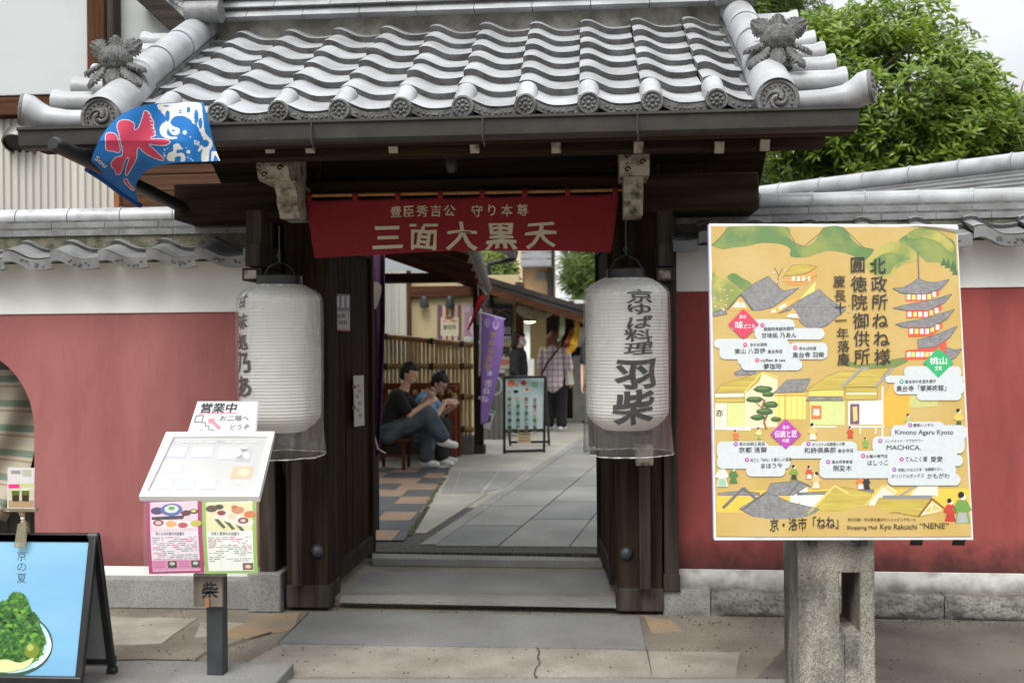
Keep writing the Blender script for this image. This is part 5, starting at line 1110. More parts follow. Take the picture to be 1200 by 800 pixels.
# ================================================================== advertising A-board at the lower left
_ft = G(132,787,.01); XR1 = _ft.x+.018; YBk = _ft.y; YT = min((abs(W(116.5,628,4+.005*k).x-XR1), 4+.005*k) for k in range(300))[1]; ZT = W(103,625,YT).z; XA1 = XR1-.008; XA0 = XA1-.64; YF = 2*YT-YBk
ab = thing('a_board', 'black framed folding board with a light blue poster of green shaved ice', 'sign board', (-2.6, 4.7, 0))
def side(y_f, nm, xs=(XA0, XA1)):
    o = MB().m(M_ALU); tb = Vector((0, y_f-YT, .02-ZT)); 
    a0, a1 = Vector((xs[0], YT, ZT)), Vector((xs[1], YT, ZT)); b0, b1 = a0+tb, a1+tb; nrm = Vector((1,0,0)).cross(tb).normalized()
    w2 = .019
    o.bar(a0+Vector((0,0,-w2)), a1+Vector((0,0,-w2)), .026, .042, (0,0,1)) ; o.bar(b0+Vector((0,0,.05)), b1+Vector((0,0,.05)), .026, .042)
    for p, q in ((a0, b0), (a1, b1)):
        s_ = 1 if p is a0 else -1; d = Vector((s_*w2, 0, 0)); o.bar(p+d, q+d, .038, .026, nrm)
    return o.build(nm, parent=ab, bevel=.007)
fr1 = side(YF, 'front_frame'); fr2 = side(YBk, 'rear_frame', (XA0-.03, XR1))
tb = Vector((0, YF-YT, .02-ZT)).normalized(); q0, q1 = Vector((XA0+.04, YT, ZT))+tb*.035, Vector((XA1-.04, YT, ZT))+tb*.035; q2, q3 = q1+tb*.66, q0+tb*.66
ap = Plane(q0, q1, q2); AH = ap.hit
M_BLU = mat('light_blue_poster', lin((106,158,194)), .25, col2=lin((126,176,206)), scale=2.5, stretch=(.3,1,1.5), coat=.4)
o = MB().m(M_BLU).poly([q0, q1, q2, q3], depth=-ap.n*.006)
o.m(ink((40,48,60))); put_text(o, lambda x, y: AH(x, y, .0012), '京の夏', 25.5, 664, 11.5, -.012, vertical=True, step=1.13)
M_MAT = mat('matcha_ice_print', lin((34,86,26)), .3, col2=lin((104,152,52)), scale=48, detail=8, lo=.45, hi=.72, grime=(.75, 22, lin((16,44,14))), coat=.4)
M_GLS = mat('glass_bowl_print', lin((150,190,190)), .2, col2=lin((196,222,222)), scale=10)
bowl = [(x, y) for x, y in blob(14, 753, 47, 35, 40) if y > 738 or x > 40]
o.m(ink((52,84,74),.25)).poly([AH(x, y, .0014) for x, y in blob(13, 754, 49, 38, 44)]); o.m(M_GLS).poly([AH(x, y, .0017) for x, y in blob(13, 753, 46.5, 35, 44)]); o.m(M_MAT).poly([AH(x, y, .0020) for x, y in blob(11, 755, 41, 29, 30, .03)])
mound = spline([(-36,742),(-30,716),(-18,706),(-6,705),(2,704),(9,702),(12,696),(20,692.5),(28,695),(33,702),(35,710),(39,716),(45,721),(47,730),(50,738),(54,748),(53,756),(44,764),(30,768),(5,772),(-20,770)], 5)
rg = random.Random(5); o.m(M_MAT).poly([AH(x+rg.uniform(-.9,.9), y+rg.uniform(-.9,.9), .0023) for x, y in mound])
for k in range(150):
    x, y = rg.uniform(-30, 52), rg.uniform(696, 772)
    top = 704 if x < 8 else (694 if x < 30 else 694+(x-30)*1.9)
    if y < top+3: continue
    s_ = rg.uniform(1, 3.2); c = rg.choice([(28,72,22),(18,50,14),(80,132,44),(104,150,58),(56,108,36),(40,92,28)]); o.m(ink(c,.3)).poly([AH(px__, py__, .0025+.00001*k) for px__, py__ in blob(x, y, s_*1.2, s_*.8, 7, .25, k)])
o.m(ink((112,128,40),.25)).poly([AH(x, y, .0043) for x, y in blob(38, 762, 9, 9, 16, .08)]); o.m(ink((160,176,90),.25)).poly([AH(x, y, .0045) for x, y in blob(36, 758, 4, 4, 12, .1)])
for pts in (spline([(57,742),(61,754),(58,766),(50,776),(40,782),(48,772),(55,762),(57,752)],4),): o.m(ink((206,226,226),.2)).poly([AH(x, y, .0046) for x, y in pts])
o.m(ink((206,220,150),.25)).poly([AH(x, y, .0045) for x, y in spline([(-20,778),(6,772),(24,776),(40,770),(30,782),(0,787)],4)])
o.build('poster', parent=fr1, smooth=0, fix=False)
tb2 = Vector((0, YBk-YT, .02-ZT)).normalized(); r0_, r1_ = Vector((XA0+.03, YT, ZT))+tb2*.03, Vector((XA1-.03, YT, ZT))+tb2*.03
o = MB().m(mat('grey_backing_board', (.25,.25,.235), .6, var=.06)).poly([r0_, r1_, r1_+tb2*.66, r0_+tb2*.66], depth=Vector((0,.006,.002))); o.build('backing_panel', parent=fr2, smooth=0)
o = MB().m(M_ALU)
for x in (XA0+.02, XA1-.02): o.lathe([(.016,-.02),(.016,.02)], (x,YT,ZT-.01), (1,0,0), 16)
hng = o
for x in (XA0+.02, XA1-.02): MB().m(M_STEEL).lathe([(.018,-.022),(.018,.022)], (x,YT,ZT-.012), (1,0,0), 16).build('hinge', parent=ab, smooth=40)
for y_ in (YF, YBk):
    for x in ((XA0+.02, XA1-.02) if y_ == YF else (XA0-.01, XR1-.02)): MB().m(M_ALU).box((x-.022, y_-.022, 0), (x+.022, y_+.022, .035)).build('rubber_foot', parent=fr1 if y_ == YF else fr2, bevel=.006)
# small card in a clear clip on top of the board
ck = thing('card_holder', 'small drink photo card held in a clear clip on the black board', 'card holder', W(27,632,YT-.01))
M_CLR = mat('yellowed_clear_plastic', (.60,.54,.38), .15, var=.1); M_CLR.node_tree.nodes['Principled BSDF'].inputs['Transmission Weight'].default_value = .75
Yc = YT-.02; kp = Plane(W(8,597,Yc), W(40,597,Yc), W(9,547,Yc)); KH = kp.hit
o = MB(); 
def kr(x0_, y0_, x1_, y1_, c, f, r_=.2): o.m(ink(c, r_)).poly([KH(x0_,y0_,f), KH(x1_,y0_,f), KH(x1_,y1_,f), KH(x0_,y1_,f)])
o.m(ink((206,204,200))).poly([KH(9,547.5), KH(40.5,548), KH(40,596), KH(8.5,595)], depth=-kp.n*.003)
kr(10,549,39.5,567,(206,202,204),.0006); kr(13,551,24,555,(150,140,136),.001); kr(26,550,37,558,(176,178,160),.001); kr(10,567,23,571.5,(226,60,120),.001); kr(24,566,39,570,(190,196,110),.001); kr(10,572,39.5,594,(196,186,170),.0008); kr(10,586,39.5,594,(170,140,110),.001)
for x in (18.5, 30): 
    o.m(ink((86,96,40),.2)).poly([KH(x-4.6,574,.0014), KH(x+4.6,574,.0014), KH(x+3.8,587,.0014), KH(x-3.8,587,.0014)]); o.m(ink((54,44,30),.2)).poly([KH(x-4.2,580,.0018), KH(x+4.2,580,.0018), KH(x+3.8,587,.0018), KH(x-3.8,587,.0018)]); kr(x-4.6,572.5,x+4.6,574.5,(206,214,170),.0018)
o.build('photo_card', parent=ck, smooth=0, fix=False)
o = MB().m(M_CLR); o.box(KH(6,599,.012), KH(43,595,-.02)); o.tube([KH(25,599,-.004), KH(26,606,-.004)], [.016,.010], 12); o.m(ink((230,230,226),.3)).ball(KH(26,607,-.004), .010, 12, 8); o.m(M_CLR).tube([KH(26,609,-.004), KH(27,613,-.004)], [.010,.016], 12)
o.hexa([KH(20,640,.030), KH(33,640,.030), KH(33,640,.022), KH(20,640,.022), KH(22,613,.010), KH(32,613,.010), KH(32,613,-.012), KH(22,613,-.012)]); o.hexa([KH(20,634,-.030), KH(33,634,-.030), KH(33,634,-.036), KH(20,634,-.036), KH(22,613,-.0), KH(32,613,-.0), KH(32,613,-.012), KH(22,613,-.012)]); o.build('clip', parent=ck, bevel=.002, smooth=40)

# ================================================================== shaved-ice flag on its pole
fl_ = thing('goldfish_flag', 'bright blue flag with red goldfish and white splash blowing from a pole under the eaves', 'flag', W(103,198,4.71))
def yf(x, y):
    k = max(0, (y-165)/75)**1.2*min(1, max(0, 1-max(0, (x-165)/60))); return 4.41 + .78*k + .022*math.sin(.07*x+.05*y)*(1-min(1,k)) 
def FH(x, y, off=0): p = W(x, y, yf(x, y)); d = (EYE-p).normalized(); return p + d*off
e_pole = [(103,199),(122,212),(142,227),(163,240)]; e_free = [(238,119.5),(246,148),(251,170),(258,188.5)]
e_top = spline([(103,199),(110,178),(120,158),(134,141),(150,130),(166,124.5),(182,121.5),(210,120),(238,119.5)], 6, False); e_bot = spline([(163,240),(160,228),(160,215),(166,206),(176,198),(190,193.5),(212,190.5),(236,189.5),(258,188.5)], 6, False)
def crv(c, t): k = t*(len(c)-1); i = min(int(k), len(c)-2); f = k-i; return (c[i][0]*(1-f)+c[i+1][0]*f, c[i][1]*(1-f)+c[i+1][1]*f)
e_poles, e_frees = spline(e_pole, 6, False), spline(e_free, 6, False)
def coons(u, v):
    a, b = crv(e_top, v), crv(e_bot, v); c, d = crv(e_poles, u), crv(e_frees, u); A_, B_, C_, D_ = e_pole[0], e_pole[-1], e_free[0], e_free[-1]
    return tuple((1-u)*a[i]+u*b[i]+(1-v)*c[i]+v*d[i]-((1-u)*(1-v)*A_[i]+u*(1-v)*B_[i]+(1-u)*v*C_[i]+u*v*D_[i]) for i in (0, 1))
M_FLB = mat('bright_blue_flag_cloth', lin((28,116,192)), .8, var=.05, scale=40, trans=.2)
o = MB(); Z_ = lambda s_: [(95+x/5.924, 110+y/5.924) for x, y in s_]
M_FLR, M_FLW = mat('red_flag_print', lin((214,72,104)), .8, var=.04, trans=.15), mat('white_flag_print', lin((226,226,220)), .8, var=.04, trans=.15)
def dense(pts): 
    out = []
    for i in range(len(pts)):
        a, b = pts[i], pts[(i+1) % len(pts)]; n_ = max(1, int(math.hypot(b[0]-a[0], b[1]-a[1])/4))
        out += [(a[0]+(b[0]-a[0])*k/n_, a[1]+(b[1]-a[1])*k/n_) for k in range(n_)]
    return out
fn_ = [0]
decs = []
def fdec(pts, m_, f=.004): decs.append((pts, m_, min(p[0] for p in pts), max(p[0] for p in pts), min(p[1] for p in pts), max(p[1] for p in pts)))
def grow(pts, d):
    cx_ = sum(p[0] for p in pts)/len(pts); cy_ = sum(p[1] for p in pts)/len(pts); n_ = len(pts); out = []
    ar = sum(pts[i][0]*pts[(i+1)%n_][1]-pts[(i+1)%n_][0]*pts[i][1] for i in range(n_)); s_ = 1 if ar > 0 else -1
    for i in range(n_):
        a, b = pts[i-1], pts[(i+1) % n_]; dx, dy = b[0]-a[0], b[1]-a[1]; l = math.hypot(dx, dy) or 1; out.append((pts[i][0]+s_*dy/l*d, pts[i][1]-s_*dx/l*d))
    return out
body = Z_(spline([(250,222),(268,190),(300,182),(345,190),(370,212),(366,240),(378,252),(402,232),(425,170),(440,122),(455,122),(478,140),(488,170),(502,195),(500,230),(512,262),(508,290),(485,300),(488,315),(540,312),(605,322),(612,342),(570,358),(490,350),(470,352),(520,400),(575,458),(520,450),(440,408),(405,372),(388,385),(382,450),(345,520),(318,565),(310,555),(318,500),(335,452),(322,440),(300,470),(285,520),(268,556),(242,552),(238,530),(210,498),(218,470),(245,440),(285,430),(288,380),(275,330),(262,270)], 3))
fin = Z_(spline([(172,285),(195,272),(228,275),(250,300),(262,345),(270,390),(255,408),(225,398),(178,388),(172,340)], 4)); tail = Z_([(300,590),(318,592),(330,620),(372,668),(362,672),(318,632),(302,612)])
for sh in (body, fin, tail): fdec(grow(sh, .8), M_FLW); fdec(sh, M_FLR, .0044)
for k in range(7): x0_, y0_ = 462+7*k, 135+25*k; fdec(Z_([(x0_,y0_),(x0_+20,y0_+4),(x0_+20,y0_+9),(x0_,y0_+6)]), M_FLW, .005)
splash = Z_(spline([(530,75),(580,68),(650,66),(740,56),(800,60),(835,72),(842,120),(850,200),(862,270),(905,320),(912,360),(890,400),(885,465),(860,470),(838,466),(835,420),(845,380),(820,400),(810,395),(830,360),(850,330),(838,290),(820,250),(800,210),(775,205),(760,180),(720,158),(680,152),(640,165),(620,200),(640,225),(680,240),(682,275),(650,288),(620,270),(605,240),(595,270),(612,295),(665,300),(660,312),(600,312),(560,290),(545,250),(560,210),(590,190),(580,150),(545,120)], 3))
fdec(splash, M_FLW)
for cx_, cy_, a, b in ((600,155,16,40),(745,112,12,22),(690,118,16,4),(690,130,15,4),(800,160,16,52),(828,205,14,40),(545,122,5,14),(555,122,4,8),(590,85,22,5),(862,345,26,26),(640,255,9,8)): fdec(Z_(blob(cx_,cy_,a,b,14)), M_FLB, .0056)
for sh in ([(600,462),(598,430),(612,408),(640,398),(640,360),(668,344),(692,360),(690,388),(668,385),(664,412),(700,410),(722,432),(720,466),(690,468),(695,440),(672,432),(650,445),(648,468)],): fdec(Z_(spline(sh,3)), M_FLW)
for cx_, cy_, r_ in ((720,268,15),(745,403,13),(580,388,7),(700,380,7),(576,412,5),(730,375,4),(580,430,8),(600,380,4),(758,300,4),(742,440,5),(762,452,5),(778,462,5)): fdec(Z_(blob(cx_,cy_,r_,r_,12)), M_FLW)
for k in range(4): fdec(Z_([(784+10*k,320+3*k),(790+10*k,320+3*k),(792+10*k,352+4*k),(786+10*k,352+4*k)]), M_FLW)
fdec(Z_([(905,400),(940,398),(978,472),(965,478),(935,425),(925,430),(915,470),(905,468)]), M_FLW)
def inside(pts, x, y):
    r_ = False; j = len(pts)-1
    for i in range(len(pts)):
        if (pts[i][1] > y) != (pts[j][1] > y) and x < (pts[j][0]-pts[i][0])*(y-pts[i][1])/(pts[j][1]-pts[i][1])+pts[i][0]: r_ = not r_
        j = i
    return r_
NU, NV = 150, 250; PX_ = [[coons(i/NU, j/NV) for i in range(NU+1)] for j in range(NV+1)]
o = MB().m(M_FLB); o.m(M_FLR); o.m(M_FLW); o.add([FH(*PX_[j][i]) for j in range(NV+1) for i in range(NU+1)], [(j*(NU+1)+i, j*(NU+1)+i+1, (j+1)*(NU+1)+i+1, (j+1)*(NU+1)+i) for j in range(NV) for i in range(NU)])
for j in range(NV):
    for i in range(NU):
        x = (PX_[j][i][0]+PX_[j+1][i+1][0])/2; y = (PX_[j][i][1]+PX_[j+1][i+1][1])/2; mi_ = M_FLB
        for pts, m_, xa_, xb_2, ya_, yb_ in decs:
            if xa_ <= x <= xb_2 and ya_ <= y <= yb_ and inside(pts, x, y): mi_ = m_
        o.mi[j*NU+i] = o.mats.index(mi_)
o.build('cloth', parent=fl_, smooth=180, fix=False)
o = MB().m(M_FLW); ca, sa = math.cos(R(40)), math.sin(R(40))
def ft(x, y): dx, dy = x-118, y-188.5; return FH(118+dx*ca-dy*sa, 188.5+dx*sa+dy*ca, .007)
put_text(o, ft, 'Sou', 119, 189, 7.2, .03, width=17, mirror=False); vs_ = o; o.build('lettering', parent=fl_, smooth=0, fix=False)
o = MB().m(mat('navy_hem_tape', lin((16,72,140)), .8)); pts = [FH(x, y) for x, y in spline([(102,198.5),(122,211.5),(142,226.5),(164,241)], 5, False)]; o.tube(pts, .013, 8); o.build('hem_sleeve', parent=fl_, smooth=60)
pl_ = MB().m(M_ALU); a, b = W(62,168,4.30), W(214,243,5.80); d = (b-a).normalized(); pl_.tube([a, a+d*.02, a+d*.06, b], [.024,.034,.034,.034], 16)
tag(pl_.build('flag_pole', smooth=40), 'thick dark pole slanting out below the gutter and holding the blue flag', 'pole')
# ================================================================== building behind the right wall
zr = W(890,216,10).z - .14
rb = thing('tiled_roof_house', 'low house with long grey slate roof and pale ridge behind the right wall', 'house', (5, 10.5, 0))
ra, rb_ = W(872,219,10.2), W(1300,166,8.1); ra = Vector((ra.x, ra.y, zr)); rb_ = Vector((rb_.x, rb_.y, zr)); dv = (rb_-ra).normalized(); fr_d = Vector((dv.y, -dv.x, 0)); 
if fr_d.y > 0: fr_d = -fr_d
M_SLT = mat('grey_slate_courses', (.15,.153,.153), .55, col2=(.085,.085,.083), scale=4, bump=.1, bscale=40, grime=(.5, 5, (.08,.078,.07)))
o = MB().m(M_SLT); Lr = (rb_-ra).length; n_ = 13; dn_ = math.tan(R(22))
for k in range(n_):
    a0, a1 = k*.125, (k+1)*.125+.02; P0 = lambda t, a, up_: ra + dv*t + fr_d*a + Vector((0,0,-a*dn_+up_))
    for seg in range(int(Lr/1.0)+1):
        t0, t1 = seg*1.0+.002, min(seg*1.0+.998, Lr); 
        if t1 <= t0: continue
        o.hexa([P0(t0,a0,-.03),P0(t1,a0,-.03),P0(t1,a1,-.03),P0(t0,a1,-.03),P0(t0,a0,0),P0(t1,a0,0),P0(t1,a1,.018),P0(t0,a1,.018)])
bk = [ra, rb_, rb_-fr_d*1.7+Vector((0,0,-1.7*dn_)), ra-fr_d*1.7+Vector((0,0,-1.7*dn_))]; o.poly(bk, depth=(0,0,-.04)); rf = o.build('slate_roof', parent=rb, smooth=0)
o = MB().m(M_TILE); t = 0
while t < Lr: a = ra+dv*t+Vector((0,0,.05)); b = ra+dv*min(t+.42,Lr)+Vector((0,0,.05)); o.tube([a, b-dv*.02, b-dv*.015, b-dv*.003], [.085,.085,.093,.093], 18); t += .42
o.build('ridge_cap', parent=rf, smooth=40)
o = MB().m(M_WZ); a_ = 1.5; q = [ra+fr_d*a_, rb_+fr_d*a_, rb_-fr_d*1.5, ra-fr_d*1.5]; zt_ = zr-1.5*dn_-.03
o.hexa([(p.x,p.y,0) for p in q]+[(p.x,p.y,zt_) for p in q]); o.build('timber_wall', parent=rb)
o = MB().m(M_GUT).bar(ra+fr_d*1.68+Vector((0,0,-1.68*dn_-.02)), rb_+fr_d*1.68+Vector((0,0,-1.68*dn_-.02)), .09, .09); o.build('eave_gutter', parent=rf)

# ================================================================== trees
def leaf_mesh(mt, clusters, n, size, rosette, seed, up_bias=.5, shape=.36, shell=0.0):
    rg = random.Random(seed); o = MB().m(mt); V, F = o.v, o.f; tot = sum(c[3]*c[4]*c[5] for c in clusters)
    for (cx_, cy_, cz_, rx, ry, rz_) in clusters:
        for _ in range(int(n*rx*ry*rz_/tot)):
            while True:
                p = Vector((rg.uniform(-1,1), rg.uniform(-1,1), rg.uniform(-1,1)))
                l = p.length
                if l < 1 and l > shell*rg.random(): break
            if noise.noise(Vector((cx_+p.x*rx, cy_+p.y*ry, cz_+p.z*rz_))*1.7) < -.14: continue
            c = Vector((cx_+p.x*rx, cy_+p.y*ry, cz_+p.z*rz_)); ax = (p.normalized()*.6 + Vector((rg.gauss(0,.4), rg.gauss(0,.4), up_bias+rg.gauss(0,.3)))).normalized(); a = ax.orthogonal().normalized(); b = ax.cross(a); ph = rg.random()*6.28
            for k in range(rosette):
                an = ph + k*2.4; el = rg.uniform(-.15, .75); d = ((a*math.cos(an)+b*math.sin(an))*math.cos(el) + ax*math.sin(el)).normalized(); sd = d.cross(ax)
                if sd.length < .01: continue
                sd.normalize(); nn = sd.cross(d); L_ = size*rg.uniform(.6,1.15); wd = L_*shape*.5; s0 = c + ax*rg.uniform(-.03,.05) + d*.012; i = len(V)
                V += [tuple(s0), tuple(s0+d*L_*.45+sd*wd-nn*L_*.03), tuple(s0+d*L_-nn*L_*.16), tuple(s0+d*L_*.45-sd*wd-nn*L_*.03), tuple(s0+d*L_*.5+nn*L_*.05)]
                F += [(i,i+1,i+4),(i+1,i+2,i+4),(i+2,i+3,i+4),(i+3,i,i+4)]; o.mi += [0]*4
    return o
M_BARK = mat('grey_brown_bark', (.11,.085,.06), .9, col2=(.05,.038,.028), scale=14, bump=.6, stretch=(1,1,.3))
M_LEAF = leafmat('glossy_green_leaves', (.30,.42,.040), (.055,.12,.014), .32, .42)
def tree(name, label, base, top, limbs, clusters, mt, n, size, ros, seed, **kw):
    t = thing(name, label, 'tree', base); o = MB().m(M_BARK); base = Vector(base); top = Vector(top)
    mid = base.lerp(top, .5)+Vector((.08,.05,0)); o.tube([base, mid, top], [.16,.11,.05], 10)
    rg = random.Random(seed+9)
    for c in clusters[:limbs]: s_ = base.lerp(top, rg.uniform(.3,.8)); e = Vector(c[:3]); o.tube([s_, s_.lerp(e,.5)+Vector((0,0,-.06)), e], [.06,.035,.012], 8)
    for c in clusters:
        for _ in range(7): e = Vector(c[:3])+Vector((rg.gauss(0,c[3]*.5),rg.gauss(0,c[4]*.5),rg.gauss(0,c[5]*.5))); s_ = Vector(c[:3]); o.tube([s_, s_.lerp(e,.5)+Vector((0,0,.04)), e], [.014,.009,.004], 5)
    o.build('trunk', parent=t, smooth=60); leaf_mesh(mt, clusters, n, size, ros, seed, **kw).build('crown', parent=t, smooth=0, fix=False); return t
def cl(px, py, Y, r_): p = W(px, py, Y); return (p.x, p.y, p.z, r_, r_, r_*.85)
T = [cl(948,72,11.6,.60),cl(1005,66,11.4,.70),cl(1065,62,11.4,.68),cl(1105,82,11.4,.52),cl(925,120,11.8,.70),cl(985,125,11.2,.85),cl(1050,118,11.0,.90),cl(1108,128,11.2,.70),cl(1160,140,11.6,.46),cl(1180,160,11.2,.5),cl(920,180,11.6,.6),cl(975,175,11.2,.75),cl(1040,165,11.0,.8),cl(1100,170,11.0,.8),cl(1160,175,11.0,.55),cl(1225,175,11.4,.5),cl(1270,175,11.6,.5),cl(905,160,12,.5),cl(975,40,11.6,.36),cl(1090,40,11.4,.36),cl(1035,36,11.6,.36),cl(1128,84,11.6,.3),cl(1150,108,11.6,.3),cl(1195,120,11.6,.25)]
M_LEAFD = leafmat('shaded_older_leaves', (.09,.16,.02), (.03,.065,.012), .35, .3)  # darker copy of the leaf green: shade inside the crown is in the colour
b = W(1060,400,11.4)
T1 = tree('evergreen_tree', 'broad glossy evergreen tree with bright leaves behind the slate roof', (b.x, 11.4, 0), W(1060,90,11.4), 12, T, M_LEAF, 5600, .125, 7, 11, up_bias=.75, shell=.8)
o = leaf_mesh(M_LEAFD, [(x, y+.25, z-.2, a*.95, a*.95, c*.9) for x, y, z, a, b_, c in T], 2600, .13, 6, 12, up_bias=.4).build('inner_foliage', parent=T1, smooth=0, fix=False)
b = W(900,400,15); T2 = [cl(885,8,15,.75),cl(915,-12,15,.7),cl(860,0,15,.7),cl(930,20,15,.4),cl(870,-35,15,1.0),cl(905,30,15.4,.35)]
M_NDL = leafmat('soft_pine_needles', (.17,.24,.05), (.07,.12,.025), .5, .35)
tree('pine_tree', 'feathery pine tree peeping over the right end of the gate roof', (b.x, 15, 0), W(895,5,15), 6, T2, M_NDL, 1500, .20, 9, 21, shape=.10, up_bias=.9)
T3 = [cl(692,316,24,.75),cl(682,332,24,.4),cl(712,322,24,1.0),cl(704,290,24,.75),cl(676,300,24.5,.35),cl(735,300,24,1.2),cl(690,280,24.4,.6),cl(672,318,25,.3)]
b = W(720,400,24); tree('garden_pine', 'bright green cloud-pruned pine showing beside the right lantern', (b.x, 24, 0), W(715,310,24), 6, T3, M_NDL, 3600, .24, 9, 31, shape=.10, up_bias=.9)
T4 = [cl(577,320,26,.6),cl(570,308,26,.6),cl(586,326,26,.45),cl(556,315,26,.8),cl(578,302,26,.4)]
M_LF2 = leafmat('yellow_green_leaves', (.24,.30,.06), (.10,.15,.03), .5, .4)
b = W(580,400,26); tree('small_leafy_tree', 'small yellow green tree above the shop roof between the eaves and the flats', (b.x, 26, 0), W(580,315,26), 4, T4, M_LF2, 1800, .22, 6, 41)

# ================================================================== flats beyond the courtyard
YA = 33
fb = thing('apartment_block', 'tan apartment block with grey slatted balcony and small window', 'building', (W(625,400,YA).x, YA+3, 0))
M_TANW = mat('tan_render', lin((206,172,132)), .85, var=.05, scale=.8); M_GRW = mat('grey_slat_cladding', lin((150,152,156)), .6, var=.1, scale=3)
X = lambda px, Y=YA: W(px, 350, Y).x
Zp = lambda py, Y=YA: W(620, py, Y).z
o = MB().m(M_TANW).box((X(560), YA, 0), (X(656), YA+7, 7.5)); o.build('wall', parent=fb)
o = MB().m(mat('pale_tan_render', lin((226,204,170)), .85, var=.04, scale=.8)).box((X(596), YA-.25, 0), (X(613), YA-.005, 7.4)); o.build('wall_pier', parent=fb)
o = MB().m(M_GRW)
for k in range(8): o.box((X(613), YA-1.0, Zp(313)+k*.20), (X(648), YA-.96, Zp(313)+k*.20+.17))
o.m(mat('grey_balcony_floor', (.3,.3,.31), .8)).box((X(613), YA-1.02, Zp(314.5)), (X(648), YA-.005, Zp(313)-.002)); o.m(M_GRW).box((X(613), YA-.955, Zp(313)), (X(613)+.06, YA-.005, Zp(285))); o.build('balcony', parent=fb)
o = MB().m(mat('white_curtain', (.75,.76,.78), .8)).box((X(623), YA-.06, Zp(305)), (X(644), YA-.03, Zp(280))); o.build('window', parent=fb)
o = MB().m(M_GRW).box((X(629), YA-.12, Zp(328)), (X(639), YA-.005, Zp(319))); w_ = o.build('window', parent=fb); MB().m(mat('dim_pane', (.25,.26,.26), .2)).box((X(630), YA-.135, Zp(327)), (X(638), YA-.122, Zp(320))).build('pane', parent=w_)
o = MB().m(M_STEEL).tube([(X(645.5), YA-.2, 0), (X(645.5), YA-.2, 7.3)], .10, 10); o.build('downpipe', parent=fb)
o = MB().m(M_TILED).box((X(555), YA-.5, 7.5), (X(660), YA+7.3, 7.9)); o.build('roof', parent=fb)
wb = thing('white_house', 'white gabled house with pale clapboards beyond the shop roof', 'building', (X(680,30), 31, 0))
o = MB().m(mat('white_clapboard', (.72,.74,.76), .7, var=.04)); 
for k in range(30): o.box((X(651,30), 30-.012*(k%2), .22*k), (X(760,30), 30.2, .22*k+.216))
o.box((X(651,30)+.02, 30.2, 0), (X(760,30), 35, 6.5)); o.build('wall', parent=wb); MB().m(M_SLT).hexa([(X(640,30),29.6,6.6),(X(790,30),29.6,6.6),(X(790,30),35.4,6.6),(X(640,30),35.4,6.6),(X(640,30),32.4,8.3),(X(790,30),32.4,8.3),(X(790,30),32.6,8.3),(X(640,30),32.6,8.3)]).build('roof', parent=wb)

# ================================================================== the shop at the back of the courtyard
YS = 15.6; SX = lambda px, Y=YS: W(px, 350, Y).x; SZ = lambda py, px=560, Y=YS: W(px, py, Y).z
sh = thing('courtyard_shop', 'low beige plaster shop with brown beam and sloping dark roof across the courtyard', 'shop', (SX(540), YS+2, 0))
M_BEI = mat('beige_plaster', lin((196,180,140)), .85, var=.06, scale=2)
o = MB().m(M_BEI).box((SX(481), YS, cz(YS)), (SX(608), YS+.15, 2.62)); o.build('plaster_wall', parent=sh)
o = MB().m(M_BRWX).box((SX(482), YS-.09, SZ(348)), (SX(610), YS-.001, SZ(335,545))); o.build('timber_beam', parent=sh, bevel=.01)
o = MB().m(M_BRW).box((SX(605), YS-.16, cz(YS)), (SX(613), YS+.14, SZ(331,609))); o.m(M_WZG).box((SX(603.5), YS-.2, SZ(346,609)), (SX(614), YS-.16+.2, SZ(334,609))); o.build('timber_post', parent=sh, bevel=.01)
o = MB().m(M_BRW).box((SX(477.5), YS-.08, cz(YS)), (SX(482), YS-.002, 2.7)); o.build('timber_post', parent=sh)
corrugated(SX(430), SX(477), YS-.03, cz(YS), 2.7, .11, .02, M_CORL, 'ribbed_siding', sh)
# deep entrance bay under the lean-to roof
o = MB().m(M_BEI).box((SX(613), YS+1.7, cz(YS)), (SX(634), YS+1.85, 2.3)); o.m(M_WZ).box((SX(634), YS+2.4, cz(YS)), (SX(760), YS+2.5, 2.3)); o.m(M_WZG).box((SX(634), YS+1.8, cz(YS)), (SX(640), YS+1.95, 2.3)); o.build('entrance_wall', parent=sh)
o = MB().m(mat('grey_counter_panel', (.30,.30,.29), .7)).box((SX(668), YS+1.6, cz(YS)), (SX(720), YS+1.9, 1.35)); o.m(mat('white_display_panel', (.7,.7,.68), .6)).box((SX(670), YS+1.95, 1.5), (SX(720), YS+2.0, 2.3)); o.build('shop_counter', parent=sh)
rl, rr_ = W(540,318,YS-1.0), W(706,368,YS-1.0)
o = MB().m(M_SLT); bz = Vector((0, 4.2, .02)); o.hexa([rl+Vector((0,0,-.10)), rr_+Vector((0,0,-.10)), rr_+bz+Vector((0,0,-.10)), rl+bz+Vector((0,0,-.10)), rl, rr_, rr_+bz, rl+bz]); 
o.m(M_GUT).bar(rl+Vector((0,-.03,.0)), rr_+Vector((0,-.03,0)), .05, .07); o.m(M_BRWX).bar(rl+Vector((.05,.02,-.16)), rr_+Vector((0,.02,-.16)), .06, .10); srf = o.build('sloping_roof', parent=sh)
for k in range(7): p = rl.lerp(rr_, .42+.085*k); MB().m(M_BRW).bar(p+Vector((0,.05,-.17)), p+Vector((0,2.4,-.16)), .06, .10).build('rafter', parent=sh)
o = MB().m(M_BRWX).box((SX(612), YS+.0, SZ(366,640)), (SX(700), YS+.12, SZ(356,640))); o.build('door_header', parent=sh)
c = W(621,375,YS+.3); o = MB().m(M_ALU).lathe([(.02,.14),(.10,.12),(.12,-.02),(.115,-.02)], c, (0,0,1), 18, caps=False); lp = o.build('pendant_lamp', parent=sh, smooth=50)
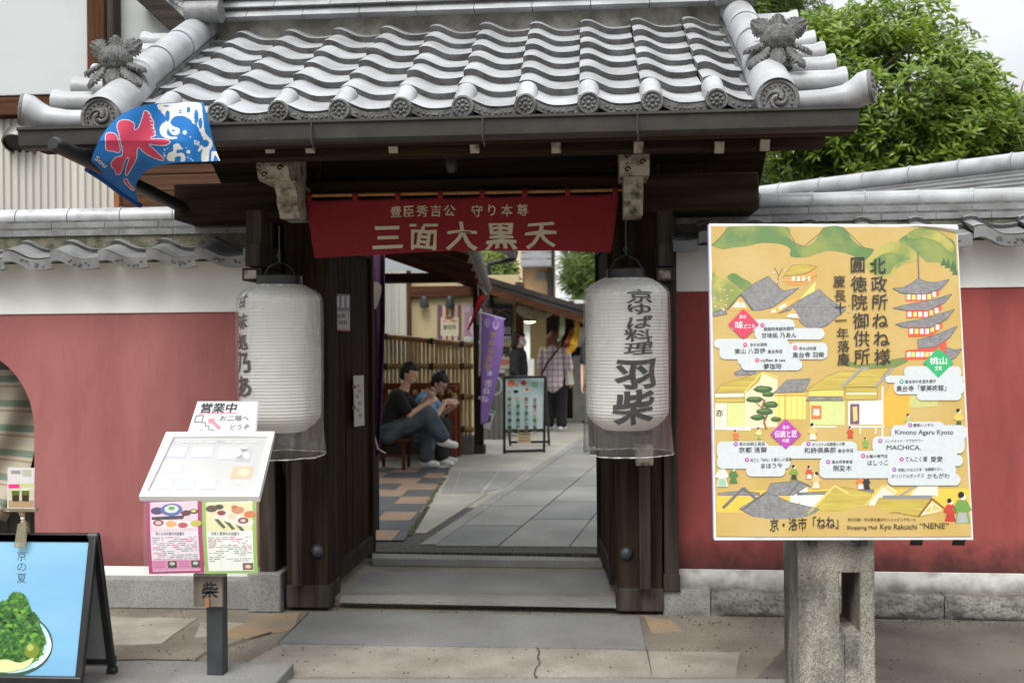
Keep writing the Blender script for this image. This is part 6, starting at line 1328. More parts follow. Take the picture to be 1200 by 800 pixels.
M_GLOW = bpy.data.materials.new('warm_lit_bulb'); t, b = nodes(M_GLOW); b.inputs['Emission Color'].default_value = (1,.72,.38,1); b.inputs['Emission Strength'].default_value = 4; b.inputs['Base Color'].default_value = (.9,.7,.4,1)
MB().m(M_GLOW).ball(c+Vector((0,0,-.015)), (.09,.09,.035), 14, 8).build('bulb', parent=lp, smooth=60)
o = MB().m(mat('woven_basket', (.30,.25,.17), .9, var=.2, scale=20)).ball(W(628,362,YS-.3), (.30,.2,.16), 18, 10); tag(o.build('basket_lamp', smooth=60), 'round woven basket shade hanging under the shop eaves', 'lamp shade')
# wall spotlights
for i, (x, y, lb) in enumerate(((497,353,'dark wall spotlight left of the brown striped shop poster'),(527,353,'dark wall spotlight right above the brown striped shop poster'),(574,353,'dark wall spotlight above the mauve and navy posters'))):
    l = thing('wall_spotlight', lb, 'lamp', W(x,y,YS-.1), 'spotlights under the shop beam'); c = W(x,y,YS-.12); o = MB().m(M_STEEL); o.lathe([(.05,-.10),(.075,-.08),(.055,.05),(.03,.08)], c, (0,-.25,1), 14); o.build('shade', parent=l, smooth=50); MB().m(M_STEEL).bar(c+Vector((0,0,.05)), c+Vector((0,.118,.07)), .03, .03).build('bracket', parent=l)
# posters on the wall
def poster(nm, lb, x0_, y0_, x1_, y1_, Y, base, draw):
    r_ = thing(nm, lb, 'poster', W((x0_+x1_)/2, y1_, Y)); pl__ = Plane(W(x0_,y1_,Y), W(x1_,y1_,Y), W(x0_,y0_,Y)); o = MB(); q = [(x0_,y0_),(x1_,y0_),(x1_,y1_),(x0_,y1_)]; o.m(ink(base,.4)).poly([pl__.hit(x,y,.0) for x, y in q], depth=-pl__.n*.02); n_ = [0]
    def rc(a, b, c, d, col): n_[0] += 1; o.m(ink(col,.4)).poly([pl__.hit(x,y,.002+.0006*n_[0]) for x, y in ((a,b),(c,b),(c,d),(a,d))])
    def tx(s_, x, y, sz, col, **k): n_[0] += 1; o.m(ink(col,.4)); put_text(o, lambda a, b: pl__.hit(a, b, .004+.0006*n_[0]), s_, x, y, sz, **k)
    def pg(pts, col): n_[0] += 1; o.m(ink(col,.4)).poly([pl__.hit(x,y,.002+.0006*n_[0]) for x, y in pts])
    draw(rc, tx, pg); o.build('printed_sheet', parent=r_, smooth=0, fix=False)
def d1(rc, tx, pg):
    for x in (518.5,525,532): rc(x,357.5,x+4,405.5,(206,176,150))
    rc(516.5,371.5,537.5,393.5,(206,196,172)); pg(blob(526,372.5,5,1.8,10),(150,92,60)); tx('夢珈琲',527,383.5,6,(60,52,50),brush=.1,width=15); pg(blob(532,376,4,1.2,8),(196,120,104)); pg(blob(521,376,2,1,8),(196,120,104))
poster('shop_poster', 'brown striped poster holding a cream lettered card on the shop wall', 512.5, 357, 540, 406, YS-.03, (112,84,96), d1)
def d2(rc, tx, pg):
    tx('高台寺',556,362.5,7,(224,212,222),width=21); pg(blob(556,382,5,13,12),(206,190,202)); pg(blob(553,376,3,6,10),(226,214,224)); rc(544.5,394.5,576.5,400,(222,222,222)); tx('KODAIJI',556,397.5,5,(70,70,84),width=20)
poster('shop_poster', 'mauve poster with white lettering on the shop wall beside the brown striped one', 544, 357, 577, 400, YS-.03, (166,132,152), d2)
def d3(rc, tx, pg):
    for k in range(12): a, b = k/12, (k+1)/12; f_ = lambda t: (579+20*t, 370-7*math.sin(t*2.6)-2*t); g_ = lambda t: (580+19*t, 362+11*t*t); pg([f_(a), f_(b), (f_(b)[0], f_(b)[1]+.8), (f_(a)[0], f_(a)[1]+.8)], (196,160,76)); pg([g_(a), g_(b), (g_(b)[0], g_(b)[1]+.7), (g_(a)[0], g_(a)[1]+.7)], (196,160,76))
    tx('館',594.5,387,9,(226,228,230)); rc(577.5,394,599.7,400,(222,220,216)); tx('MUSEUM',588,397.5,5,(80,78,84),width=20)
poster('shop_poster', 'navy poster with gold curves and a big white character on the shop wall', 577.4, 357, 600, 400, YS-.032, (44,52,70), d3)
def d4(rc, tx, pg):
    rc(577.5,401,600,410,(232,206,160)); tx('2階',590,412,12,(50,44,44),width=16,bold=.03); pg(blob(590,424,8,3.5,12),(226,140,120)); pg(blob(584,428,4,2,8),(236,190,120))
poster('shop_poster', 'cream poster with bold black characters and orange flowers below the navy one', 577, 400.6, 600.5, 432, YS-.034, (232,224,208), d4)

# ================================================================== eaves of the side building, left of the passage
eb = thing('side_eaves', 'brown wooden lean-to roof with round rafter and grey gutter over the bench', 'canopy', (-2.4, 11, 0))
M_SOF = mat('tan_soffit_board', lin((176,140,108)), .8, col2=lin((140,104,78)), scale=4, stretch=(1,.2,1), bump=.1)
e1, e2 = W(549,285,8.6), W(566,334,12.9); wl1, wl2 = W(395,285,8.6), W(430,322,12.9)
o = MB().m(M_SOF); o.hexa([e1,e2,wl2+Vector((-1,0,.75)),wl1+Vector((-1,0,.75)),e1+Vector((0,0,.05)),e2+Vector((0,0,.05)),wl2+Vector((-1,0,.80)),wl1+Vector((-1,0,.80))]); o.m(M_SLT).hexa([e1+Vector((0,0,.052)),e2+Vector((0,0,.052)),wl2+Vector((-1,0,.802)),wl1+Vector((-1,0,.802)),e1+Vector((0,0,.10)),e2+Vector((0,0,.10)),wl2+Vector((-1,0,.86)),wl1+Vector((-1,0,.86))]); o.build('boarded_roof', parent=eb)
for k in range(6):
    f_ = k/5; a = e1.lerp(e2, f_)+Vector((-.04,0,-.035)); b = wl1.lerp(wl2, f_)+Vector((-1,0,.70)); MB().m(M_BRWX).bar(a, b, .06, .07).build('rafter', parent=eb)
o = MB().m(mat('weathered_zinc_gutter', (.20,.20,.19), .5, metal=.4, var=.2)).tube([e1+Vector((.05,-.2,-.02)), e2+Vector((.05,.1,-.04))], .055, 12); o.tube([e2+Vector((.05,-.05,-.06)), e2+Vector((.05,0,-.16)), e2+Vector((-.06,.04,-.26)), e2+Vector((-.06,.04,-.5))], .03, 8); o.build('gutter', parent=eb, smooth=50)
bb0, bb1 = W(447,325,12.6), W(537,325,12.6); o = MB().m(M_WX).box((bb0.x-1.5,12.55,W(500,331,12.6).z), (bb1.x,12.75,W(500,320,12.6).z)); o.build('cross_beam', parent=eb, bevel=.01)
o = MB().m(M_BRW).tube([(bb1.x+.02,12.4,W(500,326,12.4).z), (bb1.x+.02,12.9,W(500,326,12.4).z)], .05, 12); c = W(542,326,12.4); o.tube([c+Vector((0,0,0)), c+Vector((0,.6,.03))], .045, 12); o.build('round_purlin', parent=eb, smooth=50)
YPp = 12.95; o = MB().m(M_WZ).box((W(555,450,YPp).x, YPp, cz(YPp)), (W(565.5,450,YPp).x, YPp+.12, W(560,336,YPp).z)); o.m(M_WZG).box((W(553.5,450,YPp).x, YPp-.03, cz(YPp)), (W(567.5,450,YPp).x, YPp+.15, cz(YPp)+.11)); o.build('post', parent=eb, bevel=.006)
o = MB().m(M_GUT); pts = [W(572,300,14), W(573,316,14), W(575,322,14)]; o.tube([W(573,322,14),W(573,309,14),W(590,306,14),W(603,303,14),W(605,294,14)], .035, 8); tag(o.build('bracket_pipe', smooth=50), 'black bent drainpipe above the shop roof', 'pipe')
o = MB().m(M_GUT); a = [W(578,290,13.6),W(602,290,13.6),W(603,303,13.6),W(596,301,13.6)]; o.poly(a, depth=(0,.5,.12)); tag(o.build('roof_corner', smooth=0), 'dark corner of an upper roof above the bent drainpipe', 'roof')

o = MB().m(M_BEI).box((-4.15, 8.2, .1), (-4.0, 13.2, 2.3)); o.build('side_wall', parent=eb)
for y_ in (8.2, 10.0, 11.8, 13.2): MB().m(M_BRW).box((-3.998, y_-.06, .1), (-3.93, y_+.06, 2.3)).build('wall_post', parent=eb, bevel=.006)
gw = thing('garden_wall', 'pale plaster wall with dark cap closing the far end of the courtyard', 'wall', (2, 29, 0))
MB().m(M_WHITE).box((-9, 29, .2), (14, 29.25, 2.05)).build('plaster_face', parent=gw); MB().m(M_TILED).hexa([(-9.1,28.75,2.05),(14.1,28.75,2.05),(14.1,29.5,2.05),(-9.1,29.5,2.05),(-9.1,29.05,2.35),(14.1,29.05,2.35),(14.1,29.2,2.35),(-9.1,29.2,2.35)]).build('wall_cap', parent=gw)
# ================================================================== bamboo fence, base, bench, stool
YFn = 12.95
bf = thing('bamboo_fence', 'upright bamboo cane fence with brown bamboo rails behind the bench', 'fence', (W(500,500,YFn).x, YFn, cz(YFn)))
fx0, fx1 = W(430,450,YFn).x, W(555,450,YFn).x; tz = lambda x: W(447,391.5,YFn).z + (W(556,404,YFn).z-W(447,391.5,YFn).z)*(x-W(447,391,YFn).x)/(W(556,404,YFn).x-W(447,391,YFn).x)
o = MB().m(M_BAMB); x = fx0; 
while x < fx1: r_ = random.uniform(.021,.026); o.tube([(x,YFn+random.uniform(-.004,.004),W(500,512,YFn).z), (x+random.uniform(-.004,.004),YFn,tz(x)-.02)], r_, 9); x += .053
o.build('canes', parent=bf, smooth=60)
for py0, py1 in ((391.5,404),(429,429),(464,465),(501,503)):
    z0_, z1_ = W(447,py0,YFn-.06).z, W(556,py1,YFn-.06).z; a, b = Vector((fx0, YFn-.055, z0_)), Vector((fx1, YFn-.055, z1_)); o = MB().m(M_BAMB2); o.tube([a, b], .034, 12)
    for k in range(7): p = a.lerp(b, (k+.5)/7); o.tube([p-Vector((.012,0,0)), p+Vector((.012,0,0))], .038, 12)
    rl_ = o.build('rail', parent=bf, smooth=40)
    for k in (1, 4, 6): p = a.lerp(b, (k+.3)/7); MB().m(M_ALU).lathe([(.040,-.03),(.043,0),(.040,.03)], p, (1,.15,.2), 10).build('black_tie', parent=rl_, smooth=50)
o = MB().m(mat('grey_stone_footing', (.16,.155,.145), .9, var=.15, bump=.3, bscale=40)).box((fx0, YFn-.09, cz(YFn)), (fx1, YFn+.12, W(545,510,YFn).z)); o.build('stone_footing', parent=bf, bevel=.01)
M_BEN = wood('orange_brown_bench_wood', lin((132,72,40)), lin((84,44,26)), 'x', .5)
YBn = 12.35; BX = lambda px, Y=YBn: W(px, 480, Y).x; BZ = lambda py, Y=YBn: W(480, py, Y).z
bn = thing('wooden_bench', 'orange brown wooden settle with high back against the bamboo fence', 'bench', (BX(490), YBn, cz(YBn)))
o = MB().m(M_BEN).box((BX(438), YBn-.02, BZ(509)), (BX(531), YBn+.36, BZ(505))); o.build('seat', parent=bn, bevel=.008)
o = MB().m(M_BEN).box((BX(438), YBn+.36, BZ(458)), (BX(530), YBn+.40, BZ(450))); o.box((BX(438), YBn+.36, BZ(482)), (BX(530), YBn+.39, BZ(476)))
k = BX(442)
while k < BX(528): o.box((k, YBn+.365, BZ(505)), (k+.05, YBn+.385, BZ(458))); k += .11
o.build('backrest', parent=bn, bevel=.006)
for px in (527.5, 439): o = MB().m(M_BEN).box((BX(px), YBn-.04, cz(YBn)), (BX(px)+.075, YBn+.03, BZ(452))); o.m(M_BEN).box((BX(px), YBn+.03, BZ(458)), (BX(px)+.07, YBn+.36, BZ(452))); o.m(M_BEN).box((BX(px), YBn+.33, cz(YBn)), (BX(px)+.075, YBn+.40, BZ(450))); o.build('arm_frame', parent=bn, bevel=.008)
YT_ = 11.35; TX = lambda px, Y=YT_: W(px, 515, Y).x; TZ = lambda py, Y=YT_: W(460, py, Y).z
st = thing('low_stool', 'low dark brown wooden stool bench under the man in black', 'stool', (TX(458), YT_, cz(YT_)))
o = MB().m(wood('dark_brown_stool_wood', lin((96,58,40)), lin((58,34,24)), 'x', .55)).box((TX(425), YT_, TZ(518)), (TX(478.5), YT_+.42, TZ(513.5))); SM = o.mats[0]; o.build('seat', parent=st, bevel=.008)
for px in (439.5, 470): 
    for dy in (.03, .36): MB().m(SM).box((TX(px), YT_+dy, cz(YT_)), (TX(px)+.035, YT_+dy+.035, TZ(518)-.001)).build('leg', parent=st, bevel=.004)
MB().m(SM).box((TX(440), YT_+.04, TZ(536)), (TX(472), YT_+.06, TZ(533))).build('stretcher', parent=st)
o = MB().m(mat('wine_red_cushion', lin((104,26,46)), .9, var=.1)).hexa([(TX(427),YT_+.05,TZ(513)),(TX(452),YT_+.05,TZ(513)),(TX(452),YT_+.38,TZ(513)),(TX(427),YT_+.38,TZ(513)),(TX(428),YT_+.07,TZ(506)),(TX(450),YT_+.07,TZ(507)),(TX(450),YT_+.36,TZ(507)),(TX(428),YT_+.36,TZ(506))]); tag(o.build('cushion', smooth=60, bevel=.02), 'wine red cushion on the left end of the low stool', 'cushion')
# purple curtain hanging beside the open door
YC_ = 7.9
def cur(u, v):
    x = 432.5+19*u - 3*math.sin(2.2*v)*(1-u)+ (4*v*v)*(u<.5)*0; x = (432.5+4*v*v)*(1-u)+(451-11*max(0,v-.35)**1.2)*u; y = 292+ (236+10*math.sin(3*u))*v
    return W(x, y, YC_+.05*math.sin(9*u+1.5*v)+.03*math.sin(17*u))
o = MB().m(mat('dusky_purple_cloth', lin((92,62,92)), .85, col2=lin((72,46,74)), scale=5, stretch=(1,1,.3))).grid(cur, 24, 30)
pc = thing('purple_curtain', 'dusky purple cloth gathered at the inner edge of the left door', 'curtain', W(440,300,YC_)); o.build('cloth', parent=pc, smooth=180, solid=.004)
o = MB().m(mat('pale_cloth_print', lin((176,160,150)), .85, var=.1, scale=30)); PF2 = lambda x, y: W(x, y, YC_-.085); o.poly([PF2(x,y) for x, y in spline([(434,334),(441,330),(447,336),(445,350),(440,362),(436,352)],4)]); o.build('pale_print', parent=pc, smooth=0)
MB().m(mat('white_cord', (.7,.7,.7), .7)).tube([W(436,500,YC_-.1),W(443,526,YC_-.1),W(452,531,YC_-.08)], .006, 6).build('cord', parent=pc, smooth=50)
MB().m(M_STEEL).tube([(W(441,530,8).x, 8.0, cz(8)), (W(441,300,8).x, 8.0, 2.6)], .02, 10).build('curtain_post', parent=pc, smooth=50)

# ================================================================== banner, pennant, menu board, small things
YN = 12.6
nb_ = thing('nobori_banner', 'tall purple banner with gold and white lettering on a white pole', 'banner', (W(561,530,YN).x, YN, cz(YN)))
o = MB().m(mat('white_pole_plastic', (.75,.75,.75), .4)).tube([GC(559.5,527), W(563.5,362,YN)], .013, 10); o.tube([W(563,366,YN), W(592,374,YN)], .008, 8); pole = o.build('pole', parent=nb_, smooth=50)
def nbf(x, y, off=0): return W(x, y, YN-.02-.09*math.sin((y-368)*.022)-.05*math.sin((x-562)*.16+y*.03)-off)
rt_ = lambda v: 590.5-1.5*v-26*max(0, v-.22)**1.35
o = MB().m(mat('purple_banner_cloth', lin((166,128,206)), .8, var=.05, trans=.25)).grid(lambda u, v: nbf((564.5-1.2*v)*(1-u)+rt_(v)*u, (367+6*u)*(1-v)+(497-2*u)*v), 14, 44); o.build('cloth', parent=nb_, smooth=180, solid=.003)
o = MB().m(ink((206,176,110))); NT = lambda x, y: nbf(x, y, .012)
for ch, x, y in zip('京の名店街', (577.5,576,574.5,573,571.5), (392,402,411,420,429)): put_text(o, NT, ch, x, y, 7.5, .01, brush=.1)
o.m(ink((232,226,240)))
for ch, x, y, s_ in zip('洛市ねね', (574,572,570,568), (437,449,458,467), (6,9,8,8)): put_text(o, NT, ch, x, y, s_, .02, brush=.1)
for cx_, cy_ in ((571,378),(581,380)): o.m(ink((190,160,216))).poly([nbf(x, y, .008) for x, y in blob(cx_, cy_, 4, 6, 12, .15)])
o.build('lettering', parent=nb_, smooth=0, fix=False)
for y in (366,401,433,466): MB().m(mat('white_pole_plastic', (.75,.75,.75), .4)).box(W(560.5,y-1.5,YN-.03), W(565,y+1.5,YN+.02)).build('banner_loop', parent=nb_)
pn_ = thing('pennant', 'narrow red pennant with black edge hanging from a white string', 'pennant', W(563,345,11.9))
def pnf(x, y, o_=0): return W(x, y, 11.9+.06*math.sin(y*.12)-o_)
def pedge(v): return (560+10.5*(1-v)-13*v+1.5*math.sin(5*v)*0, 345.5+42*v)
MB().m(mat('bright_red_cloth', lin((196,28,48)), .8, var=.05)).grid(lambda u, v: pnf((560.5-13.5*v**1.2)*(1-u)+(570.5-20.5*v)*u, (346.5-1.5*u)+(41)*v), 6, 24).build('cloth', parent=pn_, smooth=180, solid=.003)
o = MB().m(ink((30,26,28)))
for k in range(9): v = .18+.08*k; x, y = (570.2-20.5*v), 346+41*v; o.poly([pnf(a,b,.01) for a, b in ((x-3.2+v*1.5,y-.6),(x,y-1.4),(x-.6,y+1.6),(x-2.6+v*1.2,y+1.2))])
o.build('black_edging', parent=pn_, smooth=0); MB().m(mat('white_cord', (.7,.7,.7), .7)).tube([W(560,333,11.9), W(570.5,345,11.9)], .008, 6).tube([W(560,333,11.9), W(560.5,346,11.9)], .006, 6).build('string', parent=pn_)
# food menu board
YM = 12.55
mb_ = thing('menu_board', 'black framed A-board menu with rows of small food pictures in the courtyard', 'sign board', (W(615,530,YM).x, YM+.2, cz(YM)))
fl1, fl2, ftl, ftr = GC(591,531.5), GC(637.5,530), W(591,440.5,YM+.22), W(639,440,YM+.22); 
o = MB().m(M_ALU)
for a, b in ((fl1, ftl),(fl2, ftr)): o.bar(a, b, .032, .03, (0,1,0))
for f_ in (.985, .295, .03): a, b = fl1.lerp(ftl, f_), fl2.lerp(ftr, f_); o.bar(a, b, .03, .034)
o.build('front_frame', parent=mb_, bevel=.004)
o = MB().m(M_ALU); g1, g2 = GC(597,523), GC(643,522.5); g1.y += .15; g2.y += .15
for a, b in ((g1, ftl),(g2, ftr)): o.bar(a+Vector((0,0,.0)), b+Vector((0,.03,-.03)), .03, .03, (0,1,0))
o.bar(g1.lerp(ftl,.05), g2.lerp(ftr,.05), .03, .03); o.build('rear_frame', parent=mb_)
mpl = Plane(fl1.lerp(ftl,.31), fl2.lerp(ftr,.31), ftl); mh = mpl.hit
o = MB().m(mat('pale_menu_print', lin((206,222,222)), .3, col2=lin((176,206,204)), scale=3, coat=.3)).poly([mh(591.5,502.5), mh(638,502), mh(638.5,442), mh(592,442.5)], depth=-mpl.n*.01); n_ = 0
def food(x, y, a, b, c): 
    global n_; n_ += 1; o.m(ink(c,.3)).poly([mh(p, q, .002+.0004*n_) for p, q in blob(x, y, a, b, 10, .12, n_)])
rg = random.Random(8)
for x, y, a, b, c in ((599,449,4.2,4,(226,112,70)),(605,451,2.6,1.6,(196,150,100)),(613.5,448.5,3.6,3,(196,60,70)),(627,450,4,3.6,(150,190,150)),(617.5,456.5,4,3.6,(226,226,220)),(617.5,456,2.4,2,(216,110,80)),(604.5,458.5,3,2,(40,40,46)),(597,459,2,1.4,(206,176,140)),(598,451,1.8,1.5,(240,170,120))): food(x,y,a,b,c)
for r_ in range(5):
    for k_ in range(4):
        x, y = 597+9.8*k_, 467+8.2*r_; food(x, y, 2.4, 2.3, [(96,140,60),(70,110,60),(176,110,90),(116,120,80),(60,90,56),(206,176,140),(90,80,80),(196,190,180)][(r_*3+k_*5) % 8]); food(x+.5, y+1, 1.3, 1, [(56,90,40),(230,220,200),(150,60,50),(60,50,50)][(r_+k_) % 4]); food(x, y+4, 2.6, .4, (150,160,166))
o.build('menu_sheet', parent=mb_, smooth=0, fix=False)
c = fl1.lerp(fl2,.5); o = MB().m(ink((206,188,150),.6)); nz = fl1.lerp(ftl,.29); p_ = Plane(fl1+Vector((0,-.02,0)), fl2+Vector((0,-.02,0)), ftl+Vector((0,-.02,0))); o.poly([p_.hit(x,y) for x, y in ((606.5,502),(622,501.5),(622,519),(606.5,519.5))])
o.m(ink((160,140,108),.6))
for k in range(4): o.poly([p_.hit(x,y,.002) for x, y in ((608,505+3.4*k),(620.5,505+3.4*k),(620.5,506.4+3.4*k),(608,506.4+3.4*k))])
o.build('paper_notice', parent=mb_, smooth=0)
# white tilted sign and grey cabinet behind
ws = thing('small_sign', 'tilted white sign with black lettering leaning behind the purple banner', 'sign', W(572,500,13.0)); wp = Plane(W(565,500,13), W(576,504,13), W(568,478,13)); o = MB().m(ink((222,224,220),.5)).poly([wp.hit(x,y) for x, y in ((568,478),(580,482),(574,503.5),(564.5,500))], depth=Vector((0,.02,0))); o.m(ink((70,160,90))).poly([wp.hit(x,y,.003) for x, y in ((569,479),(579.5,482.3),(579,484),(568.5,481))]); o.m(ink((40,40,42))); put_text(o, lambda x, y: wp.hit(x, y, .004), '営業', 571.5, 491, 8, .02, width=9, slant=.2); o.build('panel', parent=ws, smooth=0)
gc_ = thing('grey_cabinet', 'grey slatted cabinet under the posters behind the courtyard menu board', 'cabinet', (SX(585,14.8), 14.8, cz(14.8)))
o = MB().m(mat('grey_brown_cabinet', (.13,.125,.115), .7, var=.1)); a, b = W(566,440,14.6).x, W(589,440,14.6).x
k = a
while k < b: o.box((k, 14.6, cz(14.6)), (min(k+.07,b), 15.0, W(580,437,14.6).z)); k += .075
o.build('slatted_front', parent=gc_, bevel=.004); MB().m(mat('grey_counter_top', (.34,.33,.31), .6)).box((a-.03,14.55,W(580,437,14.6).z+.001),(b+.03,15.05,W(580,434,14.6).z)).build('top', parent=gc_)
hp_ = [W(579+9*math.cos(t*.35), 452+11*math.sin(t*.35), 14.45) for t in range(19)]; tag(MB().m(mat('grey_hose', (.3,.31,.3), .5)).tube(hp_, .014, 8).build('coiled_hose', smooth=60), 'grey hoop of hose hanging on the slatted cabinet', 'hose')
# hanging cloths at the shop entrance
YH2 = 14.9
for nm, lb, pts, c in (('hanging_cloth', 'pale yellow green cloth strip hanging at the shop entrance', [(655,352),(659,350),(662,372),(661.5,390),(656,398),(653,398),(656,378)], (196,202,160)), ('hanging_cloth', 'golden yellow cloth draped at the shop entrance beside the woman in plaid', [(674,372),(679,371),(679,386),(677,402),(672,412),(664,413),(668,402),(673,388)], (226,172,36)), ('hanging_cloth', 'rust brown cloth hanging between the pale and yellow cloths', [(668,388),(672,384),(670,398),(663,408),(658,410),(662,400)], (140,74,44))):
    o = MB().m(mat('cloth_%d' % c[0], lin(c), .85, var=.12, scale=6, stretch=(3,1,.4))); sp_ = spline(pts, 4); o.poly([W(x, y, YH2+.05*math.sin(x*.9)) for x, y in sp_], depth=(0,.03,0)); tag(o.build(nm, smooth=50), lb, 'cloth')
o = MB().m(M_ALU); 
for k in range(13): o.ball(W(655.2-.1*k, 356+3.2*k, YH2-.05), .018, 6, 5)
o.tube([W(655.4,352,YH2-.05), W(654,397,YH2-.05)], .006, 6); tag(o.build('bead_chain', smooth=60), 'dark bead chain hanging beside the pale cloth at the shop entrance', 'chain')
for k, y in enumerate((375, 381)): tag(MB().m(M_WZ).bar(W(655,y+1,YH2+.1), W(688,y,YH2+.1), .05, .05).build('hanging_rail'), ['upper','lower'][k]+' dark rail carrying the cloths at the shop entrance', 'rail')
o = MB().m(M_WZ).bar(GC(672,489), GC(688,497), .05, .06); tag(o.build('ground_bar'), 'dark bar lying on the paving behind the woman in plaid', 'bar')

# ================================================================== people
def remesh(mb, name, parent, vox=.010, it=6, mt=None):
    o = mb.build(name, mt, None, smooth=0, fix=False)
    md = o.modifiers.new('r', 'REMESH'); md.mode = 'VOXEL'; md.voxel_size = vox
    sm = o.modifiers.new('s', 'SMOOTH'); sm.factor = .5; sm.iterations = it
    me = bpy.data.meshes.new_from_object(o.evaluated_get(bpy.context.evaluated_depsgraph_get())); old = o.data; o.modifiers.clear(); o.data = me; bpy.data.meshes.remove(old)
    me.name = name; me.materials.clear(); me.materials.append(mt); me.polygons.foreach_set('material_index', [0]*len(me.polygons)); me.polygons.foreach_set('use_smooth', [True]*len(me.polygons))
    if parent: o.parent = parent; o.matrix_parent_inverse = Matrix.Translation(-parent.location) if parent.type == 'EMPTY' else Matrix.Identity(4)
    return o
def hand(mb, wr_, d, palm, s=1.0, curl=.9):
    d = Vector(d).normalized(); pn__ = (Vector(palm)-d*Vector(palm).dot(d)).normalized(); sd = d.cross(pn__)
    c = Vector(wr_)+d*.045*s; mb.ball(c, (.018*s,.042*s,.050*s), 10, 7, Matrix((pn__, sd, d)).transposed())
    for k, L_ in enumerate((.070,.078,.072,.058)):
        a = Vector(wr_)+d*.085*s+sd*(k-1.5)*.021*s; q = (d*math.cos(curl*.5)+pn__*math.sin(curl*.5)); b = a+q*L_*.5*s; q2 = (d*math.cos(curl*1.3)+pn__*math.sin(curl*1.3)); e = b+q2*L_*.5*s; mb.cone(a, b, .0095*s, .0085*s, 8); mb.cone(b, e, .0085*s, .007*s, 8)
    a = Vector(wr_)+d*.03*s-sd*.035*s; b = a+(d*.6-sd*.55+pn__*.5).normalized()*.04*s; mb.cone(a, b, .012*s, .010*s, 8); mb.cone(b, b+(d*.8+pn__*.6).normalized()*.03*s, .010*s, .008*s, 8)
def person(label, base, J, faceDir, shirt, trous, shoe, hair, sk=M_SKIN, female=False, hair_long=False, sleeve=.75, tilt=0.0, glasses=False, mask=False, bun=False, width=1.0):
    """J: world joints. Body is one continuous remeshed surface; clothes and hair are shells around it"""
    root = thing('person', label, 'person', base); V = Vector; J = {k: V(v) for k, v in J.items()}
    f = V(faceDir).normalized(); up_ = (V((0,0,1)) - f*f.z*.0); u_ = (J['head']-J['neck']).normalized(); sd = f.cross(u_).normalized(); f = u_.cross(sd).normalized(); rot = Matrix((f, sd*-1 if 0 else u_.cross(f), u_)).transposed()
    body = MB(); hd = J['head']; body.ball(hd, (.094,.074,.112), 16, 12, rot); body.ball(hd+f*.028-u_*.055, (.060,.054,.062), 14, 10, rot); body.ball(hd+f*.098-u_*.012, (.016,.013,.022), 8, 6, rot); body.ball(hd+f*.092-u_*.062, (.012,.024,.010), 8, 6, rot)
    for s_ in (-1, 1): body.ball(hd+(u_.cross(f))*s_*.076-u_*.012-f*.005, (.020,.010,.030), 8, 6, rot)
    body.cone(J['neck']-u_*.03, hd-u_*.06, .054, .050)
    hips = (J['hipL']+J['hipR'])/2; sh_c = (J['shL']+J['shR'])/2; ch = sh_c.lerp(hips,.35); wa = sh_c.lerp(hips,.7); ww = .86 if female else 1.0
    for a, b in (('shL','shR'),): body.cone(J[a], J[b], .058, .058)
    body.cone(sh_c-u_*.02, ch, .10, .125*ww); body.cone(ch, wa, .125*ww, .11*ww); body.cone(wa, hips, .11*ww, .13); body.cone(J['hipL'], J['hipR'], .105, .105); body.cone(J['neck']-u_*.02, sh_c, .06, .085)
    for s_ in 'LR':
        body.cone(J['sh'+s_], J['el'+s_], .050, .040); body.cone(J['el'+s_], J['wr'+s_], .040, .027); hd_d = J['wr'+s_]-J['el'+s_]; hand(body, J['wr'+s_], hd_d if 'hd'+s_ not in J else J['hd'+s_], J.get('pl'+s_, V((0,0,-1))+f*.3), .92 if female else 1.0)
        body.cone(J['hip'+s_], J['kn'+s_], .085, .060); body.cone(J['kn'+s_], J['an'+s_], .056, .038); body.cone(J['an'+s_], J['an'+s_]+J['ft'+s_]*.07-V((0,0,.03)), .036, .030)
    b_ = remesh(body, 'body', root, .009, 4, sk)
    # shirt
    m_ = MB(); k = 1.22*width
    m_.cone(J['shL'], J['shR'], .072, .072); m_.cone(sh_c-u_*.03, ch, .12*width, .148*width*ww); m_.cone(ch, wa, .148*width*ww, .14*width); m_.cone(wa, hips+(wa-hips)*.02, .14*width, .152*width); m_.cone(J['neck']-u_*.045, sh_c, .068, .10)
    for s_ in 'LR':
        e = J['sh'+s_].lerp(J['el'+s_], sleeve) if sleeve <= 1 else J['el'+s_].lerp(J['wr'+s_], sleeve-1)
        if sleeve <= 1: m_.cone(J['sh'+s_], e, .074, .068)
        else: m_.cone(J['sh'+s_], J['el'+s_], .072, .060); m_.cone(J['el'+s_], e, .060, .048)
    remesh(m_, 'shirt', root, .011, 5, shirt)
    m_ = MB(); m_.cone(J['hipL'], J['hipR'], .128, .128)
    for s_ in 'LR': m_.cone(J['hip'+s_], J['kn'+s_], .118, .096); m_.cone(J['kn'+s_], J['an'+s_]+(J['kn'+s_]-J['an'+s_])*.10, .096, .088)
    m_.cone(hips, hips+(wa-hips)*.3, .14, .138); remesh(m_, 'trousers', root, .012, 5, trous)
    for s_ in 'LR':
        an, ft = J['an'+s_], J['ft'+s_]; fs_ = ft.normalized(); dn = V((0,0,-1)) if 'sole'+s_ not in J else J['sole'+s_]; m_ = MB(); m_.cone(an+dn*.04-fs_*.035, an+dn*.055+fs_*.13, .046, .040); m_.cone(an+dn*.02, an+dn*.055+fs_*.08, .048, .042); so = remesh(m_, 'shoe', root, .008, 3, shoe)
    # hair cap, longer at the back when asked
    m_ = MB(); m_.ball(hd+u_*.022-f*.016, (.104,.086,.108), 16, 12, rot)
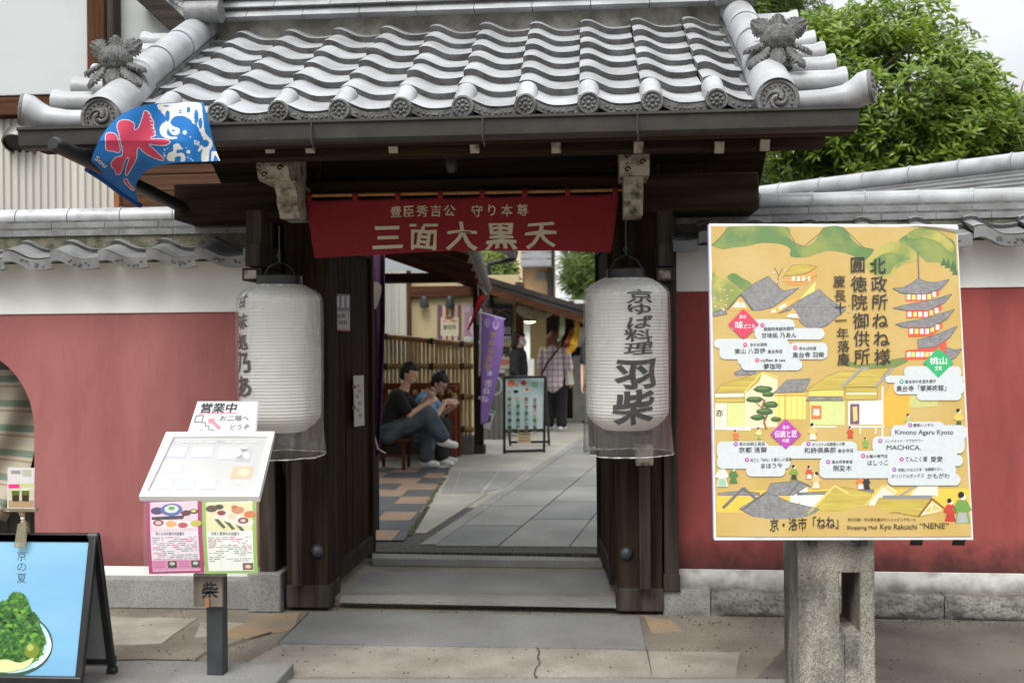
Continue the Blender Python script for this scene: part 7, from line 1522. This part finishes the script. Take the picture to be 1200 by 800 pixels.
    if hair_long: 
        for t in (-.055,-.03,0,.03,.055): m_.cone(hd-f*.03+(u_.cross(f))*t*1.2, hd-f*.075+(u_.cross(f))*t*1.45-V((0,0,.24 if hair_long is True else hair_long)), .062, .040)
    else: m_.ball(hd-f*.045-u_*.03, (.060,.076,.075), 12, 8, rot)
    m_.ball(hd+f*.044+u_*.066, (.046,.064,.028), 12, 8, rot)
    if bun: m_.ball(hd+u_*.125-f*.03, (.034,.034,.034), 10, 8)
    cut = MB(); hobj = remesh(m_, 'hair', root, .008, 1, hair)
    for vtx in hobj.data.vertices:
        p = vtx.co - hd; q = Vector((math.atan2(p.dot(f), p.dot(u_.cross(f)))*5, p.z*9, 0)); vtx.co += p.normalized()*(noise.noise(q+Vector((hd.x,0,0)))*.011 + noise.noise(q*2.7)*.006)
    # keep the face free: pull hair vertices in front of the face back inside the head
    for vtx in hobj.data.vertices:
        p = vtx.co - hd; a, z_ = p.dot(f), p.dot(u_)
        if a > .020 and z_ < .050: vtx.co = vtx.co - f*(a-.020)*.92
    for s_ in (-1, 1):
        e_ = MB().m(mat('dark_eyes', (.02,.015,.012), .2)); e_.ball(hd+f*.088+(u_.cross(f))*s_*.031+u_*.004, (.006,.011,.006), 8, 6, rot); e_.build('eye', parent=b_, smooth=60)
    if glasses:
        g_ = MB().m(M_STEEL)
        for s_ in (-1, 1): c = hd+f*.104+(u_.cross(f))*s_*.033+u_*.002; g_.tube([c+(u_.cross(f))*.024*math.cos(t*.5)+u_*.018*math.sin(t*.5) for t in range(14)], .0025, 5); g_.tube([c+(u_.cross(f))*s_*.024, hd+(u_.cross(f))*s_*.080+u_*.005], .0025, 5)
        g_.build('glasses', parent=root, smooth=60)
    if mask: g_ = MB().m(mat('white_face_mask', (.75,.76,.77), .8)); g_.ball(hd+f*.054-u_*.040, (.064,.072,.064), 14, 10, rot); g_.build('face_mask', parent=root, smooth=60)
    return root
M_TEE = mat('black_tee_cotton', (.012,.012,.014), .85, var=.2, scale=8, bump=.3, bscale=14); M_JEAN = mat('grey_blue_denim', (.085,.11,.13), .85, col2=(.035,.05,.065), scale=7, bump=.5, bscale=16, lo=.4, hi=.62)
M_BLS = mat('light_blue_shirt_cotton', lin((106,156,200)), .8, var=.1, scale=8, bump=.4, bscale=16); M_BLK = mat('black_trouser_cloth', (.014,.014,.016), .85, var=.2, scale=6, bump=.4, bscale=14); M_SHO = mat('white_shoe_leather', (.70,.70,.69), .5, var=.06, scale=20)
Wp = lambda x, y, Y: Vector(W(x, y, Y))
Y1 = 11.5; o_ = Vector
person('young man in black tee and grey jeans sitting cross-legged on the low stool, eating', (TX(462), Y1+.1, TZ(514)),
  dict(head=Wp(480,437,Y1+.05), neck=Wp(474,456,Y1+.06), shL=Wp(470,463,Y1+.22), shR=Wp(466,464,Y1-.12), elL=Wp(489,481,Y1+.20), elR=Wp(480,486,Y1-.14), wrL=Wp(502,464,Y1+.10), wrR=Wp(500,473,Y1-.06), plL=o_((0,-1,0)), plR=o_((.3,1,.2)), hdL=o_((.5,-.25,.6)), hdR=o_((.7,.2,.45)),
       hipL=Wp(457,508,Y1+.15), hipR=Wp(456,508,Y1-.08), knR=Wp(502,485,Y1-.06), anR=Wp(520,514,Y1-.12), knL=Wp(503,503,Y1+.14), anL=Wp(499,538,Y1+.10), ftR=o_((.96,-.1,-.1)), ftL=o_((.97,-.2,-.02))),
  (.92,-.25,-.30), M_TEE, M_JEAN, M_SHO, M_HAIR)
Y2 = 12.15
person('person in light blue shirt and glasses leaning forward on the bench, hair tied up', (BX(497), Y2, BZ(505)),
  dict(head=Wp(515.5,447.5,Y2-.05), neck=Wp(506,462,Y2), shL=Wp(503,466,Y2+.18), shR=Wp(496,470,Y2-.16), elL=Wp(519,483,Y2+.12), elR=Wp(511,488,Y2-.20), wrL=Wp(530,477,Y2+.05), wrR=Wp(522,470,Y2-.10), plL=o_((0,-1,.2)), plR=o_((.3,1,-.2)), hdL=o_((.6,-.3,.6)), hdR=o_((.9,.1,-.1)),
       hipL=Wp(489,503,Y2+.16), hipR=Wp(488,503,Y2-.08), knL=Wp(521,497,Y2+.12), knR=Wp(519,498,Y2-.14), anL=Wp(521,534,Y2+.10), anR=Wp(517,537,Y2-.22), ftL=o_((.95,-.25,0)), ftR=o_((.93,-.35,0))),
  (.86,-.22,-.62), M_BLS, M_BLK, M_SHO, M_HAIR, glasses=True, bun=True)
# the sweets in their hands
def snack(p, nm, lb, c):
    r_ = thing(nm, lb, 'snack', p); p = Vector(p); MB().m(mat('paper_cup', (.42,.34,.22), .7)).lathe([(.026,-.05),(.034,.02),(.030,.02)], p, (.1,0,1), 14).build('cup', parent=r_, smooth=50); MB().m(mat(c[0], c[1], .7, bump=.5, bscale=60, scale=30)).ball(p+Vector((0,0,.028)), (.034,.034,.026), 12, 8).build('filling', parent=r_, smooth=60); MB().m(M_BAMB).tube([p+Vector((-.005,-.01,.03)), p+Vector((-.05,-.05,.10))], .004, 6).build('stick', parent=r_)
snack(Wp(506,464,Y1-.03), 'ice_cream_cup', 'pale sweet in a paper cup held by the man in black', ('pale_sweet', (.55,.50,.34)))
snack(Wp(532.5,466,Y2-.02), 'ice_cream_cup', 'green tea sweet in a cup held by the person in blue', ('green_tea_sweet', (.20,.26,.04)))
# plaid shirt
M_PLD = mat('purple_plaid_cotton', (.86,.76,.73), .85, var=.03); t, b = nodes(M_PLD); tc = t.nodes.new('ShaderNodeTexCoord'); sx_ = t.nodes.new('ShaderNodeSeparateXYZ'); t.links.new(tc.outputs['Object'], sx_.inputs[0])
def band_(sock, per, wd, ph=0):
    a = t.nodes.new('ShaderNodeMath'); a.operation = 'MULTIPLY_ADD'; a.inputs[1].default_value = 1/per; a.inputs[2].default_value = ph; t.links.new(sock, a.inputs[0]); f_ = t.nodes.new('ShaderNodeMath'); f_.operation = 'FRACT'; t.links.new(a.outputs[0], f_.inputs[0]); c = t.nodes.new('ShaderNodeMath'); c.operation = 'LESS_THAN'; c.inputs[1].default_value = wd; t.links.new(f_.outputs[0], c.inputs[0]); return c.outputs[0]
old = b.inputs['Base Color'].links[0].from_socket; cur_ = old
for sock, per, wd, col, fac, ph in ((sx_.outputs[0],.085,.34,(.58,.34,.50),.32,.1),(sx_.outputs[2],.09,.32,(.58,.34,.50),.32,.3),(sx_.outputs[0],.085,.13,(.20,.08,.30),.7,.0),(sx_.outputs[2],.09,.12,(.20,.08,.30),.7,.2)):
    mm_ = t.nodes.new('ShaderNodeMath'); mm_.operation = 'MULTIPLY'; mm_.inputs[1].default_value = fac; t.links.new(band_(sock, per, wd, ph), mm_.inputs[0]); x_ = t.nodes.new('ShaderNodeMix'); x_.data_type = 'RGBA'; x_.inputs[7].default_value = (*col,1); t.links.new(mm_.outputs[0], x_.inputs[0]); t.links.new(cur_, x_.inputs[6]); cur_ = x_.outputs[2]
t.links.new(cur_, b.inputs['Base Color'])
M_HBR = mat('chestnut_hair', (.28,.11,.06), .4, col2=(.16,.06,.033), scale=50, stretch=(1,1,.12), bump=.5, bscale=80); M_HDB = mat('dark_brown_hair', (.040,.022,.016), .4, var=.3, scale=60, stretch=(1,1,.12), bump=.5, bscale=80)
YB_ = 15.9; zf = lambda Y: cz(Y)+.085
def stand(label, px, Y, pyh, facing, shirt, trous, shoe, hair, wid=.19, armdx=.06, **kw):
    top = W(px, pyh, Y); zg = cz(Y); H = top.z+.10-zg; x = top.x; sd = Vector((facing[1], -facing[0], 0)).normalized(); f = Vector((facing[0], facing[1], 0)).normalized()
    P = lambda s_, fz, z_: Vector((x, Y, zg)) + sd*s_ + f*fz + Vector((0,0,z_*H))
    J = dict(head=P(0,0,.935), neck=P(0,-.01,.845), shL=P(-wid,-.01,.80), shR=P(wid,-.01,.80), elL=P(-wid-armdx,-.02,.63), elR=P(wid+armdx,-.02,.63), wrL=P(-wid-armdx*.9,.05,.50), wrR=P(wid+armdx*.9,.05,.50), hipL=P(-.09,0,.50), hipR=P(.09,0,.50), knL=P(-.10,.02,.28), knR=P(.10,.01,.28), anL=P(-.11,0,.055), anR=P(.11,-.02,.055), ftL=f.copy(), ftR=f.copy(), plL=sd.copy(), plR=-sd)
    J.update(kw.pop('J', {})); return person(label, (x, Y, zg), J, (facing[0], facing[1], kw.pop('tiltz', -.05)), shirt, trous, shoe, hair, **kw), P
r_, P = stand('woman in purple plaid shirt and black trousers with long chestnut hair, seen from behind', 650, YB_, 395.5, (.35,.93), M_PLD, M_BLK, M_SHO, M_HBR, female=True, hair_long=.17, width=1.32, sleeve=.95, wid=.185)
o = MB().m(M_BLK); a = P(-.05,-.15,.83); o.tube([P(.12,-.03,.855), P(.08,-.155,.79), P(-.04,-.215,.68), P(-.16,-.16,.56), P(-.21,-.03,.52)], .014, 8); tag(o.build('shoulder_strap', smooth=60), 'black bag strap across the back of the woman in plaid', 'strap')
tb_ = thing('tote_bag', 'cream tote bag hanging from the shoulder of the woman in plaid', 'bag', P(.27,0,.5)); MB().m(mat('cream_canvas', (.66,.60,.52), .9, var=.06)).hexa([P(.20,-.10,.46),P(.27,-.10,.46),P(.29,.10,.46),P(.22,.10,.46),P(.20,-.06,.72),P(.235,-.06,.72),P(.245,.06,.72),P(.21,.06,.72)]).build('bag_body', parent=tb_, smooth=60, bevel=.03); MB().m(mat('cream_canvas', (.66,.60,.52), .9)).tube([P(.22,-.05,.71), P(.20,-.05,.80), P(.20,.02,.815), P(.23,.05,.71)], .012, 8).build('strap', parent=tb_, smooth=60)
r_, P = stand('woman in black with dark bobbed hair and white face mask behind the menu board', 608, 15.2, 398, (.97,-.10), M_TEE, M_BLK, M_SHO, M_HDB, female=True, hair_long=.10, width=1.1, sleeve=1.6, mask=True, wid=.17, J={})
tag(MB().m(ink((226,226,222),.5)).poly([W(619,420,14.9), W(626,420.5,14.9), W(625.5,441,14.9), W(618.5,441,14.9)], depth=(0,.05,0)).build('paper_bag', smooth=0), 'small white paper bag held by the woman in black', 'bag')
M_NAVY = mat('navy_tee_cotton', (.018,.022,.04), .85, var=.15, scale=8)
stand('person in navy tee mostly hidden behind the right lantern, one bare arm showing', 706, 12.9, 377, (-.25,-.97), M_NAVY, M_BLK, M_BLK, M_HAIR, wid=.20, armdx=.055)
